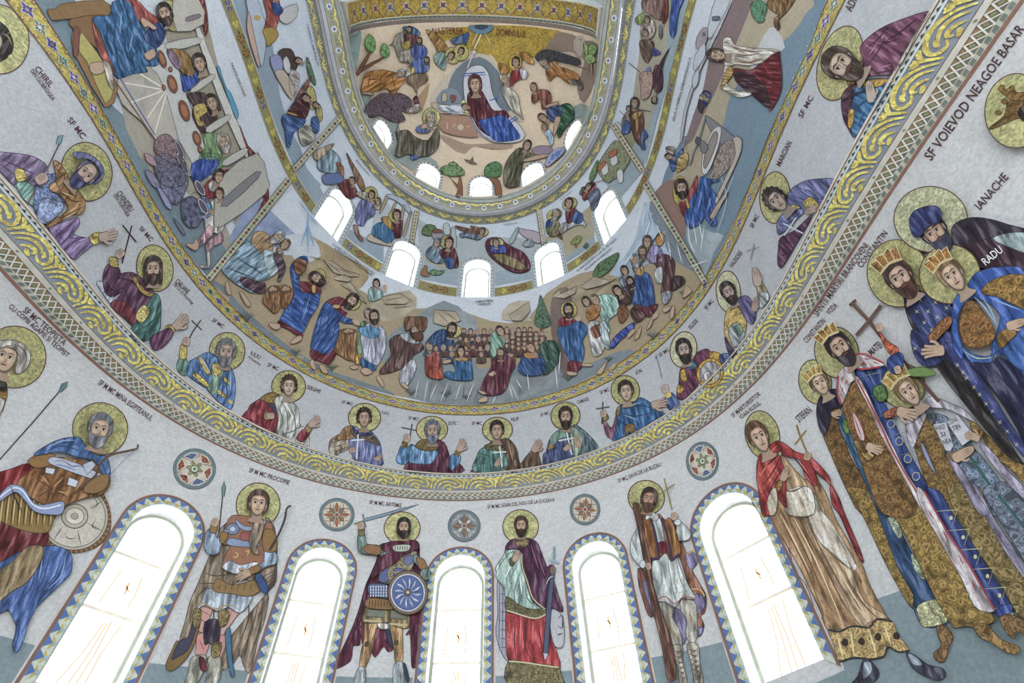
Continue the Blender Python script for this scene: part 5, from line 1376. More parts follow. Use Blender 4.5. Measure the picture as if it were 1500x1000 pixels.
# crowned head at the top right corner
f = fg('mosaic_halo', 'large gold halo with dark brown crown cut by the top right edge', C_(3, 0), (1420, 600), up=-34, unit=52, base=0.099)
f.halo((1440, 600), 172, 202, 6)
f.part('crown').poly('1295,690 1370,630 1390,560 1420,540 1500,520 1500,640 1460,640 1400,660 1310,700', '#6e5020', 'p').poly('1340,480 1370,460 1380,490 1420,460 1440,500 1500,500 1500,540 1420,545 1380,520', '#7c5c24', 'p')
f.ell((1375, 550), 16, 14, '#7c5c24', 'm', 0, 12, '#4a3414', 1).ell((1340, 610), 16, 12, '#7c5c24', 'm', 0, 12, '#4a3414', 1)
f.part('hair').poly('1450,600 1500,560 1500,660 1460,640', '#221b18', 'd')
f.done()
# roundels ------------------------------------------------------------------------------
def roundel(c, r, kind, label, rot=0):
    f = Fig('roundel', label, 'ornament', (0, 0, 1), c, unit=20)
    rx, ry = r
    E = lambda q, a, b, col, k='m', rr=0, line=None, lw=1.0, n=28: f.ell(q, a, b, col, k, rr, n, line, lw)
    pt = lambda ra, an: (c[0]+rx*ra*math.cos(an+rot), c[1]+ry*ra*math.sin(an+rot))
    f.part('rim'); E(c, rx, ry, '#6f8288', line='#4e5f66', lw=1.2); E(c, rx*.9, ry*.9, '#8ea0a4', line='#3a4448', lw=.8)
    f.part('field'); E(c, rx*.82, ry*.82, '#cbc4b4' if kind != 3 else '#8b939b', line='#5a4a3c', lw=.9)
    if kind == 1:
        for k in range(6):
            a = k*math.pi/3; q = pt(.62, a)
            f.part('lobe'); P = [pt(.8, a-.42), pt(.66, a-.36), pt(.5, a-.14), pt(.46, a), pt(.5, a+.14), pt(.66, a+.36), pt(.8, a+.42), pt(.82, a)]
            f.poly(P, '#8c4e3c' if k % 3 != 1 else '#4d5f86', 'p', sm=0, line='#e2dccb', lw=1.2)
            f.part('petal'); f.poly([pt(.1, a), pt(.26, a-.35), pt(.42, a), pt(.26, a+.35)], '#8c8c62', 'm', sm=2, line='#5a5a40', lw=.7)
            f.part('star'); f.line([pt(.5, a+.5236-.3), pt(.8, a+.5236)], '#8b7a5c', .9, sm=0); f.line([pt(.5, a+.5236+.3), pt(.8, a+.5236)], '#8b7a5c', .9, sm=0)
        f.part('hub'); E(c, rx*.16, ry*.16, '#cfd2c2', n=14, line='#55604e', lw=.8); E(c, rx*.08, ry*.08, '#4f7a4c', n=10)
    else:
        c1_, c2_ = ('#a4623c', '#8a6a58') if kind == 2 else ('#8c6a4c', '#c4bdb0')
        for k in range(4):
            a = k*math.pi/2
            f.part('palmette'); f.poly([pt(.2, a-.1), pt(.42, a-.22), pt(.6, a-.1), pt(.74, a), pt(.6, a+.1), pt(.42, a+.22), pt(.2, a+.1)], c1_, 'm', sm=2, line='#5c3a28', lw=.7)
            b = a+math.pi/4
            f.part('scroll'); f.poly([pt(.18, b-.2), pt(.4, b-.3), pt(.56, b), pt(.4, b+.3), pt(.18, b+.2)], c2_, 'm', sm=2, line='#54483f', lw=.8)
            f.line([pt(.56, b), pt(.7, b-.2), pt(.76, b-.38)], '#8b4e36' if kind == 2 else '#d3ccba', 1.2, sm=2).line([pt(.56, b), pt(.7, b+.2), pt(.76, b+.38)], '#8b4e36' if kind == 2 else '#d3ccba', 1.2, sm=2)
            f.line([pt(.3, a-.5), pt(.5, a-.36), pt(.66, a-.3)], '#5a4a3c', .9, sm=2).line([pt(.3, a+.5), pt(.5, a+.36), pt(.66, a+.3)], '#5a4a3c', .9, sm=2)
        f.part('hub'); E(c, rx*.13, ry*.13, '#7c4a40', n=12, line='#cfc8b8', lw=.8)
    return f.done()
roundel((285, 686.6), (31, 29.5), 1, 'six-lobed round ornament left of the first standing archer, above the leftmost window', .3)
roundel((493.4, 753.5), (25.5, 24), 2, 'round ornament with orange palmettes left of the raised sword', 0)
roundel((680, 770), (23.6, 23.3), 3, 'grey-blue round ornament with a scrolled cross over the middle window', 0)
roundel((857, 746), (22, 22.5), 2, 'round ornament with orange palmettes above the fourth window from the left', .1)
roundel((1029, 675), (23.7, 28), 1, 'six-lobed oval-looking round ornament above the rightmost window', .2)
# ------------------------------------------------------------------ busts of the middle tier
def bust(label, K, at, **k):
    f = Fig('mosaic_bust', label, 'mosaic figure', K, at, unit=k.pop('unit', 26), **k); return f
f = bust('dark-haired mosaic bust cut by the top left corner, large gold halo', C_(0, 0), (20, 300), up=40)
f.halo((-8, 212), 165, 190, -14)
f.part('hair').poly('-40,100 0,118 45,160 72,235 65,285 45,300 30,320 -40,330', '#2f2a26', 'd').line('15,180 45,200 65,245', '#8a8a5a', 2.2)
f.part('face').poly('-40,180 0,190 12,225 0,260 -40,270', '#aaa08e', 'k')
f.done()
f = bust('mosaic bust with violet turban and blue beard, orange knotted scarf over blue mail', C_(0, 1), (300, 180), up=45, unit=32)
f.part('spear').line('330,-125 250,40 190,140 130,260', '#6a4a44', 2.2, sm=0, taper=False).poly('305,-105 315,-150 342,-158 330,-110', '#6f8f94', 'm', sm=0)
f.halo((470, 42), 138, 160, -12)
f.part('robe').poly('-40,-60 60,-60 180,-40 260,20 240,120 200,200 90,130 0,40 -40,0', '#81708e', 'd').line('0,-30 110,20 200,60|0,0 80,60', '#43365a', 2)
f.part('teal_lining').poly('85,95 130,90 190,130 215,190 205,225 180,230 120,180', '#7fa79a', 'd')
f.part('mail').poly('200,100 300,50 370,90 350,200 330,250 260,330 190,270', '#6f7ea6', 'p').poly('230,190 300,200 350,225 290,300 245,325 200,290', '#8d9bc0', 'p')
f.part('arm').poly('260,340 330,320 420,290 430,330 400,380 470,400 500,390 520,420 440,490 400,515 340,460', '#86709a', 'd').line('330,350 320,430|400,340 380,400 440,400|300,360 350,420', '#4a3a62', 2).line('420,420 480,400', '#b9a8c9', 2)
f.part('cuff').poly('485,395 535,370 560,405 510,440', '#c2ae62', 'p').poly('80,35 120,25 145,80 95,95', '#c2ae62', 'p')
f.part('scarf').poly('290,-20 330,0 360,50 400,120 455,185 460,250 430,275 380,280 320,320 260,345 240,330 330,280 370,230 300,150 270,130 300,100 300,40', '#9d774c', 'd').ell((295, 125), 28, 28, '#a88254', 'd', 0, 18, '#4e3420', 1.2).poly('310,60 350,50 340,110 310,120', '#8c6a44', 'd')
f.line('320,140 390,200 450,200|310,150 360,210 370,240|300,330 380,270 455,230|300,20 340,60|420,150 400,200', '#573a22', 2).line('330,150 400,180|340,300 420,255', '#cfae80', 2)
f.hand((205, 90), 95, 60, 'fist', skin='#b09a8c'); f.hand((545, 400), 100, 75, 'open', skin='#b09a8c')
f.head((462, 58), 72, 50, hair='#5b5d80', beard='#464872', skin='#b29a88', kx=.9, hat=True)
f.part('turban').poly('395,-60 420,-28 470,-30 520,0 545,50 530,90 500,105 520,110 560,70 560,20 520,-30 470,-58 430,-65', '#6c6e96', 'd')
f.done()
f = bust('long-haired bearded mosaic bust in purple tunic and green mantle raising a thin dark cross', C_(0, 1), (740, 720), up=25, unit=30)
f.part('cross').line('662,540 690,430 715,335', '#3a3030', 2.2, sm=0, taper=False).line('665,332 740,425', '#3a3030', 2.2, sm=0, taper=False)
f.halo((840, 565), 98, 127, -12)
f.part('lining').poly('525,650 560,640 600,720 690,690 640,790 600,760', '#bcc3d2', 'd')
f.part('tunic').poly('640,600 720,588 790,640 835,700 800,760 760,850 720,880 660,820 605,765 660,700 600,722 565,680 558,610 585,545 640,555 660,620', '#5a3450', 'd').poly('600,770 640,740 700,760 740,830 720,870', '#74303c', 'd')
f.line('570,640 620,690 680,660|640,620 720,640 780,720|690,700 700,780|740,620 790,690', '#2c1730', 2).line('700,610 760,660 810,720', '#b0894c', 2)
f.part('mantle').poly('838,700 872,740 872,850 862,905 800,955 735,965 708,895 760,835 800,765', '#44716a', 'd').line('860,740 840,840 760,900|850,900 800,910 740,940|830,780 790,860', '#1f3f40', 2).line('850,770 820,850', '#8fb4aa', 2)
f.part('trim').poly('735,825 775,765 812,800 770,862', '#c6b46e', 'p').poly('720,620 740,615 770,680 830,700 810,720 760,690', '#a98a44', 'p')
f.part('cuff').poly('598,505 635,515 640,560 595,548', '#a3914e', 'p').poly('895,885 930,870 950,905 920,925', '#a3914e', 'p')
f.part('arm').poly('815,945 870,910 920,890 940,920 900,980 860,1005 830,1005', '#5f3252', 'd')
f.hand((640, 500), 70, 40, 'fist', skin='#b29888'); f.hand((950, 885), 95, 45, 'open', skin='#b29888')
f.head((832, 575), 60, 0, hair='#4f4038', beard='#4a3a32', skin='#b39a88', kx=.85, long=.9, t=-.3)
f.done()
f = bust('grey-bearded mosaic bust in blue mantle with gold bands and green sleeve, raising a cross', C_(0, 2), (1180, 300), up=15, unit=26)
f.part('cross').line('1005,100 1045,22 1090,-43', '#4f4038', 2, sm=0, taper=False).line('1040,-40 1095,12', '#4f4038', 1.8, sm=0, taper=False)
f.halo((1232, 127), 97, 102)
f.part('sleeve').poly('975,165 1012,168 1022,240 1000,262 965,235 958,205', '#6d9484', 'd')
f.part('cuff').poly('985,88 1012,96 1010,165 972,160', '#bca85c', 'p')
f.part('mantle').poly('1020,190 1060,165 1130,132 1185,165 1210,205 1160,320 1130,330 1060,290 1015,250', '#5277a6', 'd').poly('1230,198 1262,232 1276,300 1272,380 1252,442 1200,412 1150,365 1120,320 1180,300 1200,230', '#5379aa', 'd')
f.part('tunic').poly('1150,200 1195,190 1225,215 1190,290 1175,345 1150,365 1125,320 1150,290', '#83a18c', 'd').poly('1150,200 1190,200 1200,240 1165,260', '#bca85c', 'p')
f.part('gold_band').poly('1075,165 1100,165 1145,240 1120,250', '#c0aa58', 'p').poly('1060,240 1130,300 1120,320 1045,260', '#c0aa58', 'p').poly('1215,265 1250,295 1250,315 1212,285', '#c0aa58', 'p').poly('1185,335 1225,362 1222,380 1180,355', '#c0aa58', 'p').poly('1240,385 1262,400 1255,415 1232,400', '#c0aa58', 'p')
f.line('1060,180 1120,280|1110,160 1150,260|1240,220 1230,320 1240,420|1215,250 1200,390|1040,210 1070,280', '#27406c', 1.8).line('1090,160 1140,240|1250,240 1250,340', '#a2bfe0', 1.8)
f.hand((1008, 88), 62, 10, 'fist', skin='#b29888')
f.head((1225, 135), 58, 8, hair='#74777a', beard='#7d8084', skin='#a98f80', kx=.9, curly=True)
f.done()
f = bust('curly-haired mosaic bust in pale draped cloak over dark red sleeve, open right hand', C_(1, 2), (190, 480), up=12, unit=24)
f.halo((195, 318), 92, 86)
f.part('robe').poly('-20,430 30,390 100,350 160,380 160,470 150,540 120,570 60,560 -20,510', '#7d2534', 'd').poly('-50,470 0,430 60,450 90,480 60,520 0,510 -60,500', '#8a2c3a', 'd')
f.part('brocade').poly('40,385 90,352 150,365 150,420 110,420 70,400', '#7c6430', 'p').poly('90,410 150,420 140,470 105,440', '#2e3444', 'p')
f.part('cloak').poly('120,385 165,368 220,402 252,450 255,520 300,560 305,640 255,625 200,612 130,575 140,500 130,440', '#bcbdb4', 'd').line('160,400 190,480 180,590|200,410 230,500 230,600|140,420 170,520|150,580 220,560 260,530', '#5a6064', 1.8).line('175,400 215,480', '#e8e8e0', 1.8)
f.part('sleeve').poly('238,600 262,560 295,542 312,568 275,618', '#7d2534', 'd')
f.part('cuff').poly('285,545 305,515 325,540 305,572', '#8a7a4a', 'p').poly('65,460 85,458 85,500 62,490', '#8a7a4a', 'p')
f.hand((85, 478), 55, 85, 'fist', skin='#b29888'); f.hand((312, 530), 72, 45, 'open', skin='#b29888')
f.head((197, 320), 50, 3, hair='#4d3022', skin='#b8a08c', kx=.85, curly=True)
f.done()
f = bust('curly dark-haired mosaic bust in violet mantle holding a white cross before his chest', C_(1, 2), (600, 650), up=6, unit=22)
f.halo((607, 487), 88, 78)
f.part('sleeve').poly('430,600 480,575 530,590 525,650 440,690 415,670 415,630', '#a39684', 'd').line('440,620 500,600|430,650 500,630|440,675 520,645', '#4d4032', 1.6)
f.part('mantle').poly('540,530 600,560 640,560 690,620 700,690 700,748 560,722 535,655 520,600', '#6f78a4', 'd').poly('470,580 500,540 545,535 545,600 440,605', '#8b6a42', 'd')
f.part('collar').poly('545,545 600,575 660,590 690,640 640,620 570,600 535,570', '#5a4c3c', 'p').poly('540,530 570,560 630,555 650,575 600,585 555,570', '#34426e', 'd')
f.line('560,600 580,700|620,600 640,720|660,620 680,720', '#39406e', 1.8).line('600,600 610,700', '#a9b2d4', 1.6)
f.part('cross').line('572,578 565,712', '#c9ced2', 2.2, sm=0, taper=False).line('535,610 605,605', '#c9ced2', 2.2, sm=0, taper=False)
f.hand((530, 665), 50, 75, 'fist', skin='#a98f7c'); f.hand((665, 715), 48, 60, 'rest', skin='#a98f7c')
f.head((605, 492), 46, 0, hair='#33221c', skin='#a88d78', kx=.85, curly=True)
f.done()
f = bust('blue-grey bearded mosaic bust with gold collar, blue tunic and maroon mantle, cross raised', C_(1, 2), (960, 680), up=2, unit=22)
f.part('cross').line('865,520 852,600', '#4a4a50', 2, sm=0, taper=False).line('808,540 905,560', '#4a4a50', 1.8, sm=0, taper=False)
f.halo((973, 550), 85, 70)
f.part('sleeve').poly('790,680 805,640 840,650 860,630 890,650 880,700 850,735 800,738 778,715', '#4b7aa4', 'd')
f.part('mantle').poly('985,612 1040,622 1070,700 1085,720 1120,735 1132,785 838,782 860,715 940,742 985,700', '#561e36', 'd')
f.part('tunic').poly('860,640 900,650 1000,665 990,710 960,738 880,735 850,720', '#6a93b8', 'd').line('900,670 890,730|940,680 930,735|870,660 860,700', '#2c4f78', 1.6).line('920,670 912,730', '#c6dcec', 1.6)
f.part('collar').poly('882,640 920,605 1000,612 1003,655 960,668 910,660', '#6f5c30', 'p')
f.part('sleeve_right').poly('1070,700 1105,680 1128,700 1118,735 1080,775 1065,770', '#4b7aa4', 'd')
f.part('cuff').poly('1098,665 1122,668 1125,695 1100,690', '#6f5c30', 'p').poly('815,610 842,622 838,650 808,645', '#6f5c30', 'p')
f.line('1010,640 1010,720|1040,650 1050,740|870,760 960,765', '#2a0c1a', 1.8)
f.hand((835, 612), 58, 5, 'fist', skin='#b29888'); f.hand((1118, 665), 70, 25, 'open', skin='#b29888')
f.head((975, 562), 50, 0, hair='#6a7284', beard='#7c8498', skin='#a58b78', kx=.85)
f.done()
f = bust('short-haired mosaic bust in green robe and brown mantle with white cross, middle of the row', C_(1, 2), (1330, 690), up=-1, unit=22)
f.halo((1328, 552), 82, 68)
f.part('mantle').poly('1285,625 1330,610 1385,600 1432,655 1450,735 1481,700 1520,660 1545,670 1570,760 1560,775 1380,780 1290,700', '#5e4634', 'd').poly('1575,690 1600,680 1625,740 1600,760 1580,770', '#5a648c', 'd').line('1390,620 1400,700 1410,770|1430,680 1440,770|1500,700 1500,770|1370,610 1380,700', '#2c1f18', 1.8).line('1385,610 1410,720', '#a5886a', 2)
f.poly('1180,780 1190,768 1220,765 1215,782', '#5e3428', 'd')
f.part('robe').poly('1215,700 1240,655 1295,640 1350,655 1375,700 1378,778 1200,778', '#4f7a72', 'd').line('1240,680 1290,700|1220,740 1280,730|1300,660 1310,770', '#1f3d3c', 1.8).line('1250,660 1290,660', '#8fb4aa', 1.8)
f.part('collar').poly('1258,640 1300,625 1350,640 1370,680 1320,660 1275,665', '#5c5636', 'p')
f.part('cross').line('1340,640 1355,776', '#ccd2d0', 2.0, sm=0, taper=False).line('1302,676 1375,672', '#ccd2d0', 2.0, sm=0, taper=False)
f.hand((1320, 745), 48, 30, 'rest', skin='#a98f7c'); f.hand((1525, 668), 72, 30, 'open', skin='#a98f7c')
f.head((1325, 560), 46, 0, hair='#2e1f1a', skin='#a98d78', kx=.85)
f.done()
f = bust('brown-bearded mosaic bust in blue-green cloak pressing a white cross to his chest', C_(2, 2), (340, 620), up=-6, unit=22)
f.halo((327, 477), 80, 74, -10)
f.part('robe').poly('245,600 285,590 330,575 375,580 390,690 228,738 218,700 230,640', '#46547e', 'd').line('270,610 260,720|310,600 310,710|235,660 290,650', '#1e2748', 1.8)
f.part('cloak').poly('375,525 430,558 490,620 502,658 440,682 390,692 395,620 350,570', '#566d74', 'd').poly('250,590 290,555 330,560 350,590 300,600 260,640 240,640', '#6c8a7e', 'd').poly('350,560 380,540 420,600 400,690 375,690', '#8b9a86', 'd').line('430,580 440,670|460,600 480,660', '#283a44', 1.8)
f.part('shoulder').poly('232,640 262,628 260,650 235,662', '#8d6f44', 'p')
f.part('cross').line('332,562 365,702', '#ccd2d0', 2.0, sm=0, taper=False).line('290,612 385,594', '#ccd2d0', 2.0, sm=0, taper=False)
f.hand((325, 660), 50, 40, 'rest', skin='#a98f7c'); f.hand((400, 640), 58, -25, 'rest', skin='#a98f7c')
f.head((328, 487), 48, -2, hair='#36261f', beard='#3a281f', skin='#a98d78', kx=.8)
f.done()
f = bust('young mosaic bust in bright blue cloak and mauve sleeve holding up a small cross', C_(2, 2), (690, 470), up=-14, unit=24)
f.part('cross').line('530,400 528,460 524,522', '#4a4448', 2.0, sm=0, taper=False).line('493,440 566,428', '#4a4448', 2.0, sm=0, taper=False)
f.halo((652, 340), 77, 82, -15)
f.part('sleeve').poly('527,478 552,515 580,540 605,460 625,430 640,520 600,600 570,600 545,575', '#7a4a62', 'd')
f.part('cuff').poly('525,462 545,458 562,490 535,505', '#8a7a44', 'p')
f.part('cloak').poly('612,440 640,415 700,400 735,378 790,408 825,450 868,468 800,505 720,560 640,592 582,612 600,550', '#2f5f8e', 'd').line('640,430 740,420 800,440|620,460 700,480 790,460|610,500 680,540|650,440 640,580|700,420 690,520', '#143355', 2).line('660,430 740,400|640,470 720,500', '#7fa8cc', 2)
f.part('brocade').poly('650,535 690,520 725,560 690,572 660,585', '#7a5e2e', 'p').poly('605,440 625,425 620,470 600,480', '#7a6a44', 'p')
f.part('collar').poly('638,420 670,418 690,400 694,412 670,432 645,436', '#5a4a34', 'p')
f.hand((533, 478), 55, -5, 'fist', skin='#b29888'); f.hand((800, 420), 85, 75, 'open', skin='#b29888')
f.head((655, 348), 50, -8, hair='#3a2a22', skin='#b59c88', kx=.85, t=.2)
f.done()
f = bust('dark-bearded mosaic bust with spear and a round gold-rimmed shield, maroon robe', C_(2, 2), (1020, 250), up=-26, unit=26)
f.part('spear').line('820,150 835,210 852,275', '#6a8088', 1.8, sm=0, taper=False).poly('812,170 818,140 828,168', '#6a8088', 'm', sm=0)
f.halo((967, 117), 72, 97, 10, col='#cfcda8')
f.part('robe').poly('950,225 985,200 1010,185 1040,135 1100,115 1120,170 1060,210 1050,300 1020,340 958,392 930,368 940,310', '#66304c', 'd').line('960,240 1000,300|1010,200 1040,260|940,330 990,350', '#341226', 1.8)
f.part('tunic').poly('985,195 1020,180 1040,205 1010,225 990,220', '#4f7ea0', 'd').poly('950,235 975,225 985,290 955,280', '#b08c3c', 'p').poly('935,310 965,320 960,350 935,350', '#b08c3c', 'p')
f.part('shoulder').poly('1110,130 1165,140 1165,185 1120,180', '#b8943c', 'p').poly('1165,145 1222,142 1200,190 1170,190', '#4c5f8e', 'd')
f.part('shield').ell((1112, 245), 72, 80, '#c8a23c', 'p', 20, 30, '#6a4a20', 1.3).ell((1112, 245), 56, 64, '#9c9a9c', 'd', 20, 28, '#4a4650', 1.2).ell((1100, 262), 24, 28, '#b6b4b4', 'd', 0, 20, '#4a4650', 1)
f.part('sleeve').poly('868,375 905,352 945,405 940,420 890,445', '#40588c', 'd')
f.part('cuff').poly('862,350 890,342 900,370 872,380', '#c8b060', 'p')
f.hand((870, 345), 62, -12, 'fist', skin='#b8a294')
f.head((970, 125), 54, -12, hair='#342a2c', beard='#33292a', skin='#ac968a', kx=.8, t=.1)
f.done()
f = bust('mosaic bust looking right in gold tunic with violet scarf, hand raised beside cornice', C_(2, 1), (1250, 850), up=-32, unit=28)
f.halo((1210, 692), 66, 112, -4, col='#cfcda8')
f.part('tunic').poly('1198,800 1240,768 1275,790 1310,860 1290,940 1235,1000 1225,1010 1200,960 1188,890', '#c0a25c', 'p')
f.part('sleeve').poly('1215,885 1262,860 1290,900 1300,930 1275,980 1240,990 1215,940', '#a3adb0', 'd').poly('1240,890 1270,870 1290,910 1265,930', '#7d9480', 'd')
f.part('scarf').poly('1256,740 1290,715 1325,725 1360,800 1345,868 1310,850 1280,800', '#5f5580', 'd').line('1280,740 1310,790 1335,850|1310,730 1345,800', '#2c2446', 1.8)
f.poly('1190,940 1210,960 1240,1010 1260,1010 1230,1050 1205,1010', '#4a3a5c', 'd')
f.part('raised_arm').poly('1362,640 1385,630 1420,690 1428,730 1380,770 1368,700', '#a99a72', 'd').poly('1380,700 1425,700 1428,740 1385,780', '#b4bfc4', 'd')
f.part('cross').line('1330,520 1350,430|1310,470 1380,450', '#8b9096', 1.4, sm=0, taper=False)
f.hand((1370, 650), 90, -12, 'rest', skin='#b8a294'); f.hand((1350, 790), 70, 10, 'rest', skin='#a89284')
f.head((1213, 700), 52, -25, hair='#3a2c28', beard='#3a2c28', skin='#ac968a', kx=.8, t=.5)
f.done()
f = bust('beardless mosaic bust in lavender cloak with gold collar and white cross near the cornice', C_(3, 1), (240, 280), up=-40, unit=34)
f.halo((130, 182), 83, 140, 2)
f.part('mantle').poly('185,190 215,140 255,110 320,86 442,80 440,110 400,190 360,245 310,250 260,290 220,330 150,385 142,310 175,262', '#6c70a0', 'd').line('250,130 320,180 390,190|220,170 300,200 360,240|180,290 260,280|160,340 240,300|300,100 350,160', '#343a66', 2).line('260,120 330,140|190,270 230,290', '#a7abd0', 2)
f.part('sleeve').poly('160,400 230,365 300,300 330,275 300,340 240,440 200,510 165,562 145,540 148,460', '#562c4c', 'd').line('170,420 220,430|160,500 200,480', '#2c1028', 2)
f.part('brocade').poly('280,215 325,178 372,235 330,255', '#b09c4a', 'p').poly('188,262 222,220 268,236 240,250 215,275 200,278', '#a3954c', 'p')
f.part('cross').line('246,290 180,388', '#c4c8d2', 2.2, sm=0, taper=False).line('174,322 285,378', '#c4c8d2', 2.2, sm=0, taper=False)
f.hand((360, 240), 75, -110, 'rest', skin='#b29c8c')
f.head((140, 200), 66, -48, hair='#3a2e2a', skin='#aa988c', kx=.85, t=-.1, curly=True)
f.done()
f = bust('brown-haired bearded mosaic bust in mauve mantle near the top right, large gold halo', C_(3, 0), (620, 430), up=-55, unit=44)
f.halo((482, 342), 116, 208, 17)
f.part('under_robe').poly('490,530 530,470 580,440 600,480 560,560 560,740 530,700 500,640', '#5c3648', 'd')
f.part('tunic').poly('570,470 620,430 740,425 765,440 700,560 640,640 560,745 545,680 550,560', '#3f74a0', 'd').poly('600,440 740,425 770,440 690,470 620,470', '#b08a3c', 'p').poly('530,600 560,600 550,680 528,690', '#b08a3c', 'p').line('560,600 600,560 640,540|580,680 620,600', '#1c4468', 2)
f.part('mantle').poly('590,262 640,200 740,135 960,60 935,120 850,235 800,340 765,400 640,412 600,420 612,335', '#74405a', 'd').line('630,260 700,200 740,140|640,350 700,260 730,200|650,400 760,380 800,340|720,230 800,180 900,100|720,200 730,230 800,210', '#3a1528', 2.2).line('640,300 690,230|690,370 760,350', '#a97a8c', 2.2).poly('850,235 935,115 900,180 830,330 800,350', '#75626a', 'd')
f.part('collar').poly('520,440 560,390 600,330 605,370 570,440 540,470', '#8d6a34', 'p')
f.part('cross').line('490,545 540,520 620,490', '#231f26', 2.6, sm=0, taper=False).line('545,455 545,560', '#231f26', 2.2, sm=0, taper=False)
f.hand((655, 540), 105, -10, 'rest', skin='#b4a494')
f.head((495, 352), 90, -62, hair='#4d3c30', beard='#4a382c', skin='#b4a08c', kx=1, t=-.1, neck=True)
f.done()
# inscriptions --------------------------------------------------------------------------
def ins(parent, rows):
    for t in rows: lettering(t[0], t[1], t[2], t[3], parent, col=t[4] if len(t) > 4 else '#4a2c30')
ins(wall_lower, [
 ('SF M MC MINA EGIPTEANUL', (143, 562), (221, 617), 8.5), ('SF MC TEOPISTA', (33, 456), (93, 507), 10), ('CU COPIII AGAPIE SI TEOPIST', (12, 450), (98, 524), 8),
 ('SF M MC PROCOPIE', (364, 691), (423, 710), 7), ('SF M MC ARTEMIE', (541, 738), (588, 743), 6), ('SF M MC IOAN CEL NOU DE LA SUCEAVA', (714, 745), (813, 734), 5.5),
 ('SF MC SAVA DE LA BUZAU', (906, 707), (969, 682), 6), ('SF MARTURISITOR', (1074, 612), (1115, 578), 7), ('IOAN RUSUL', (1086, 614), (1115, 592), 7),
 ('STEFAN', (1171, 619), (1190, 602), 11), ('MATEI', (1277, 521), (1293, 507), 11), ('CONSTANTIN', (1182, 503), (1210, 471), 9), ('VODA', (1215, 462), (1228, 448), 9),
 ('SFINTII MARTIRI BRANCOVENI', (1198, 464), (1273, 360), 10), ('CONSTANTIN', (1262, 393), (1301, 342), 9.5), ('IANACHE', (1436, 308), (1478, 260), 13),
 ('SF VOIEVOD NEAGOE BASAR', (1364, 236), (1502, 42), 15)])
ins(wall_middle, [
 ('CHIRIL', (50, 101), (73, 129), 9), ('DIN DOBROGEA', (44, 104), (77, 148), 6), ('SF MC', (98, 176), (120, 204), 9), ('CHINDEU', (170, 283), (190, 311), 9), ('DIN DUROGEA', (166, 286), (187, 318), 5),
 ('SF MC', (203, 335), (220, 354), 7), ('CHILIANE', (256, 413), (274, 431), 8), ('DE LA DUROSTOR', (254, 417), (281, 447), 4), ('SF MC', (310, 470), (326, 481), 6), ('IULIU', (366, 519), (380, 526), 6), ('DE LA DUROSTOR', (363, 523), (381, 536), 3),
 ('SF MC', (391, 536), (407, 543), 6), ('SERGHIE', (449, 569), (469, 576), 6), ('SF MC', (500, 590), (516, 594), 5), ('KAN', (559, 606), (569, 608), 5), ('SF MC', (598, 614), (613, 616), 5), ('ZOTIC', (656.5, 622), (669, 622), 5),
 ('SF MC', (691, 622), (706, 622), 5), ('FILIP', (749.5, 617), (760.5, 615), 5), ('SF MC', (792, 610), (806, 606), 5), ('CAMASIE', (846.5, 592), (863, 586), 5.5), ('SF MC', (880, 577.5), (893, 572), 5.5), ('ATAL', (932, 549), (942, 543), 5.5),
 ('SF MC', (967, 523), (981, 513), 5.5), ('ELISE', (1012, 482), (1023, 470), 6), ('SF MC', (1035, 454), (1046, 441), 6), ('HALINDRIE', (1073, 392), (1088, 370), 7), ('SF MC', (1103, 334), (1112, 316), 6.5), ('MARCIAN', (1143, 244), (1160, 209), 8),
 ('SF MC', (1175, 173), (1192, 143), 8), ('ADR', (1247, 18), (1258, -4), 12)])
lettering('RADU', (1444, 389), (1470, 368), 12, wall_lower, col='#e0e2e2', off=.12)
# ------------------------------------------------------------------ the painted stories of the upper tiers
def ground(parent, K, rows, name='painted_ground'):
    f = Fig('g', None, None, K, (700, 500), parent=parent, base=.006, unit=24)
    for i, r in enumerate(rows):
        f.part('%s#%d' % (r[3] if len(r) > 3 else name, i)); f.poly(r[0], r[1], r[2], sm=r[4] if len(r) > 4 else 2, line=None)
    f.done(); return f
def cb(K, p, base):
    x, y = K[0]+p[0]/K[2], K[1]+p[1]/K[2]; h_ = hit(x, y)
    return base+.045 if h_ and _tag[h_[2]][0] == 'conch' else base
def pr(label, K, hd, u, rot, hair, bodies, halo=None, beard=None, veil=None, unit=24, skin='#b39880', long=.3, kx=.85, t=0, cat='mosaic figure', name='mosaic_person', group=None, base=.038, hcol='#b8b468'):
    f = Fig(name, label, cat, K, hd, up=rot, unit=unit, base=cb(K, hd, base), group=group)
    if halo: f.halo(halo[:2], halo[2], halo[3], halo[4] if len(halo) > 4 else 0, col=hcol, lw=.8)
    late = []
    for b in bodies:
        if b[0][0] == '^': late.append(b); continue
        f.part(b[0])
        if b[0] == 'fold': f.line(b[1], b[2], b[3] if len(b) > 3 else 1.1)
        elif len(b) > 3 and not isinstance(b[3], str): f.line(b[1], b[2], b[3], sm=0, taper=False)
        else: f.poly(b[1], b[2], b[3] if len(b) > 3 else 'd', lw=.8)
    if u: f.head(hd, u, rot, hair=hair, beard=beard, skin=skin, kx=kx, fine=u/K[2] > 9, long=long, veil=veil, t=t, neck=True)
    for b in late:
        f.part(b[0][1:])
        if len(b) > 3 and not isinstance(b[3], str): f.line(b[1], b[2], b[3], sm=0, taper=False)
        else: f.poly(b[1], b[2], b[3] if len(b) > 3 else 'd', lw=.8)
    return f.done()
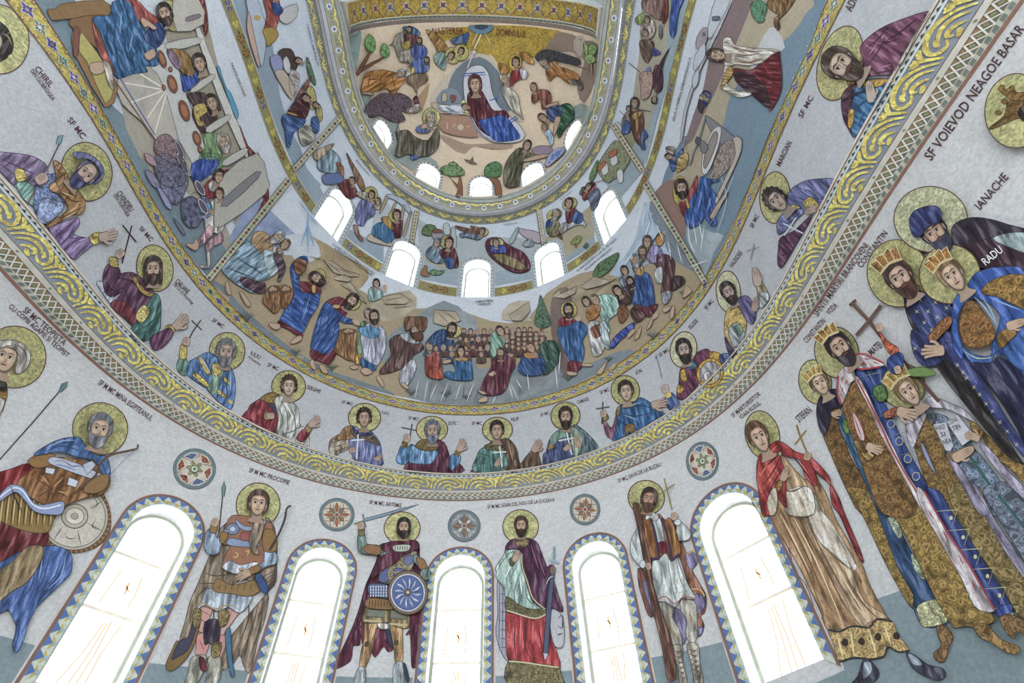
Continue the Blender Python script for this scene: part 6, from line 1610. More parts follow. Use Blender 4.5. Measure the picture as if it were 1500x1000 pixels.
def item(name, label, cat, K, at, parts, group=None, base=.034, unit=18, up=0):
    f = Fig(name, label, cat, K, at, unit=unit, group=group, base=cb(K, at, base), up=up)
    for b in parts:
        f.part(b[0])
        if len(b) > 4 or (len(b) == 4 and isinstance(b[3], (int, float))): f.line(b[1], b[2], b[3], sm=b[4] if len(b) > 4 else 0, taper=False)
        else: f.poly(b[1], b[2], b[3] if len(b) > 3 else 'm', sm=2, lw=.8)
    return f.done()
SKN = '#b39880'
PX = (0, 0, 1)
def divider(parent, pts, w, step, cols, name='divider_band'):
    a, b = pts; dx, dy = b[0]-a[0], b[1]-a[1]; l = math.hypot(dx, dy); nx, ny = -dy/l, dx/l
    f = Fig('d', None, None, PX, (700, 400), parent=parent, base=.05, unit=20)
    Q = lambda t, s: (a[0]+dx*t+nx*s, a[1]+dy*t+ny*s)
    f.part(name); f.poly([Q(0, -w), Q(1, -w), Q(1, w), Q(0, w)], '#b9b59c', 'm', sm=0, line='#5c4a44', lw=1.0)
    f.part('divider_mark'); n = int(l/step)
    for i in range(n):
        t = (i+.5)/n; c = Q(t, 0); c_ = cols[i % len(cols)]; s_ = w*.5
        f.line([(c[0]-dx/l*s_, c[1]-dy/l*s_), (c[0]+dx/l*s_, c[1]+dy/l*s_)], c_, s_*.7, sm=0, taper=False)
        f.line([(c[0]-nx*s_, c[1]-ny*s_), (c[0]+nx*s_, c[1]+ny*s_)], c_, s_*.7, sm=0, taper=False)
    f.done()
# grounds -------------------------------------------------------------------------------
ground(wall_upper, PX, [
 # wedding scene, left
 ('51,-2 110,-2 118,60 165,80 160,150 215,200 240,270 300,310 338,373 304,405 264,361 216,285 153,170 93,67', '#71848e', 'm', 'painted_ground', 0),
 ('180,110 250,120 300,240 318,300 345,365 335,372 290,300 250,260 225,255 185,190', '#a09a8c', 'm', 'painted_ground'),
 ('238,-2 300,-2 306,40 318,90 330,130 352,190 372,230 385,255 362,290 345,330 318,260 300,240 290,170 262,80 245,60', '#9c9482', 'm', 'painted_wall', 0),
 # loaves scene
 ('345,372 372,345 400,372 470,378 520,420 560,440 610,452 640,450 690,460 720,470 770,470 800,430 850,400 900,390 960,360 1010,375 1034,413 1016,432 983,470 930,516 847,563 760,587 680,593 577,579 500,556 433,524 352,459 306,411', '#a09073', 'm', 'painted_ground'),
 ('306,411 352,459 433,524 500,556 577,579 560,568 490,545 430,512 360,455 330,420', '#6f7a80', 'm', 'painted_ground'),
 ('560,500 600,470 650,440 690,470 700,540 830,530 830,568 760,587 680,593 600,583 590,540 560,530', '#7f8a8e', 'm', 'painted_rock'),
 ('740,586 830,568 930,516 900,516 840,540 830,500 790,520 740,545', '#77828a', 'm', 'painted_ground'),
 ('640,545 700,552 770,550 815,530 820,560 760,585 690,592 630,585', '#828a8c', 'r', 'painted_rock'),
 ('420,355 455,345 500,372 540,395 530,420 500,430 480,410 450,400', '#a3906f', 'r', 'painted_rock'),
 ('545,440 600,425 610,450 570,470 550,465', '#b1a58e', 'r', 'painted_rock'), ('625,465 680,455 700,480 660,500 620,500', '#8d979b', 'r', 'painted_rock'),
 ('360,300 372,285 440,350 450,372 400,360 345,372 335,350', '#8894b2', 'r', 'painted_building', 0), ('392,330 402,325 424,350 420,362 410,358', '#7c8cae', 'r', 'painted_building', 0),
 ('418,345 455,345 470,375 440,385 425,370', '#bcc3cb', 'm', 'painted_rock'),
 # right mountains
 ('945,295 970,320 985,345 985,375 960,380 940,392 925,405 892,402 915,375 935,340', '#9fb1c2', 'r', 'painted_mountain'),
 ('952,295 975,300 1005,350 1030,400 985,380 970,345 955,320', '#77828c', 'm', 'painted_mountain'),
 ('735,468 745,445 775,440 770,460 780,470', '#b8ac98', 'r', 'painted_rock'), ('808,435 840,415 870,408 905,410 890,430 850,440 820,450', '#a8997c', 'r', 'painted_rock'),
 ('810,430 830,420 838,440 826,480 828,520 840,548 826,552 812,510 806,470', '#75645c', 'r', 'painted_rock'),
 # well scene, right
 ('1100,-2 1210,-2 1187,65 1156,132 1125,198 1100,266 1072,328 1036,400 1020,378 960,300 975,250 1000,200 1040,190 1070,130', '#6d8494', 'm', 'painted_ground', 0),
 ('1080,-2 1190,-2 1180,20 1160,50 1100,100 1070,140 1060,180 1040,240 1000,300 975,310 955,285 985,260 1000,215 1025,160 1040,100 1060,60', '#a89c84', 'm', 'painted_ground'),
 ('1077,-2 1105,-2 1072,80 1050,130 1030,170 1015,205 1000,218 1015,170 1030,130 1040,80', '#7e6a6a', 'm', 'painted_wall', 0),
 ('960,280 985,262 1000,280 1005,330 1000,350 985,330 965,305', '#8a6c62', 'm', 'painted_ground'),
 ('1005,335 1020,330 1042,340 1060,345 1045,370 1035,400 1018,375 1008,355', '#9aa6ac', 'r', 'painted_rock'),
 ('1120,50 1135,40 1150,70 1120,90 1105,110 1100,95', '#b9bcc0', 'm', 'painted_path')])
divider(wall_upper, ((305, 409), (424, 263)), 5.2, 6, ['#3f3f56', '#6f9a6a', '#6a3a34'])
divider(wall_upper, ((1033, 414), (945, 268)), 4.6, 6, ['#3f3f46', '#7a9a6a', '#4a3a34'])
ground(wall_top, PX, [
 ('340,-2 376,-2 400,70 410,140 425,190 440,215 450,250 470,270 463,300 437,260 405,186 385,130 363,62', '#8798a6', 'm', 'painted_ground', 0),
 ('445,240 462,262 500,330 540,350 562,360 562,385 520,357 500,340 463,300', '#8d9da8', 'm', 'painted_ground', 0),
 ('612,320 650,340 668,345 760,348 788,350 782,408 724,419 672,419 614,408', '#a4aeb2', 'm', 'painted_ground', 0),
 ('612,368 672,392 728,398 780,385 780,408 724,419 672,419 614,408', '#93a3ac', 'm', 'painted_ground', 0), ('620,372 670,382 720,380 690,390 640,392', '#a89f8c', 'm', 'painted_ground', 2),
 ('797,350 830,330 860,305 875,290 870,350 828,385 806,396', '#a39a80', 'm', 'painted_ground', 0), ('810,385 850,362 870,345 872,356 828,386 806,396', '#8b9ca4', 'm', 'painted_ground', 0),
 ('885,262 900,220 915,200 945,200 942,250 900,300 893,280', '#8fa0a8', 'm', 'painted_ground', 0),
 ('940,-2 1006,-2 994,53 976,120 962,172 946,215 920,200 926,150 936,80', '#a9a28c', 'm', 'painted_ground', 0), ('985,-2 1008,-2 996,53 978,120 963,172 946,240 940,225 960,150 975,80', '#92a3ac', 'm', 'painted_ground', 0),
 ('555,285 600,330 596,365 570,350 545,330', '#b2b9be', 'm', 'painted_ground', 0), ('880,235 915,200 940,185 930,210 900,250', '#8d8868', 'm', 'painted_ground')])
divider(wall_top, ((431, 248), (497, 174)), 4.2, 6, ['#33323a', '#8a8468'])
divider(wall_top, ((941, 250), (897, 182)), 4.2, 6, ['#8a6a3c', '#5a5a3c'])
divider(wall_top, ((611, 308), (602, 358)), 3.6, 5, ['#8a6a34', '#8a6a34'])
divider(wall_top, ((789, 307), (797, 362)), 3.4, 5, ['#9a9a94', '#8a8a90'])
f = Fig('g', None, None, C_(1, 1), (700, 500), parent=wall_upper, base=.034, unit=24)
f.part('rock_slab')
for d in ('385,520 430,525 500,575 580,600 575,612 520,610 440,590', '440,610 500,600 540,625 520,640 450,630', '480,655 530,640 560,680 620,760 560,720 520,680', '700,720 800,700 860,740 830,760 720,760', '985,790 1100,800 1130,850 1040,880 980,860'): f.poly(d, '#aa9c84', 'r', sm=0, lw=1)
f.line('400,530 480,590|450,560 560,605|500,650 590,740|720,740 820,720|760,780 860,770|1000,800 1060,860|1040,800 1110,850|300,500 380,520|250,560 300,500', '#5c564c', 1.2)
f.part('ray').line('300,230 300,480|300,330 262,440|302,330 335,450|300,260 250,200|305,270 350,330', '#6c9cc8', 2.0)
f.K = C_(2, 1); f.part('rock_slab')
for d in ('270,720 330,690 390,660 380,700 320,730', '80,780 130,745 135,800 90,850 40,850 20,820', '480,610 560,630 600,625 520,660 440,680 410,665'): f.poly(d, '#ada18c', 'r', sm=0, lw=1)
f.line('730,260 700,400|760,230 740,350|790,300 760,390|740,420 700,480|690,480 640,560|820,330 860,420|880,400 900,520|930,430 960,540', '#dde4ec', 1.3)
f.line('775,260 790,330|860,380 930,480|940,420 1000,540|560,640 480,700|330,700 390,740|640,600 600,640', '#5c6670', 1.1)
f.line('990,300 1000,420 1030,480|1020,320 1040,440|1050,310 1070,420|1080,330 1060,470|1000,560 1100,520', '#e0e6ea', 1.3)
f.line('1160,40 1200,200 1130,420|1240,60 1190,180 1110,330', '#b4c0c8', 1.2)
f.K = C_(1, 2); f.part('rock_line').line('950,280 930,400|1000,300 960,390|1060,300 1020,400|1130,300 1100,390|1200,300 1160,400|900,290 880,380|1320,370 1300,410|1400,300 1440,390', '#c3c8c8', 1.6)
f.line('970,300 950,410|1080,310 1040,410|1150,300 1140,390|1230,330 1200,400|1450,280 1450,380', '#4c555c', 1.2)
f.K = C_(2, 2); f.line('20,300 40,380|120,250 130,340|270,200 285,330|300,130 290,250|60,280 90,330', '#d5d8d8', 1.4)
f.done()
# ---- wedding feast ------------------------------------------------------------------------
K = C_(0, 0)
item('throne', 'mosaic brown wooden throne with footstool in the top left wedding scene', 'chair', K, (500, 200), [
 ('seat', '255,50 300,50 340,20 560,0 600,60 560,110 400,100 300,110 275,100', '#84653f', 'm'), ('post', '380,105 560,80 600,140 620,300 600,330 500,240 400,160', '#7d5c3a', 'm'),
 ('footstool', '402,145 560,340 640,480 570,585 420,320 398,300', '#8c6c44', 'm'), ('footstool_top', '445,175 600,400 620,470 570,560 470,330 430,280', '#a9a05c', 'm'), ('footstool_edge', '402,150 430,160 425,290 400,300', '#7a4c40', 'm')])
item('banquet_table', 'mosaic white-clothed banquet table with dishes at the top left', 'table', K, (950, 600), [
 ('cloth', '870,240 930,260 960,350 1020,540 1120,820 1100,885 1055,905 970,760 900,560 800,350', '#b9bab8', 'm'), ('cloth_front', '640,430 800,350 900,500 970,760 1050,900 1010,960 830,740 760,650 660,560', '#a9a398', 'r'),
 ('line', '800,640 900,490', '#d8d6cc', 2.0), ('line', '700,560 890,490', '#d8d6cc', 2.0), ('line', '680,450 880,485', '#d8d6cc', 2.0), ('line', '840,720 905,500', '#d8d6cc', 2.0), ('line', '760,400 890,480', '#d8d6cc', 2.0),
 ('line', '600,400 830,740', '#7a5a4c', 1.8), ('line', '650,420 840,730', '#4a62a0', 1.4)])
for i, (x, y, rx, ry) in enumerate(((935, 455, 24, 50), (1000, 600, 26, 60), (1068, 750, 20, 42), (880, 320, 18, 50), (888, 475, 10, 16), (925, 375, 10, 14), (1085, 812, 12, 18))):
    f = Fig('dish', 'brown dish on the mosaic banquet table, ' + ['second large one from the top', 'third large one from the top', 'lowest large one', 'uppermost long one', 'small one beside the second', 'small one near the top', 'small one at the lower end'][i], 'dish', K, (x, y), base=.05, group='dishes on the painted table')
    f.part('rim').ell((x, y), rx, ry, '#7a4a34', 'm', -18, 18, '#3e2418', .8); f.part('food').ell((x, y), rx*.6, ry*.6, '#9a6a4c', 'm', -18, 14); f.done()
pr('haloed mosaic man seated in large blue mantle at the top left banquet', K, (895, 75), 50, -20, '#3c2c26', [
 ('tunic', '640,0 740,0 800,60 860,100 840,130 760,120 700,80', '#9a4c44'), ('mantle', '500,95 600,80 610,10 700,10 760,130 830,190 870,120 895,160 880,220 850,260 860,350 790,360 800,390 720,400 650,425 610,380 590,300 540,170', '#34638f'),
 ('mantle_fold', '840,130 895,120 895,200 850,260 800,230 780,190', '#2a4272'), ('hem', '500,110 560,250 600,330 620,400 560,330 530,260', '#a0564c'), ('foot', '490,345 540,335 570,350 560,390 520,405 490,385', SKN, 'k'), ('foot', '560,330 600,360 620,480 590,460 570,390', '#c4b8aa', 'd'),
 ('fold', '640,60 620,200 650,400|700,120 680,260 740,390|760,250 700,330|600,120 580,200 620,300', '#173a60', 1.6), ('fold', '660,60 650,180|720,180 700,280', '#86b0d2', 1.6), ('^hand', '770,95 800,110 850,150 830,160 800,140 790,150 765,120', SKN, 'k'), ('^hand', '785,290 830,265 845,300 810,325 790,315', SKN, 'k')],
 halo=(930, 85, 46, 85, -12), beard='#4a3a30')
pr('dark-haired mosaic guest in blue and ochre, upper one behind the table', K, (1082, 345), 46, -15, '#3a2c28', [('robe', '980,400 1010,410 1040,350 1075,400 1075,450 1000,500 985,450', '#2e4c9a'), ('tunic', '905,270 1000,275 1050,350 1050,410 1000,400 950,350', '#8c6c3e'), ('sleeve', '905,275 940,280 985,350 960,375 920,320', '#8a7088')])
pr('crowned long-haired mosaic bride in brown and gold behind the table', K, (1150, 560), 42, -20, '#3c2c26', [('robe', '1010,510 1110,505 1160,600 1180,640 1110,720 1070,690 1040,620 1050,570', '#4a3434'), ('stole', '1050,580 1120,560 1130,600 1080,640 1110,670 1075,680', '#b09a52', 'p')], long=.9)
pr('white-haired mosaic guest in green robe reaching to the table', K, (1215, 775), 44, -15, '#a3a19c', [('robe', '1110,730 1170,720 1200,790 1240,850 1190,920 1140,940 1080,860 1110,800', '#7c9a6c'), ('sleeve', '1110,830 1200,840 1180,880 1120,870', '#6a8a5c')], beard='#a3a19c')
item('mosaic_beam_red', 'mosaic red roof cloth hanging along the banquet hall', 'cloth', K, (1330, 760), [('cloth', '1080,0 1110,0 1130,130 1115,200 1100,120', '#7c3a34', 'd'), ('cloth', '1300,680 1345,790 1385,830 1370,870 1330,780', '#7c3a34', 'd'), ('cloth', '1395,820 1450,960 1455,1140 1420,1180 1390,1170 1430,1080 1420,940', '#7c3a34', 'd')])
item('mosaic_colonnade', 'mosaic white colonnade of the banquet hall, left upper tier', 'building', K, (1200, 400), [
 ('entablature', '1055,140 1080,140 1190,430 1300,690 1345,830 1325,845 1230,640 1130,380', '#c3c3bd', 'm'), ('column', '900,235 1070,200 1085,235 930,275', '#b4b3ac', 'm'), ('column', '1040,475 1150,400 1160,430 1050,505', '#b4b3ac', 'm'), ('column', '1120,690 1235,620 1245,650 1140,720', '#b4b3ac', 'm'), ('column', '1210,870 1330,800 1335,835 1230,900', '#b4b3ac', 'm'),
 ('pavilion', '940,0 1080,0 1105,130 960,170', '#b2aea2', 'm'), ('pavilion_window', '1010,95 1080,75 1085,95 1015,118', '#7a6f78', 'm'),
 ('porch', '1200,960 1395,830 1450,960 1440,1050 1200,1230 1160,1180', '#a9a79c', 'm'), ('porch_opening', '1210,1080 1390,930 1400,965 1230,1120', '#77777c', 'm')])
item('painted_ribbon', 'mosaic light blue ribbon above the banquet hall', 'ribbon', K, (1240, 510), [('ribbon', '1175,365 1190,362 1200,400 1230,480 1250,500 1290,600 1290,640 1275,640 1240,540 1210,450', '#4c94b8', 'm')])
def jar(pts, foot, mouth, col, lab):
    f = Fig('stone_jar', lab, 'jar', K, mouth[:2], base=.04, unit=10, group='stone water jars'); f.part('body').poly(pts, col, 'p'); 
    f.line([(p[0]*.5+mouth[0]*.5, p[1]*.5+mouth[1]*.5) for p in P_(pts)[:4]], dark(col), 1)
    f.part('foot').poly(foot, light(col, 1.3), 'm'); f.part('mouth').ell(mouth[:2], mouth[2], mouth[3], '#b2b4c4', 'm', mouth[4], 20, dark(col), .9); f.ell(mouth[:2], mouth[2]*.7, mouth[3]*.82, '#5a4f5e', 'm', mouth[4], 18); f.done()
jar('845,760 880,730 930,740 990,850 980,900 900,870 840,820', '785,830 830,850 850,900 800,880', (975, 810, 15, 55, -25), '#80686e', 'reddish mosaic stone jar, uppermost of the pile of water jars')
jar('840,850 900,830 960,870 1010,960 980,1010 900,1010 850,960 835,900', '785,925 830,940 870,1010 830,1010', (985, 880, 16, 58, -25), '#646074', 'dark mosaic stone jar with big round pattern, second from the top of the jar pile')
K = C_(0, 1)
jar('880,60 960,0 1010,40 1020,110 990,180 950,220 900,180 870,120', '840,100 900,170 935,240 900,230', (1000, 15, 16, 52, -25), '#6a6c86', 'blue-violet mosaic stone jar in the middle of the jar pile')
jar('985,210 1030,175 1080,200 1110,250 1080,330 1030,345 990,300', '940,290 990,350 1005,390 970,350', (1085, 130, 20, 48, -30), '#565a72', 'mosaic stone jar beside the pouring boy')
jar('1080,190 1120,180 1150,240 1130,290 1090,280', '1090,280 1120,290 1110,300', (1102, 230, 20, 50, -30), '#6a6c86', 'small mosaic stone jar mouth nearest to the running boy')
pr('mosaic servant in red and white with raised arms beside the jars', K, (1188, 70), 34, 10, '#3c2c26', [('tunic', '1100,130 1180,50 1260,30 1270,90 1200,160 1130,190 1100,170', '#84323a'), ('robe', '1040,0 1150,-40 1190,0 1110,80 1050,100', '#2e4c9a'), ('apron', '1130,110 1180,80 1200,130 1150,150', '#c0bdb8')])
pr('mosaic boy in white tunic and pink hose pouring water beside the jars', K, (1190, 165), 30, 0, '#5a4234', [('tunic', '1130,230 1180,180 1220,230 1230,280 1200,380 1170,375 1110,340', '#b8b8b2'), ('arm', '1130,240 1175,255 1165,280 1130,265', SKN, 'k'), ('bowl', '1080,210 1140,215 1130,270 1090,260', '#5c94be', 'm'),
 ('leg', '1130,330 1100,380 1060,440 1080,450 1140,400 1160,360', '#b08a94'), ('leg', '1200,370 1210,420 1150,450 1140,480 1120,480 1120,430 1170,390', '#b08a94'), ('boot', '1060,400 1080,440 1060,470 1010,440 1020,430 1050,430', SKN, 'k'), ('boot', '1122,480 1142,480 1135,560 1090,562 1088,548 1122,545', '#c3bcb4', 'd')])
# ---- loaves and fishes ------------------------------------------------------------------------
K = C_(1, 1)
pr('white-haired mosaic disciple in pale blue cloak bending over with another behind him', K, (135, 400), 34, 55, '#a6a8a6', [
 ('tunic', '0,385 50,365 100,400 110,470 90,520 40,480 0,500', '#a98c66'), ('cloak', '-130,520 -60,400 0,440 40,480 110,510 140,560 90,620 40,640 10,700 -40,680 -130,620 -170,560', '#7f9aac'), ('cloak_end', '60,470 110,480 145,560 100,610 70,560', '#a3b6be'),
 ('robe', '-60,610 40,640 70,650 60,700 0,690 -60,650', '#4f3340'), ('bundle', '120,480 155,500 180,560 150,635 135,630 145,580 115,520', '#54404a'), ('foot', '-145,640 -130,640 -115,700 -130,710 -145,680', SKN, 'k'), ('foot', '-70,690 -50,700 -10,760 -30,770 -60,720', SKN, 'k'), ('fold', '-100,500 0,560 60,600|-140,560 -40,600 30,630|40,500 0,600', '#2d4a5e', 1.4)], beard='#a6a8a6')
pr('brown-haired mosaic disciple looking over the bent one in pale blue', K, (175, 440), 28, 40, '#8a6a4c', [('robe', '130,455 160,470 165,500 140,500', '#7a6a62')], base=.034)
def basket(K, body, rim, lab, fold=None):
    item('bread_basket', lab, 'basket', K, rim[:2], [('basket', body, '#86603a', 'd'), ('rim', '%g,%g %g,%g %g,%g %g,%g' % (rim[0]-rim[2], rim[1], rim[0], rim[1]-rim[3], rim[0]+rim[2], rim[1], rim[0], rim[1]+rim[3]), '#6a4c34', 'm'),
      ('bread', '%g,%g %g,%g %g,%g %g,%g' % (rim[0]-rim[2]*.7, rim[1]+2, rim[0], rim[1]-rim[3]*1.0, rim[0]+rim[2]*.7, rim[1]-2, rim[0], rim[1]+rim[3]*.5), '#a8886c', 'p')], base=.044, group='bread baskets')
basket(K, '60,720 85,670 140,660 150,700 155,770 120,812 85,780 55,750', (110, 682, 34, 22), 'brown woven bread basket left of the haloed man who lifts his arms')
basket(K, '140,668 180,655 220,700 200,760 170,790 155,740', (180, 680, 36, 22), 'brown woven bread basket leaning directly behind the lifting haloed man')
pr('haloed mosaic man in blue mantle lifting a basket high with both arms', K, (352, 622), 38, -55, '#3a2a22', [
 ('robe', '250,640 300,640 340,650 370,670 365,710 300,705 255,680', '#6a2430'), ('mantle', '205,560 240,520 250,590 250,650 270,690 320,705 365,705 350,780 310,840 270,920 240,915 150,860 170,800 215,740 225,690 215,640', '#2c5498'),
 ('hem', '150,850 240,905 270,920 265,945 200,900 140,870', '#6e2432'), ('fold', '240,720 200,840|290,720 240,890|330,720 280,880|240,560 260,640', '#14305e', 1.5), ('fold', '310,720 270,850|220,580 235,640', '#7fa3d0', 1.2), ('foot', '90,862 140,865 150,885 125,900 95,880', SKN, 'k'), ('foot', '205,965 250,930 270,945 240,970 210,975', SKN, 'k'),
 ('^sleeve', '240,515 290,500 300,540 270,530 255,600 235,590', '#2c5498'), ('^basket', '235,515 290,525 285,580 245,600 225,560', '#7c5338', 'd'), ('^patch', '322,662 340,660 340,695 325,695', '#b39a5a', 'm')], halo=(358, 615, 36, 48, 20), beard='#3a2a22', t=.4)
pr('haloed mosaic man bending and handing out bread from a basket', K, (535, 745), 38, 40, '#33261f', [
 ('mantle', '320,960 340,880 375,780 410,740 450,760 500,830 545,845 540,860 470,850 470,900 440,1000 400,1040 320,1010', '#2c5290'), ('robe', '400,745 470,720 520,760 500,830 460,810 440,770', '#6a2432'), ('robe_hem', '320,1005 400,1035 450,990 470,1000 420,1085 380,1075 320,1050', '#6e2432'),
 ('sleeve', '450,790 500,830 550,845 545,865 480,855', '#2c5290'), ('fold', '380,800 350,960|420,780 390,1000|460,830 420,1000', '#14305e', 1.5), ('foot', '310,1075 330,1060 345,1115 325,1110', SKN, 'k'), ('foot', '360,1095 385,1090 410,1130 385,1135', SKN, 'k'), ('^hand', '540,845 575,850 580,875 555,870', SKN, 'k'), ('^patch', '440,765 470,765 470,780 440,780', '#b39a5a', 'm')], halo=(545, 745, 42, 46, 0), beard='#33261f', t=.5)
basket(K, '470,910 490,895 560,900 565,960 550,1070 480,1040 440,1010 465,960', (520, 908, 42, 18), 'tall brown bread basket between the bending haloed man and two disciples')
pr('mosaic disciple in white and light blue receiving bread with both hands', K, (660, 830), 32, -5, '#3a2a24', [('robe', '590,920 630,860 700,880 725,940 715,1020 680,1090 640,1085 600,1060 590,990', '#a7a9b8'), ('sleeve', '575,890 640,880 690,900 680,940 620,940 580,910', '#5f92b8'), ('under', '590,1050 640,1080 670,1095 660,1120 590,1095', '#2c5a8c'), ('foot', '585,1115 620,1105 650,1130 610,1145', SKN, 'k'), ('fold', '640,930 620,1060|680,930 660,1080|710,940 690,1040', '#4d5068', 1.3)], beard='#3a2a24')
pr('mosaic disciple in green with yellow leggings behind the tall basket', K, (628, 815), 26, -5, '#77736c', [('robe', '575,880 610,850 640,900 600,960 600,1020 560,1040 565,950', '#6a8460'), ('leggings', '560,1040 590,1030 590,1080 555,1085', '#b08c3c'), ('foot', '525,1100 560,1090 575,1105 550,1115', SKN, 'k')], base=.033)
pr('mosaic boy in pale green seated on the rock edge above the disciples', K, (672, 650), 22, -10, '#3a302c', [('robe', '630,680 660,665 700,685 705,720 660,745 630,735', '#93b0ac'), ('^hand', '705,660 725,655 725,690 712,690', SKN, 'k')])
pr('mosaic disciple in brown cloak carrying a great basket on his shoulder', K, (880, 905), 32, 10, '#3a2a24', [('cloak', '740,960 790,925 850,930 900,960 930,1000 870,1040 860,1080 780,1120 700,1140 690,1120 720,1080 750,1030', '#5c403c'), ('robe', '850,1070 880,1060 885,1120 840,1200 800,1190 800,1130', '#a9aab4'), ('sleeve', '800,925 860,920 905,955 890,975 830,960', '#a3aab0'), ('fold', '790,950 740,1080|840,960 780,1090', '#2a1a1a', 1.4), ('foot', '670,1160 690,1150 715,1200 700,1205', SKN, 'k'), ('foot', '800,1190 830,1190 850,1220 825,1215', SKN, 'k'),
 ('^great_basket', '825,835 880,828 945,835 935,900 905,905 880,880 830,905', '#6e4c34', 'd'), ('^bread', '870,920 915,910 925,945 890,960', '#5a3428', 'm')], beard='#3a2a24')
pr('haloed mosaic man in dark blue leaning from the left into the crowd', K, (1080, 900), 32, 10, '#33261f', [('mantle', '945,960 1000,905 1060,900 1090,950 1085,1000 1000,1010 945,985', '#2c4c76'), ('fold', '980,950 1040,920|980,985 1060,960', '#122844', 1.3)], halo=(1085, 905, 48, 38), beard='#33261f')
# crowd: heads in rows
crowd = [('1140,905 1180,900 1180,940 1145,940', 0)]
hairs = ['#4a352a', '#5a4638', '#3a2c26', '#8a8078', '#6a5040', '#77706a']
K = C_(1, 2); n_ = 0
ORD = 'first second third fourth fifth sixth seventh eighth ninth tenth eleventh twelfth thirteenth fourteenth fifteenth sixteenth'.split()
ROWN = ['back', 'second', 'third', 'front', 'upper right', 'second right', 'third right', 'fourth right', 'lowest right']
rows = [[(x, 18+((i*7) % 5)) for i, x in enumerate(range(1145, 1500, 37))], [(x, 60+((i*5) % 6)) for i, x in enumerate(range(1125, 1500, 33))], [(x, 108+((i*3) % 6)) for i, x in enumerate(range(955, 1500, 40))], [(x, 140+((i*3) % 6)) for i, x in enumerate(range(1000, 1490, 80))]]
Kc = C_(1, 2)
for ri, row in enumerate(rows):
    for x, y in row:
        n_ += 1
        f = Fig('crowd_person', 'small mosaic face, %s from the left in the %s row of the seated crowd' % (ORD[row.index((x, y))], ROWN[ri]), 'mosaic figure', Kc, (x, y), unit=8, base=.036+.003*ri, group='seated crowd of the loaves scene')
        h = hairs[(n_*7+ri) % 6]; f.part('robe').poly([(x-20, y+16), (x+20, y+16), (x+24, y+46), (x-24, y+46)], ['#5a4438', '#4a3c3a', '#7a5238', '#3f4c6a', '#6a3434'][n_ % 5], 'd', lw=.6)
        f.part('hair').ell((x, y-2), 15, 17, h, 'm', 0, 12); f.part('face').ell((x, y+2), 10, 13, '#a98a74', 'k', 0, 12)
        if n_ % 2: f.part('beard').poly([(x-9, y+6), (x+9, y+6), (x+5, y+19), (x-5, y+19)], h, 'm', sm=0, line=None)
        f.line([(x-6, y), (x+6, y)], '#3c2a22', .7, sm=0); f.done()
Kc = C_(2, 1)
cn_ = {}
for i, (x, y, y0) in enumerate([(x, 895+((q*5) % 6)+14*j, j) for j in range(5) for q, x in enumerate(range(8, 215, 32)) if not (j < 1 and x > 150)]):
    n_ += 1; h = hairs[(n_*5) % 6]
    f = Fig('crowd_person', 'small mosaic face, %s from the left in the %s row of the seated crowd' % (ORD[cn_.setdefault(y0, []).__len__()], ROWN[4+min(4, y0)]), 'mosaic figure', Kc, (x, y+(i//7)*11), unit=8, base=.04+.003*(i//7), group='seated crowd of the loaves scene')
    y2 = y+(i//7)*11; cn_[y0].append(1); f.part('robe').poly([(x-17, y2+12), (x+17, y2+12), (x+20, y2+36), (x-20, y2+36)], ['#5a4438', '#4a3c3a', '#6a4a38'][n_ % 3], 'd', lw=.6)
    f.part('hair').ell((x, y2-2), 13, 14, h, 'm', 0, 10); f.part('face').ell((x, y2+2), 9, 10, '#a98a74', 'k', 0, 10); f.done()
K = C_(1, 2)
for lab, hd, rot, hair, beard, bd in (
 ('mosaic listener in orange-red robe seated at the left front of the crowd', (960, 110), 0, '#77706a', '#77706a', [('robe', '940,150 985,130 1020,170 1030,240 1010,275 950,265 935,220', '#8a3c34'), ('leg', '960,230 1000,215 1035,255 1020,278 960,268', '#a04c34'), ('hand', '1030,180 1070,170 1075,185 1040,195', SKN, 'k')]),
 ('mosaic listener in turquoise robe with yellow collar kneeling before the crowd', (1130, 130), -5, '#3a2a24', None, [('robe', '1090,180 1130,165 1180,180 1195,260 1180,285 1080,280 1035,255 1060,235 1100,240', '#2f628e'), ('collar', '1095,165 1160,160 1160,180 1110,178', '#a9803c', 'p')]),
 ('mosaic listener in pale green leaning over the middle of the crowd', (1345, 20), -30, '#4a352a', None, [('robe', '1300,30 1350,20 1370,80 1330,140 1300,160 1290,110', '#84ac9a')]),
 ('mosaic listener in long maroon robe with feet hanging from the rock ledge', (1345, 140), 0, '#6a5040', '#6a5040', [('robe', '1310,170 1390,155 1425,200 1400,250 1380,320 1340,360 1270,365 1235,340 1260,270 1290,220', '#5c2436'), ('hand', '1280,250 1310,235 1320,250 1295,262', SKN, 'k'), ('foot', '1215,335 1240,340 1270,355 1245,360', SKN, 'k'), ('foot', '1225,390 1265,370 1275,395 1235,405', SKN, 'k'), ('fold', '1330,190 1300,290 1280,350|1380,190 1350,330', '#2a0c1a', 1.3)])):
    pr(lab, K, hd, 26, rot, hair, bd, beard=beard, base=.056)
pr('mosaic listener wrapped in dark green with orange hair, right end of the crowd', C_(2, 2), (140, 110), 28, -30, '#7a5638', [('cloak', '200,80 270,70 300,120 290,180 240,240 200,250 190,150', '#2f4f44'), ('robe', '90,170 170,130 220,200 200,250 120,260 70,230', '#2c4f80'), ('collar', '100,140 160,130 180,160 120,165', '#a0703c', 'p')], base=.056)
K = C_(2, 1)
item('tree', 'dark green mosaic cypress between the crowd and the seated haloed man', 'tree', K, (195, 820), [('trunk', '188,885 203,885 203,910 190,910', '#6a4c3a'), ('crown', '190,708 205,740 225,790 248,850 235,880 200,890 160,870 165,820 180,760', '#4f6a54', 'p')])
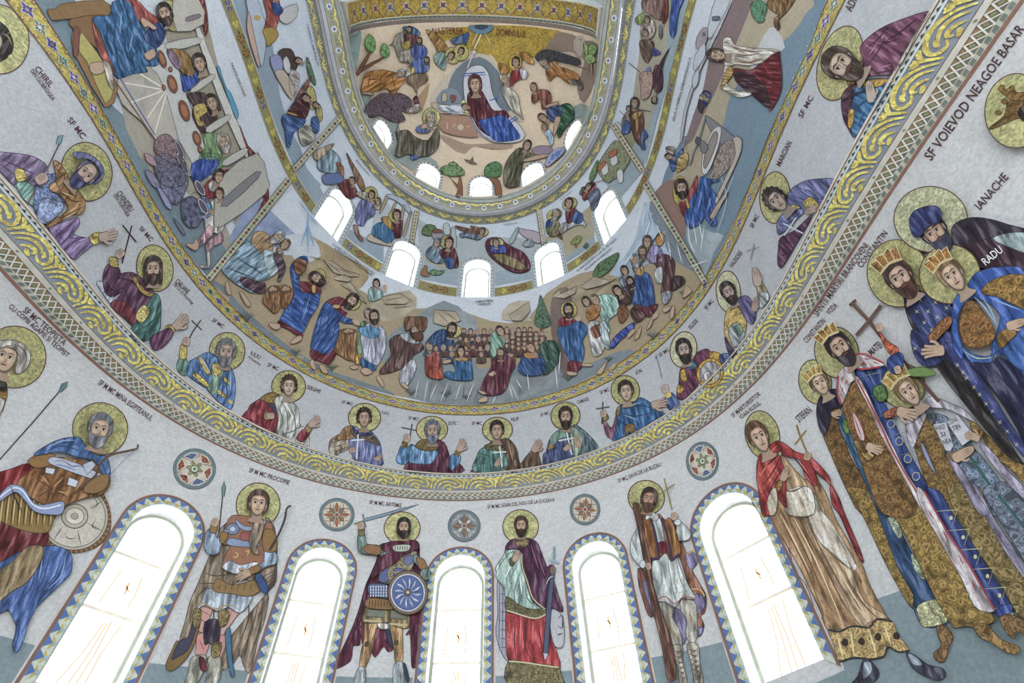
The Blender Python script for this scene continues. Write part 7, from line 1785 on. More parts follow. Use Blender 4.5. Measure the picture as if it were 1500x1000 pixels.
item('tree', 'slanting mosaic tree with long leafy crown above the basket carriers', 'tree', K, (540, 560), [('trunk', '488,640 505,600 515,615 505,655 490,660', '#9a7440'), ('crown', '475,605 490,560 520,530 570,500 612,480 615,500 590,550 540,600 500,615', '#4d6a46', 'p')])
pr('haloed mosaic man in red tunic and blue mantle seated right of the crowd', K, (343, 795), 32, -5, '#33261f', [
 ('tunic', '290,850 330,825 385,850 395,875 340,890 295,885', '#7a2c34'), ('mantle', '285,890 340,880 400,850 440,880 445,910 420,960 430,1010 410,1090 370,1085 330,1030 300,970', '#2c5a8c'), ('robe_hem', '345,1070 410,1075 415,1100 370,1140 340,1130', '#6a2430'), ('fold', '320,900 340,1000|370,880 400,1000|350,960 380,1070', '#12344e', 1.3), ('foot', '335,1125 385,1130 385,1145 345,1145', SKN, 'k'), ('foot', '420,1080 470,1085 465,1098 420,1095', SKN, 'k'), ('^hand', '385,830 410,830 405,850 385,850', SKN, 'k')], halo=(345, 790, 45, 45), beard='#33261f')
pr('mosaic carrier bending in pale green robe right of the seated haloed man', K, (490, 740), 28, -30, '#8a7a6a', [('robe', '500,720 570,705 610,740 615,800 560,850 570,900 540,960 510,930 525,850 500,790', '#94b8ac'), ('under', '510,880 545,850 560,920 570,1000 540,990', '#a9b4bc'), ('fold', '540,740 590,790|560,760 550,850|530,860 540,950', '#4c7a72', 1.3)])
pr('mosaic carrier in white holding a small bread basket, front of the group', K, (440, 750), 26, -25, '#4a3a30', [('robe', '445,870 500,850 540,900 550,960 520,1030 480,1040 460,960', '#b9b8b8'), ('basket', '465,890 510,870 525,920 490,945 470,920', '#7a4f34', 'd'), ('bread', '440,790 480,760 520,780 500,830 450,850', '#9a6a34', 'p'), ('foot', '495,1130 520,1100 545,1075 550,1085 520,1140', SKN, 'k'), ('foot', '565,1110 590,1080 600,1095 575,1120', SKN, 'k')])
pr('mosaic carrier in dark brown with two baskets in the middle of the right group', K, (610, 690), 28, -35, '#33241e', [('robe', '610,700 650,650 690,680 690,730 650,770 620,760', '#4a2e2c'), ('basket', '610,790 640,760 670,800 650,850 620,860', '#7a4f34', 'd'), ('cloak', '680,790 730,760 760,820 720,860 690,840', '#5a3a34'), ('blue_robe', '570,980 600,930 660,880 700,860 690,900 620,960 585,1000', '#2c3f8c'), ('foot', '660,930 690,895 705,905 670,945', SKN, 'k'), ('foot', '700,950 725,890 740,885 725,940', SKN, 'k')])
pr('young mosaic bystander between the tree and the blue-robed man', K, (648, 580), 24, -20, '#4a352a', [('robe', '625,620 660,600 680,640 650,690 630,670', '#8c9cb4')])
pr('mosaic bystander beside the blue-robed disciple', K, (678, 640), 26, -25, '#33241e', [('robe', '640,670 690,650 700,700 680,760 650,740', '#4a3430')], beard='#33241e')
pr('white-haired mosaic disciple in long deep blue robe, right part of the loaves scene', K, (705, 525), 30, -15, '#9aa0a0', [('robe', '705,600 770,590 800,650 810,760 770,780 740,770 720,800 690,750 700,680', '#2a508c'), ('sleeve', '690,560 740,550 750,600 710,600', '#a98a5c'), ('robe_hem', '700,790 760,775 830,760 780,830 740,800', '#5c2436'), ('fold', '730,620 720,760|770,620 770,770', '#102c56', 1.3), ('foot', '765,900 790,840 805,830 790,880', SKN, 'k'), ('foot', '800,820 825,800 825,830 805,840', SKN, 'k')], beard='#9aa0a0')
pr('hooded mosaic figure in lavender holding a bread by the mountain foot', K, (770, 425), 30, 0, '#54423c', [('robe', '770,450 810,440 850,470 860,520 830,540 780,530 760,480', '#8a84ac'), ('bread', '815,400 840,370 860,385 855,430 830,445', '#a97c3c', 'p')], veil='#5c4840')
pr('mosaic disciple in dark red-brown cloak with staff, rightmost in the loaves scene', K, (745, 480), 28, -5, '#6a5644', [('cloak', '810,500 870,490 915,520 915,600 910,650 880,700 845,700 855,600 820,560', '#5a3638'), ('sleeve', '810,580 850,560 850,640 820,640', '#a9b0b2'), ('cloak_end', '915,610 960,610 975,640 940,670 900,690 900,650', '#3e2c30'), ('legs', '850,700 900,690 890,740 860,760', '#8c8e98'), ('foot', '960,720 980,660 1010,680 1005,700 970,725', SKN, 'k'), ('foot', '850,790 880,770 900,780 870,805', SKN, 'k'), ('foot', '890,830 905,770 918,780 910,835', SKN, 'k'), ('staff', '730,560 800,420 835,375', '#3c2c28', 1.6)], beard='#6a5644')
# low plants along the strip
for i, (K2, x, y, s_) in enumerate([(C_(0, 1), 1340, 830, 55), (C_(1, 2), 235, 130, 40), (C_(1, 2), 430, 215, 40), (C_(1, 2), 860, 350, 40), (C_(1, 2), 1050, 360, 36), (C_(1, 2), 1160, 375, 30), (C_(2, 2), 340, 270, 45), (C_(2, 2), 560, 170, 30), (C_(2, 1), 800, 930, 45), (C_(2, 1), 965, 700, 30), (C_(2, 1), 700, 800, 30)]):
    f = Fig('painted_shrub', 'small dark mosaic grass tuft '+['at the far left foot of the loaves scene', 'below the lifting haloed man', 'under the tall bread basket', 'left end of the rock ledge', 'under the orange-red listener', 'under the turquoise listener', 'right end of the rock ledge', 'right of the seated haloed man', 'below the right group of carriers', 'by the feet of the rightmost disciple', 'beneath the green-cloaked carriers'][i], 'plant', K2, (x, y), base=.034, group='grass tufts of the loaves scene'); f.part('blade')
    for k in range(7): a = math.radians(-70+k*23); f.line([(x, y+s_*.5), (x+s_*.4*math.sin(a), y), (x+s_*math.sin(a), y-s_*.6*math.cos(a))], '#4a5650', 1.2)
    f.done()
# ---- woman at the well ------------------------------------------------------------------------------
K = C_(3, 0)
pr('mosaic woman in white veil and dark red skirt above the stone well', (740, 0, 3.7025), (1150, 300), 46, -80, '#3a2c28', [
 ('skirt', '1240,370 1330,380 1400,330 1481,280 1490,300 1500,480 1440,600 1420,570 1330,500 1250,430', '#66141e'), ('skirt_shadow', '1250,390 1330,400 1400,440 1440,590 1330,510 1250,440', '#3c1a26'),
 ('robe', '1180,220 1220,205 1250,245 1350,260 1480,270 1440,300 1390,340 1310,355 1240,350 1200,400 1170,470 1190,350', '#c9c1b2'), ('robe_end', '1190,440 1230,480 1330,500 1320,520 1250,525 1180,480', '#c9c1b2'), ('sleeve', '1165,480 1200,380 1225,360 1235,400 1190,460', '#a9884a'), ('fold', '1240,255 1340,280 1400,275|1230,290 1300,300 1380,290|1240,330 1320,340 1400,310|1250,260 1300,290', '#7a5640', 1.7), ('fold', '1350,400 1400,450|1400,350 1450,420', '#9c2430', 2)], kx=.8, veil='#4a3a34', t=.6)
pr('pair of small mosaic onlookers inside a dark rounded niche', (740, 0, 3.7025), (1078, 530), 20, -60, '#a09890', [('niche', '1045,590 1050,540 1080,490 1115,515 1075,580 1065,615', '#3a2e34', 'm'), ('robe', '1080,500 1115,515 1085,575 1070,560', '#2c4c9a'), ('tunic', '1070,520 1095,505 1090,550', '#8a4030')], beard='#a09890')
item('tree', 'gnarled brown mosaic tree with dark green leaves above the white-veiled woman', 'tree', K, (60, 60), [('trunk', '90,0 200,0 240,0 180,80 150,110 160,150 130,150 125,100 150,80 100,50', '#7a5c34', 'd'), ('leaves', '0,20 40,0 80,20 85,60 70,90 75,110 40,125 10,90 0,60', '#4c7a5c', 'p'), ('root', '125,120 150,110 155,150 145,165', '#6a4c2c', 'd')])
item('palace_wall', 'mosaic town of pale houses along the wall, top right of the upper tier', 'building', (740, 0, 3.7025), (1130, 80), [
 ('wall', '1215,0 1235,0 1130,230 1050,400 985,600 960,760 950,760 970,600 1040,390 1120,210', '#b4b2b8', 'm'), ('house', '1140,0 1220,0 1170,110 1120,200 1095,190 1110,100', '#b9bfc6', 'm'), ('house', '1040,200 1075,150 1100,160 1090,230 1060,270 1035,260', '#9a8e92', 'm'), ('house', '1030,300 1080,230 1085,300 1050,360 1020,380', '#b4bac4', 'm'), ('house', '1015,420 1050,370 1045,450 1020,480', '#b4bac4', 'm'), ('window', '1125,90 1165,90 1160,110 1125,110', '#5c6470', 'm'), ('window', '1070,175 1085,175 1085,195 1070,195', '#5c6470', 'm')])
item('stone_well', 'round mosaic stone well with long basin, upper tier right', 'well', (740, 0, 3.7025), (1110, 820), [
 ('basin', '1085,640 1100,630 1240,740 1250,770 1180,790 1110,700', '#7a7a82', 'm'), ('pit', '1110,950 1170,790 1240,760 1260,830 1200,930 1130,980', '#8a7c72', 'p'), ('rim', '1065,900 1080,800 1130,700 1170,690 1165,760 1130,870 1095,940 1070,940', '#c6c4c2', 'm'), ('mouth', '1075,890 1090,800 1130,720 1152,720 1145,780 1110,870 1085,915', '#8a857e', 'm'), ('kerb', '1235,750 1275,745 1280,820 1200,1000 1150,1100 1140,1080 1200,950 1250,830', '#b2a89c', 'm'), ('chain', '1000,900 1020,830 1050,760 1085,640', '#6a727c', 2.0), ('bucket', '1040,740 1065,760 1050,790 1030,770', '#4a4e58', 'm'), ('steps', '1060,760 1100,790 1085,830 1060,820', '#7a7674', 'm')])
pr('cluster of mosaic disciples at the left of the stone well', (740, 0, 3.7025), (890, 850), 20, -70, '#6a5a4c', [('robe', '890,870 940,830 965,800 955,860 910,930', '#34599a'), ('robe', '940,850 990,830 985,900 930,930', '#b0975c'), ('robe', '870,800 920,800 900,860', '#8a7c7c')])
pr('haloed mosaic man in red tunic and flowing blue mantle by the stone well', C_(2, 1), (955, 135), 42, -8, '#33261f', [
 ('tunic', '950,190 1000,140 1040,60 1040,130 1010,200 1000,260 975,290 950,250', '#86323a'), ('mantle', '975,280 1000,200 1050,130 1060,70 1100,80 1165,90 1110,110 1130,150 1160,190 1130,260 1150,320 1120,340 1080,290 1060,320 1010,350 985,330', '#2c569c'), ('fold', '1060,130 1020,230 1000,330|1080,120 1060,230 1040,320|1110,150 1090,230|1140,200 1100,270 1120,320', '#12305e', 1.6), ('fold', '1070,160 1040,250|1120,180 1090,260', '#7fa3d8', 1.4), ('foot', '1110,285 1140,230 1200,150 1200,180 1170,220 1150,250 1125,295', SKN, 'k'), ('stripe', '980,200 990,195 1000,235 988,240', '#b89a4c', 'm')], halo=(945, 142, 36, 76, 4), beard='#33261f', t=.3, hcol='#c2b43c')
# ------------------------------------------------------------------ stories around the upper windows
K = C_(1, 0); R0, R1 = '#6a2430', '#34588e'
pr('mosaic judge in red robe with golden footstool, left top of the window tier', K, (112, -30), 26, -20, '#5a4a40', [('robe', '60,-10 130,-20 150,50 130,150 95,205 60,170 80,80', '#94463c'), ('mantle', '105,10 150,30 165,60 140,85 110,60', '#2c4c8c'), ('footstool', '55,160 115,150 140,195 85,250 70,210', '#a08438', 'm'), ('orb', '10,85 40,85 40,105 12,108', '#b49a52', 'm')])
item('podium', 'pale mosaic stepped podium beneath the red-robed judge', 'building', K, (30, 150), [('podium', '-40,-20 20,-20 60,90 78,180 60,340 40,340 0,150', '#aab4c2', 'm'), ('steps', '150,60 240,20 240,90 190,130 150,110', '#b9b6b6', 'm'), ('edge', '-20,60 0,150 40,340 25,350 -30,160', '#b99a8c', 'm')])
item('shrine', 'mosaic dark brown domed shrine with white opening and blue panel, upper left', 'building', K, (200, 300), [('dome', '140,280 190,262 220,280 245,360 215,390 200,340 180,310 160,380', '#463230', 'm'), ('opening', '165,330 185,305 205,350 200,400 175,380', '#c2c4c4', 'm'), ('panel', '95,310 150,300 165,370 120,395', '#8a90b8', 'm'), ('wall', '120,390 170,380 230,480 210,540 150,450', '#b4a594', 'm')])
pr('pale mosaic angel with green wings between the shrine and the haloed woman', K, (252, 330), 20, -60, '#5a4a40', [('wing', '295,310 312,340 342,440 335,460 300,390', '#5f7f62'), ('robe', '205,380 250,400 250,460 220,520 200,470', '#b9b2ae'), ('wing', '230,540 270,470 320,410 300,470 260,520', '#7c5040')])
pr('haloed mosaic woman in maroon veil and long blue skirt bending down, upper left', K, (292, 535), 26, -50, '#4a3a34', [('mantle', '255,515 290,505 310,560 300,620 270,660 240,640 190,615 200,590', '#4c1c24'), ('skirt', '170,620 250,640 290,650 265,690 225,720 200,800 185,780 175,700 160,660', R1), ('hem', '190,605 240,620 235,628 190,615', '#a9884a', 'm')], halo=(320, 530, 26, 65, -8), veil='#4c1c24', t=.4)
pr('crouching mosaic man in olive and blue beside the haloed woman', K, (345, 570), 18, -50, '#6a5040', [('robe', '250,700 300,680 340,700 330,760 270,790', '#9a9688'), ('sleeve', '320,640 355,640 360,710 330,720', R1)], halo=(362, 610, 16, 50, -8))
pr('mosaic figure in pale blue crouched beside an open casket, left of the first upper window', K, (400, 850), 0, 0, '#5a4a40', [('robe', '375,830 420,808 470,850 480,925 440,940 380,930 350,900', '#7f97a4'), ('cloak', '330,830 400,790 445,780 400,830 350,870', '#a8977c'), ('casket', '380,950 480,940 490,985 400,1000', '#5a6c9a', 'm'), ('cushion', '450,880 490,900 495,960 475,940', '#8a5a44')])
K = C_(1, 1)
pr('red-robed mosaic man stooping right above the leftmost upper window', K, (540, 95), 20, -10, '#6a5a44', [('robe', '465,110 515,82 545,110 570,155 560,178 510,185', '#6c2c30')])
pr('mosaic angel with long brown wing bowing beside the leftmost upper window', K, (645, 170), 22, 10, '#5a3c2a', [('wing', '510,-60 540,-10 590,70 610,130 590,140 560,80', '#8a6244'), ('robe', '575,215 600,195 640,205 665,270 620,300 600,335 565,320 560,260', '#6c70a0'), ('legs', '545,330 570,340 580,380 600,410 590,420 560,380', '#7a5448'), ('arm', '560,160 610,150 640,180 620,200', '#a9a294')], halo=(640, 162, 38, 40))
pr('haloed mosaic boy with ochre hair beside the bowing angel', K, (680, 205), 18, 0, '#8a6a4c', [('robe', '640,220 690,225 690,245 650,245', '#a9a294')], halo=(680, 212, 20, 20), base=.032)
item('pavilion', 'slender mosaic canopy of white columns above the throned woman', 'building', K, (780, 220), [('roof', '720,170 760,165 830,200 865,265 850,270 810,225 760,190 725,185', '#a3b0c0', 'm'), ('column', '722,180 738,182 700,260 688,262', '#a0927c', 'm'), ('column', '768,210 782,212 765,255 752,255', '#a0927c', 'm'), ('column', '815,225 828,228 808,330 795,330', '#a0927c', 'm'), ('column', '850,265 862,268 830,385 815,385', '#a0927c', 'm')])
pr('haloed mosaic woman with child on a white bench, between two upper windows', K, (782, 280), 26, 0, '#5a2430', [('bench', '620,400 650,380 740,420 760,440 740,445 640,420', '#b4a994', 'm'), ('mantle', '765,315 810,305 812,360 800,400 760,395 720,350 740,320', '#56222c'), ('skirt', '655,340 700,315 745,345 770,395 735,430 690,410 650,385', '#3c6c94'), ('child', '700,290 740,290 765,350 740,350 705,310', '#a9884c'), ('fold', '680,340 720,420|720,350 750,410', '#1c4468')], halo=(775, 285, 38, 42), veil='#56222c')
K = C_(1, 1)
item('townhouses', 'small mosaic town with dark green hill at the middle of the window tier', 'building', K, (980, 370), [('hill', '915,370 940,330 990,335 1000,380 940,390', '#5a7048', 'p'), ('house', '975,365 1025,360 1030,400 980,405', '#8f8c94', 'm'), ('tower', '1035,325 1065,325 1070,380 1040,380', '#aeb6ba', 'm'), ('tower', '1075,350 1100,352 1105,450 1085,450', '#a3acb4', 'm'), ('roof', '978,362 1000,352 1028,360 1026,372 982,374', '#7c4438', 'm')])
pr('haloed mosaic woman in maroon embracing a companion, left of the central upper window', K, (1065, 430), 28, 8, '#4a3a34', [('mantle', '1020,465 1085,450 1112,500 1115,555 1085,560 1040,520 1020,500', '#56222c'), ('skirt', '1040,515 1085,510 1090,560 1060,562', R1)], halo=(1060, 425, 42, 36), veil='#56222c')
pr('mosaic companion in grey-blue cloak leaning on the haloed woman', K, (1000, 430), 22, 25, '#4a5a6c', [('cloak', '950,460 990,440 1020,470 1035,530 1000,540 960,520 940,490', '#6c8296')], veil='#5c7088')
pr('small flying mosaic angel with brown wings above the central upper window', K, (1245, 368), 18, 20, '#5a3c2a', [('wing', '1095,335 1150,345 1230,365 1220,385 1150,370', '#7c5c48'), ('wing', '1180,335 1240,350 1240,370 1205,365', '#7c5c48'), ('robe', '1125,375 1200,378 1240,395 1220,412 1160,395 1135,400', '#6c7890')], halo=(1245, 368, 34, 24))
f = fg('mosaic_person', 'haloed mosaic woman reclining on a long maroon bed right of the central upper window', K, (1380, 490), unit=20, base=.036)
f.part('bed').poly('1262,440 1280,405 1340,400 1375,430 1420,455 1475,485 1507,545 1492,580 1440,592 1385,575 1320,530 1280,490', '#5a2436', 'd'); f.halo((1325, 428), 38, 28)
f.part('robe').poly('1280,455 1310,440 1370,445 1375,480 1300,480', '#2c3f8c', 'd'); f.part('body').poly('1305,490 1370,492 1430,515 1478,552 1488,570 1440,572 1380,550 1325,520', '#85764e', 'd')
f.head((1320, 430), 20, 0, hair='#5a6070', skin=SKN, fine=False); f.done()
item('rock', 'pale lilac mosaic rocks right of the reclining woman', 'rock', C_(2, 1), (110, 370), [('rock', '70,350 110,355 190,375 190,430 150,420 90,385', '#a89aa4', 'm'), ('rock', '20,420 60,350 75,345 65,380 40,430', '#9aa6a6', 'm'), ('bush', '95,430 130,405 155,420 150,445 110,450', '#8a969a', 'p')])
item('tree_stump', 'brown mosaic stump with green plants left of the central upper window', 'plant', K, (960, 590), [('stump', '910,600 935,550 950,560 945,580 960,610', '#8a6440', 'm'), ('bush', '955,590 980,570 1010,580 1045,575 1020,600 980,602', '#5f7f5c', 'p')])
K = C_(2, 1)
pr('haloed mosaic man in blue and olive leading the white donkey', K, (275, 275), 26, 20, '#8a8a84', [('robe', '220,330 260,300 290,310 300,370 260,395 230,380', '#7c7a54'), ('mantle', '225,310 260,300 250,340 225,345', R1), ('leg', '270,370 290,360 310,400 300,405', '#6a5040')], halo=(265, 275, 42, 28, -20), beard='#9a968c')
pr('haloed mosaic woman in maroon riding the white donkey', K, (345, 215), 26, 10, '#4a3a34', [('donkey', '300,330 340,310 400,300 440,320 430,345 420,330 380,335 330,360 300,385 290,360', '#b0b0b4', 'd'), ('mantle', '330,250 375,240 400,270 370,310 335,320', '#5c2430'), ('skirt', '360,300 385,260 415,270 420,310 390,325', R1)], halo=(350, 215, 42, 32, -25), veil='#5c2430')
pr('mosaic traveller in dark red with bundle on a stick near the rightmost upper window', K, (452, 125), 20, 30, '#3a2c28', [('cloak', '420,150 460,100 490,110 470,160 435,195 420,190', '#70282c'), ('robe', '450,170 500,130 515,170 500,230 470,250 460,210', '#5a6078'), ('bundle', '402,160 420,125 430,130 415,165', '#4c5c54', 'm'), ('^staff', '410,130 540,85', '#5a3c2c', 1.1)])
item('village', 'mosaic village of white houses with orange roofs above the rightmost upper window', 'building', C_(2, 0), (540, 880), [('hill', '500,900 560,800 600,760 640,790 680,850 640,930 560,990 520,960', '#7d8060', 'p'), ('house', '520,900 550,880 560,930 530,950', '#c3c6c8', 'm'), ('house', '570,860 600,840 610,880 580,900', '#c3c6c8', 'm'), ('house', '605,930 635,920 640,980 615,990', '#c3c6c8', 'm'), ('roof', '500,910 540,870 545,890 510,925', '#a8643c', 'm'), ('roof', '560,830 600,810 605,835 570,855', '#a8643c', 'm'), ('cypress', '455,960 490,880 505,870 490,950 465,985', '#5f7f4c', 'p')])
item('shrub', 'olive mosaic shrub with thin trunk left of the rightmost upper window', 'plant', K, (385, 430), [('trunk', '375,430 385,430 390,455 378,455', '#8a6440', 'm'), ('leaves', '355,425 390,390 415,400 400,430 370,440', '#7f8a4c', 'p'), ('leaves', '420,450 440,425 455,440 445,460', '#4c5c4c', 'p')])
K = C_(2, 0)
pr('mosaic soldier chief in long brown robe with blue cape, right window tier', K, (702, 560), 26, 0, '#5a3434', [('robe', '670,600 720,590 750,640 745,720 745,790 710,770 685,700', '#5c3628'), ('stripe', '705,620 718,620 722,690 712,720', '#a9884a', 'm'), ('cape', '630,720 655,650 680,680 670,720', R1), ('cape_tail', '745,700 775,740 750,760 760,810 735,800', R1), ('^sword', '700,590 790,605', '#4a4848', 1.6), ('sleeve', '690,620 740,600 740,620 700,650', '#a9884a')])
pr('group of small mosaic soldiers with spears behind the brown-robed chief', K, (668, 590), 14, 0, '#5a5a60', [('robe', '630,660 665,600 680,640 665,720 640,720', '#9a8a84'), ('staff', '680,540 675,600', '#4a4240', 1), ('staff', '620,600 660,640', '#4a4240', 1), ('staff', '610,660 645,690', '#4a4240', 1)], base=.032)
pr('mosaic woman in plum robe crouching over pale figures, right side of the window tier', K, (808, 540), 18, 190, '#4a3630', [('robe', '820,350 850,380 850,480 815,500 795,440 805,380', '#4e2a38'), ('cloth', '830,360 890,260 860,330 850,370', '#4e2a38'), ('pale_figures', '730,400 790,390 800,450 780,520 740,540 735,470', '#a98e80', 'p')])
pr('mosaic rider in brown mantle with blue hose, right side of the window tier', K, (760, 180), 20, -20, '#7a6a60', [('robe', '730,220 800,225 800,280 770,340 740,300', '#6c5348'), ('hose', '790,270 815,265 845,290 820,300 800,300', '#4a4c94'), ('hose', '765,370 785,360 785,385 768,390', '#4a4c94'), ('staff', '670,340 730,390', '#6a4a40', 1.4)])
pr('mosaic man with green hat in grey-white tunic, right side of the window tier', K, (770, 110), 20, -10, '#6a5a50', [('tunic', '740,130 790,100 815,150 800,200 760,220 735,190', '#b4a8a0'), ('hat', '705,100 745,70 760,110 730,135 710,125', '#7c8c4c'), ('leg', '835,140 850,145 848,200 835,205', '#8c8c90')])
pr('mosaic executioner in red-brown with long blue cloth at the top of the window tier, right', K, (850, -30), 20, 0, '#4a3630', [('robe', '760,-20 870,-20 865,60 850,110 800,90 740,40', '#8c6c64'), ('tunic', '860,-10 880,-10 880,90 855,130 850,60', '#6c2c28'), ('blue_cloth', '905,-20 970,-20 940,60 920,190 895,190 890,120 900,40', '#2c4c94')])
for par, txt, a, b, h in ((wall_upper, 'NUNTA DIN CANA', (338, 93), (358, 142), 3.5), (wall_upper, 'SI LUAND CELE CINCI PAINI SI CEI DOI PESTI', (487, 358), (548, 402), 3), (wall_upper, 'A BINECUVANTAT SI A FRANT', (489, 364), (545, 405), 3),
  (wall_upper, 'INMULTIREA', (697, 443), (723, 441), 3), (wall_upper, 'PAINILOR', (701, 447), (719, 446), 3), (wall_upper, 'SI ADUCANDU I LA EL PE TOTI', (846, 398), (903, 351), 3), (wall_upper, 'BOLNAVII I A VINDECAT', (858, 396), (897, 364), 3),
  (wall_upper, 'IISUS SI FEMEIA SAMARINEANCA', (987, 177), (1012, 84), 3), (wall_top, 'TAIEREA IMPREJUR', (449, 34), (466, 97), 2), (wall_top, 'ADUCEREA', (521, 234), (541, 258), 2), (wall_top, 'FUGA IN EGIPT', (822, 293), (838, 281), 2), (wall_top, 'VISUL', (737, 330), (760, 327), 2)):
    lettering(txt, a, b, h, par, col='#3c3a40', off=.036)
# ------------------------------------------------------------------ the birth scene in the conch
CE = ceiling_conch; K = C_(1, 0)
ground(CE, K, [('960,190 1100,152 1300,138 1481,142 1600,158 1690,180 1620,260 1560,300 1470,330 1440,370 1370,400 1300,300 1200,290 1100,210 1000,240', '#b89a30', 'g', 'gold_sky'),
 ('1570,300 1660,170 1800,220 1870,240 1860,420 1800,560 1760,480 1800,330 1720,280 1640,290', '#8d7a6c', 'm', 'painted_rock'), ('1740,220 1790,190 1800,260 1760,330', '#b0a498', 'm', 'painted_rock'),
 ('530,190 590,170 580,280 560,380 545,330 530,260', '#8fa5a5', 'm', 'painted_ground'), ('590,480 640,500 640,620 600,540', '#8a9a98', 'm', 'painted_ground'), ('620,640 780,660 800,740 820,830 960,850 1010,900 1000,960 940,960 860,920 760,850 700,760', '#93a09c', 'm', 'painted_ground'),
 ('960,560 985,480 1060,400 1130,330 1190,290 1280,300 1330,370 1390,440 1430,520 1450,600 1470,660 1400,640 1300,560 1150,560 1000,560', '#c3b9a6', 'm', 'painted_rock'), ('1060,500 1080,410 1140,340 1230,308 1300,350 1360,430 1400,520 1400,600 1330,600 1240,560 1120,540', '#6c7a84', 'm', 'cave'),
 ('1000,560 1010,510 1050,480 1110,490 1130,560', '#7f8f9c', 'm', 'cave'), ('1015,730 1080,750 1160,780 1240,780 1400,780 1400,800 1300,810 1200,790 1150,830 1080,800', '#a48c78', 'm', 'painted_rock'), ('1780,560 1830,600 1800,680 1700,640 1720,600', '#8a9a94', 'm', 'painted_ground'),
 ('850,560 920,600 960,450 900,520', '#a88c6c', 'm', 'painted_ground')])
item('star', 'blue mosaic half disc with rays and white star above the cave', 'star', K, (1240, 150), [('disc', '1175,138 1185,164 1210,180 1240,186 1270,180 1295,164 1302,138', '#5f7f94', 'm'), ('disc_core', '1205,140 1215,153 1240,160 1265,153 1275,140', '#34465c', 'm'), ('line', '1220,180 1190,240', '#cfc9a0', 1.2), ('line', '1240,186 1200,270', '#dcd8c0', 1.8), ('line', '1262,182 1290,240', '#cfc9a0', 1.2), ('line', '1195,290 1165,370', '#c9ccd0', 1.6), ('star_rays', '1200,258 1205,276 1222,282 1206,290 1200,308 1193,290 1178,282 1194,276', '#d8d4c0', 'm')])
pr('haloed mosaic mother in maroon and blue on a white striped mattress', K, (1207, 460), 44, -5, '#56222c', [('mattress', '1145,420 1180,365 1240,355 1280,400 1300,500 1340,580 1440,670 1475,730 1450,765 1380,775 1290,765 1220,700 1180,620 1150,540', '#c3c6d0', 'm'), ('line', '1150,400 1260,392', '#3c5ca0', 1.8), ('line', '1148,412 1265,404', '#3c5ca0', 1.2), ('line', '1285,545 1330,530', '#3c5ca0', 1.6), ('line', '1385,660 1430,630', '#3c5ca0', 1.6), ('line', '1395,668 1440,640', '#3c5ca0', 1.6), ('line', '1180,640 1230,730 1330,770', '#8a94b8', 1.4),
 ('mantle', '1165,520 1190,490 1240,490 1280,560 1310,600 1370,600 1390,640 1300,640 1260,680 1290,740 1230,700 1195,640 1170,600', '#5c1c2a'), ('skirt', '1225,660 1280,640 1360,625 1420,690 1450,740 1420,760 1330,768 1290,740 1250,700', '#2c54a4'), ('fold', '1200,510 1230,600|1240,520 1270,610|1300,660 1350,750|1350,650 1400,745', '#10203c', 1.2)], halo=(1208, 455, 52, 55), veil='#56222c', t=-.3)
item('manger', 'stone mosaic manger in front of the cave', 'manger', K, (1100, 660), [('front', '975,590 1010,615 1170,625 1200,680 1220,742 1130,740 1035,715 990,650', '#a4806a', 'm'), ('top', '970,560 1010,560 1020,600 1170,610 1175,628 1010,615', '#b9a594', 'm'), ('carved_mark', '1110,690 1128,672 1146,690 1128,708', '#c4b09c', 'm'), ('line', '1055,665 1055,700', '#c4b09c', 1.2), ('line', '1085,690 1100,670', '#c4b09c', 1.2), ('line', '1160,690 1180,680', '#c4b09c', 1.2)])
pr('swaddled haloed mosaic infant lying in the stone manger', K, (1160, 580), 22, -70, '#8a7a5c', [('swaddling', '1005,568 1060,570 1130,560 1150,580 1140,620 1060,612 1020,600', '#b4bcca')], halo=(1165, 575, 40, 42))
item('ox_head', 'brown mosaic ox and pale donkey heads looking into the manger', 'animal', K, (1060, 530), [('donkey_head', '1025,545 1030,510 1045,500 1055,520 1050,550', '#b0a690', 'm'), ('ox_head', '1070,520 1080,512 1095,515 1108,525 1098,550 1080,552', '#7c4a3c', 'm')])
pr('haloed grey-haired mosaic man seated thinking in dark olive robe left of the manger', K, (968, 645), 34, 5, '#a09c90', [('robe', '780,720 840,705 880,740 950,760 1000,690 1015,740 1005,800 960,840 900,850 840,835 790,850 770,830 790,770', '#605849'), ('tunic', '890,690 930,675 960,700 950,720 890,715', '#5c72a4'), ('hem', '870,840 900,850 880,865 855,860', '#4c6ca8'), ('hand', '915,680 950,668 955,685 920,700', SKN, 'k'), ('fold', '820,720 830,810|900,760 880,840|960,760 940,830', '#2a2620', 1.3)], halo=(970, 635, 48, 50), beard='#a09c90')
pr('mosaic shepherd in shaggy dark fur playing near the left cornice', K, (880, 590), 26, 70, '#b0aca8', [('fur', '610,590 650,540 700,505 760,510 800,505 860,540 850,610 800,600 830,650 760,660 700,625 640,635', '#5c4e58', 'p'), ('cap', '870,540 890,520 905,570 890,580', '#5c2434'), ('staff', '640,570 760,500', '#7a5a40', 1.4), ('staff', '800,650 775,720', '#5a4438', 1.2)], beard='#b0aca8')
pr('mosaic man in golden ochre robe bowing deeply, left part of the birth scene', K, (805, 400), 24, 60, '#8fa5b0', [('robe', '600,440 620,395 680,380 740,385 790,400 830,430 800,470 770,515 745,500 735,480 680,490 610,505 590,490', '#b07a34'), ('fold', '640,400 620,490|700,390 690,480|750,390 780,500|620,430 700,430', '#5c3414', 1.4), ('foot', '590,500 640,500 660,515 610,512', SKN, 'k')], veil='#8fa5b0', t=-.4)
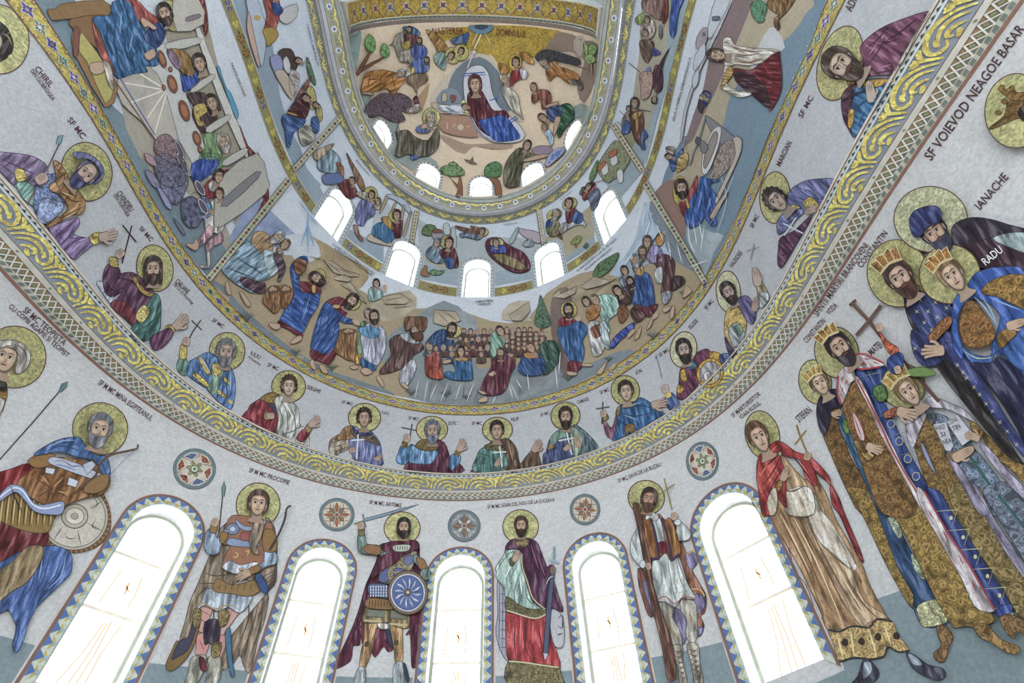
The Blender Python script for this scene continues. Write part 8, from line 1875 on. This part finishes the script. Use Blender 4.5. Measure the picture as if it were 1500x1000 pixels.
for lab, hd, bd in (('mosaic rider in orange and blue on a pale horse, uppermost left', (850, 165), [('horse', '780,190 830,170 840,220 830,260 860,330 800,330 770,250 740,250 760,230', '#8d877c'), ('robe', '830,180 880,170 900,210 880,250 840,250 820,210', '#6a3c40'), ('cape', '810,150 870,145 910,180 880,190', '#3a5c84'), ('sash', '808,240 850,220 850,265 825,265', '#b8a04c')]),
  ('mosaic rider with white turban and blue robe in the middle of the left riders', (905, 225), [('horse', '800,280 880,270 900,320 860,400 830,410 850,340 800,330', '#a8a498'), ('robe', '880,230 920,240 950,280 920,320 880,320 860,280', '#4a5ca0')]),
  ('mosaic rider in white and blue low beside the rocks', (945, 330), [('horse', '840,420 880,400 940,400 950,440 900,470 890,540 900,560 880,480 840,450', '#86705a'), ('robe', '870,330 920,310 960,350 940,390 880,395 850,370', '#5c74b0'), ('sash', '850,365 880,370 870,400 850,390', '#b8a04c')])):
    pr(lab, K, hd, 18, 0, '#5a4a40', bd, beard='#5a4a40')
pr('mosaic angel pair with large overlapping halos beside the gold sky, left angel', K, (1075, 305), 22, 30, '#5a3c2a', [('wing', '940,160 1000,190 1060,260 1010,280 980,230', '#9a7438'), ('robe', '985,300 1030,280 1050,310 1050,350 1040,380 1010,360 990,340', '#7f9c94')], halo=(1085, 300, 42, 45))
pr('mosaic angel pair with large overlapping halos beside the gold sky, right angel', K, (1130, 280), 20, 20, '#4a2c20', [('wing', '1070,220 1160,180 1170,200 1120,240', '#4a6080'), ('wing_feather', '1140,195 1172,175 1165,225 1150,235', '#34588e')], halo=(1130, 285, 42, 45), base=.045)
for x, y, r, a in ((640, 235, 32, 52), (720, 275, 26, 40)):
    item('tree', 'slender mosaic tree with round crown, %s at the left edge of the birth scene' % ('taller one' if r > 30 else 'lower one'), 'tree', K, (x, y), [('trunk', '%g,%g %g,%g 590,390 565,410 575,375' % (x-6, y+a*.8, x+6, y+a*.8), '#7c5038', 'm'), ('crown', '%g,%g %g,%g %g,%g %g,%g %g,%g' % (x-10, y-a, x+r*.7, y-a*.4, x+r*.8, y+a*.6, x, y+a, x-r, y+a*.1), '#6f9a5c', 'p')])
item('tree', 'branching mosaic tree with flat green crown between the second and third conch windows', 'tree', K, (1080, 920), [('trunk', '1060,950 1110,1000 1120,960 1130,960 1140,1060 1100,1060 1115,1020', '#8a5c3c', 'm'), ('crown', '1020,910 1060,895 1130,905 1150,945 1080,955 1025,935', '#6f8f5c', 'p'), ('crown', '1060,890 1090,875 1120,900 1085,900', '#7f9c6c', 'p')])
item('tree', 'mosaic tree with bushy crown right of the third conch window', 'tree', K, (1310, 920), [('trunk', '1280,960 1330,970 1345,1000 1350,1060 1320,1060 1310,1000', '#8a5c3c', 'm'), ('crown', '1255,930 1270,895 1320,875 1352,900 1340,955 1290,960 1262,955', '#4f7a4c', 'p')])
item('bird', 'small grey-brown mosaic bird above the third conch window', 'bird', K, (1180, 870), [('body', '1145,862 1180,870 1195,848 1195,875 1220,890 1180,882', '#7a6458', 'm')])
K = C_(2, 0)
pr('mosaic angel in red and white with outspread orange wings, right of the cave', K, (58, 340), 26, 0, '#5a3c2a', [('wing', '80,285 120,290 160,340 130,345 100,320', '#b8843c'), ('wing', '-40,345 0,350 20,390 -20,400', '#b8843c'), ('robe', '40,380 90,370 120,410 60,440 30,470 25,430', '#8c2c30'), ('sash', '80,375 110,380 125,410 95,430', '#b9bcd0')], halo=(55, 338, 36, 46), hcol='#c2a43c')
pr('white mosaic angel standing below the red one, right of the mattress', K, (-5, 430), 26, -20, '#b0a48c', [('robe', '-20,470 30,480 70,520 80,590 100,650 70,620 40,600 0,540', '#c3bfb0')])
pr('grey-haired mosaic shepherd in black fur and ochre robe at the right rocks', K, (215, 345), 24, -40, '#8d8a84', [('fur', '165,300 210,270 280,280 360,305 405,325 400,355 340,345 270,330 200,340 170,325', '#3c3a42', 'p'), ('robe', '230,350 270,330 290,360 330,370 390,400 400,430 340,450 300,420 270,410 240,440 220,390', '#a06c34'), ('leg', '340,430 400,440 420,470 405,485 390,460 350,455', '#6c6c68'), ('staff', '360,350 440,375', '#4a3a30', 1.2)], beard='#8d8a84')
pr('seated mosaic shepherd in rust tunic playing a pipe, right part of the birth scene', K, (155, 475), 22, -10, '#8c6a4a', [('tunic', '145,510 190,485 240,495 250,540 230,580 200,590 190,540 150,560', '#80483a'), ('leg', '210,580 250,560 290,550 270,580', SKN, 'k')])
pr('bending mosaic woman in navy blouse and green skirt at the right conch window', K, (205, 640), 24, -50, '#7a5638', [('skirt', '290,580 340,560 370,590 370,640 320,700 290,750 280,700 300,640', '#2f5c44'), ('blouse', '225,590 290,570 310,600 290,640 260,660 235,640', '#2c4470'), ('arm', '270,640 300,640 275,720 260,730', SKN, 'k')])
pr('haloed mosaic child in light blue held by the bending woman', K, (215, 690), 16, 0, '#8a6a3c', [('robe', '215,715 245,705 262,760 250,785 235,760', '#9ab4d0')], halo=(215, 690, 20, 22), hcol='#c2a43c')
pr('mosaic servant in dark olive stooping with a jug over the blue basin', K, (118, 790), 26, 20, '#4a3628', [('robe', '0,890 30,840 80,800 140,830 150,850 100,860 95,900 75,990 60,1010 0,1010 -10,950', '#5f5b44'), ('arm', '110,860 200,835 235,845 150,870 100,875', SKN, 'k'), ('fold', '30,860 30,1000|60,840 60,980', '#2c2a1e', 1.3)], t=.4)
item('basin', 'blue and white mosaic basin with a jug at the lower right of the birth scene', 'basin', K, (270, 850), [('bowl', '215,890 235,840 280,805 318,800 320,825 285,860 235,900', '#9aa4c4', 'm'), ('bowl_inside', '235,880 250,845 290,815 310,810 290,845 250,880', '#5c74b4', 'm'), ('jug', '145,820 165,795 205,790 250,795 255,820 210,845 170,840', '#8d7c8c', 'm')])
item('palm', 'light green mosaic palm at the right end of the birth scene', 'tree', K, (460, 280), [('trunk', '455,330 468,330 475,400 462,400', '#9a8060', 'm'), ('frond', '425,230 450,260 440,310 425,270', '#8fa86c', 'p'), ('frond', '450,250 480,240 500,265 480,300 455,320', '#7a9c5c', 'p'), ('frond', '430,310 470,290 490,330 450,345', '#8fa86c', 'p')])
lettering('NAȘTEREA', (633, 50.5), (679, 49.5), 10, CE, col='#6a3a20', off=.07)
lettering('DOMNULUI', (727, 51.5), (769, 54.5), 10, CE, col='#6a3a20', off=.07)
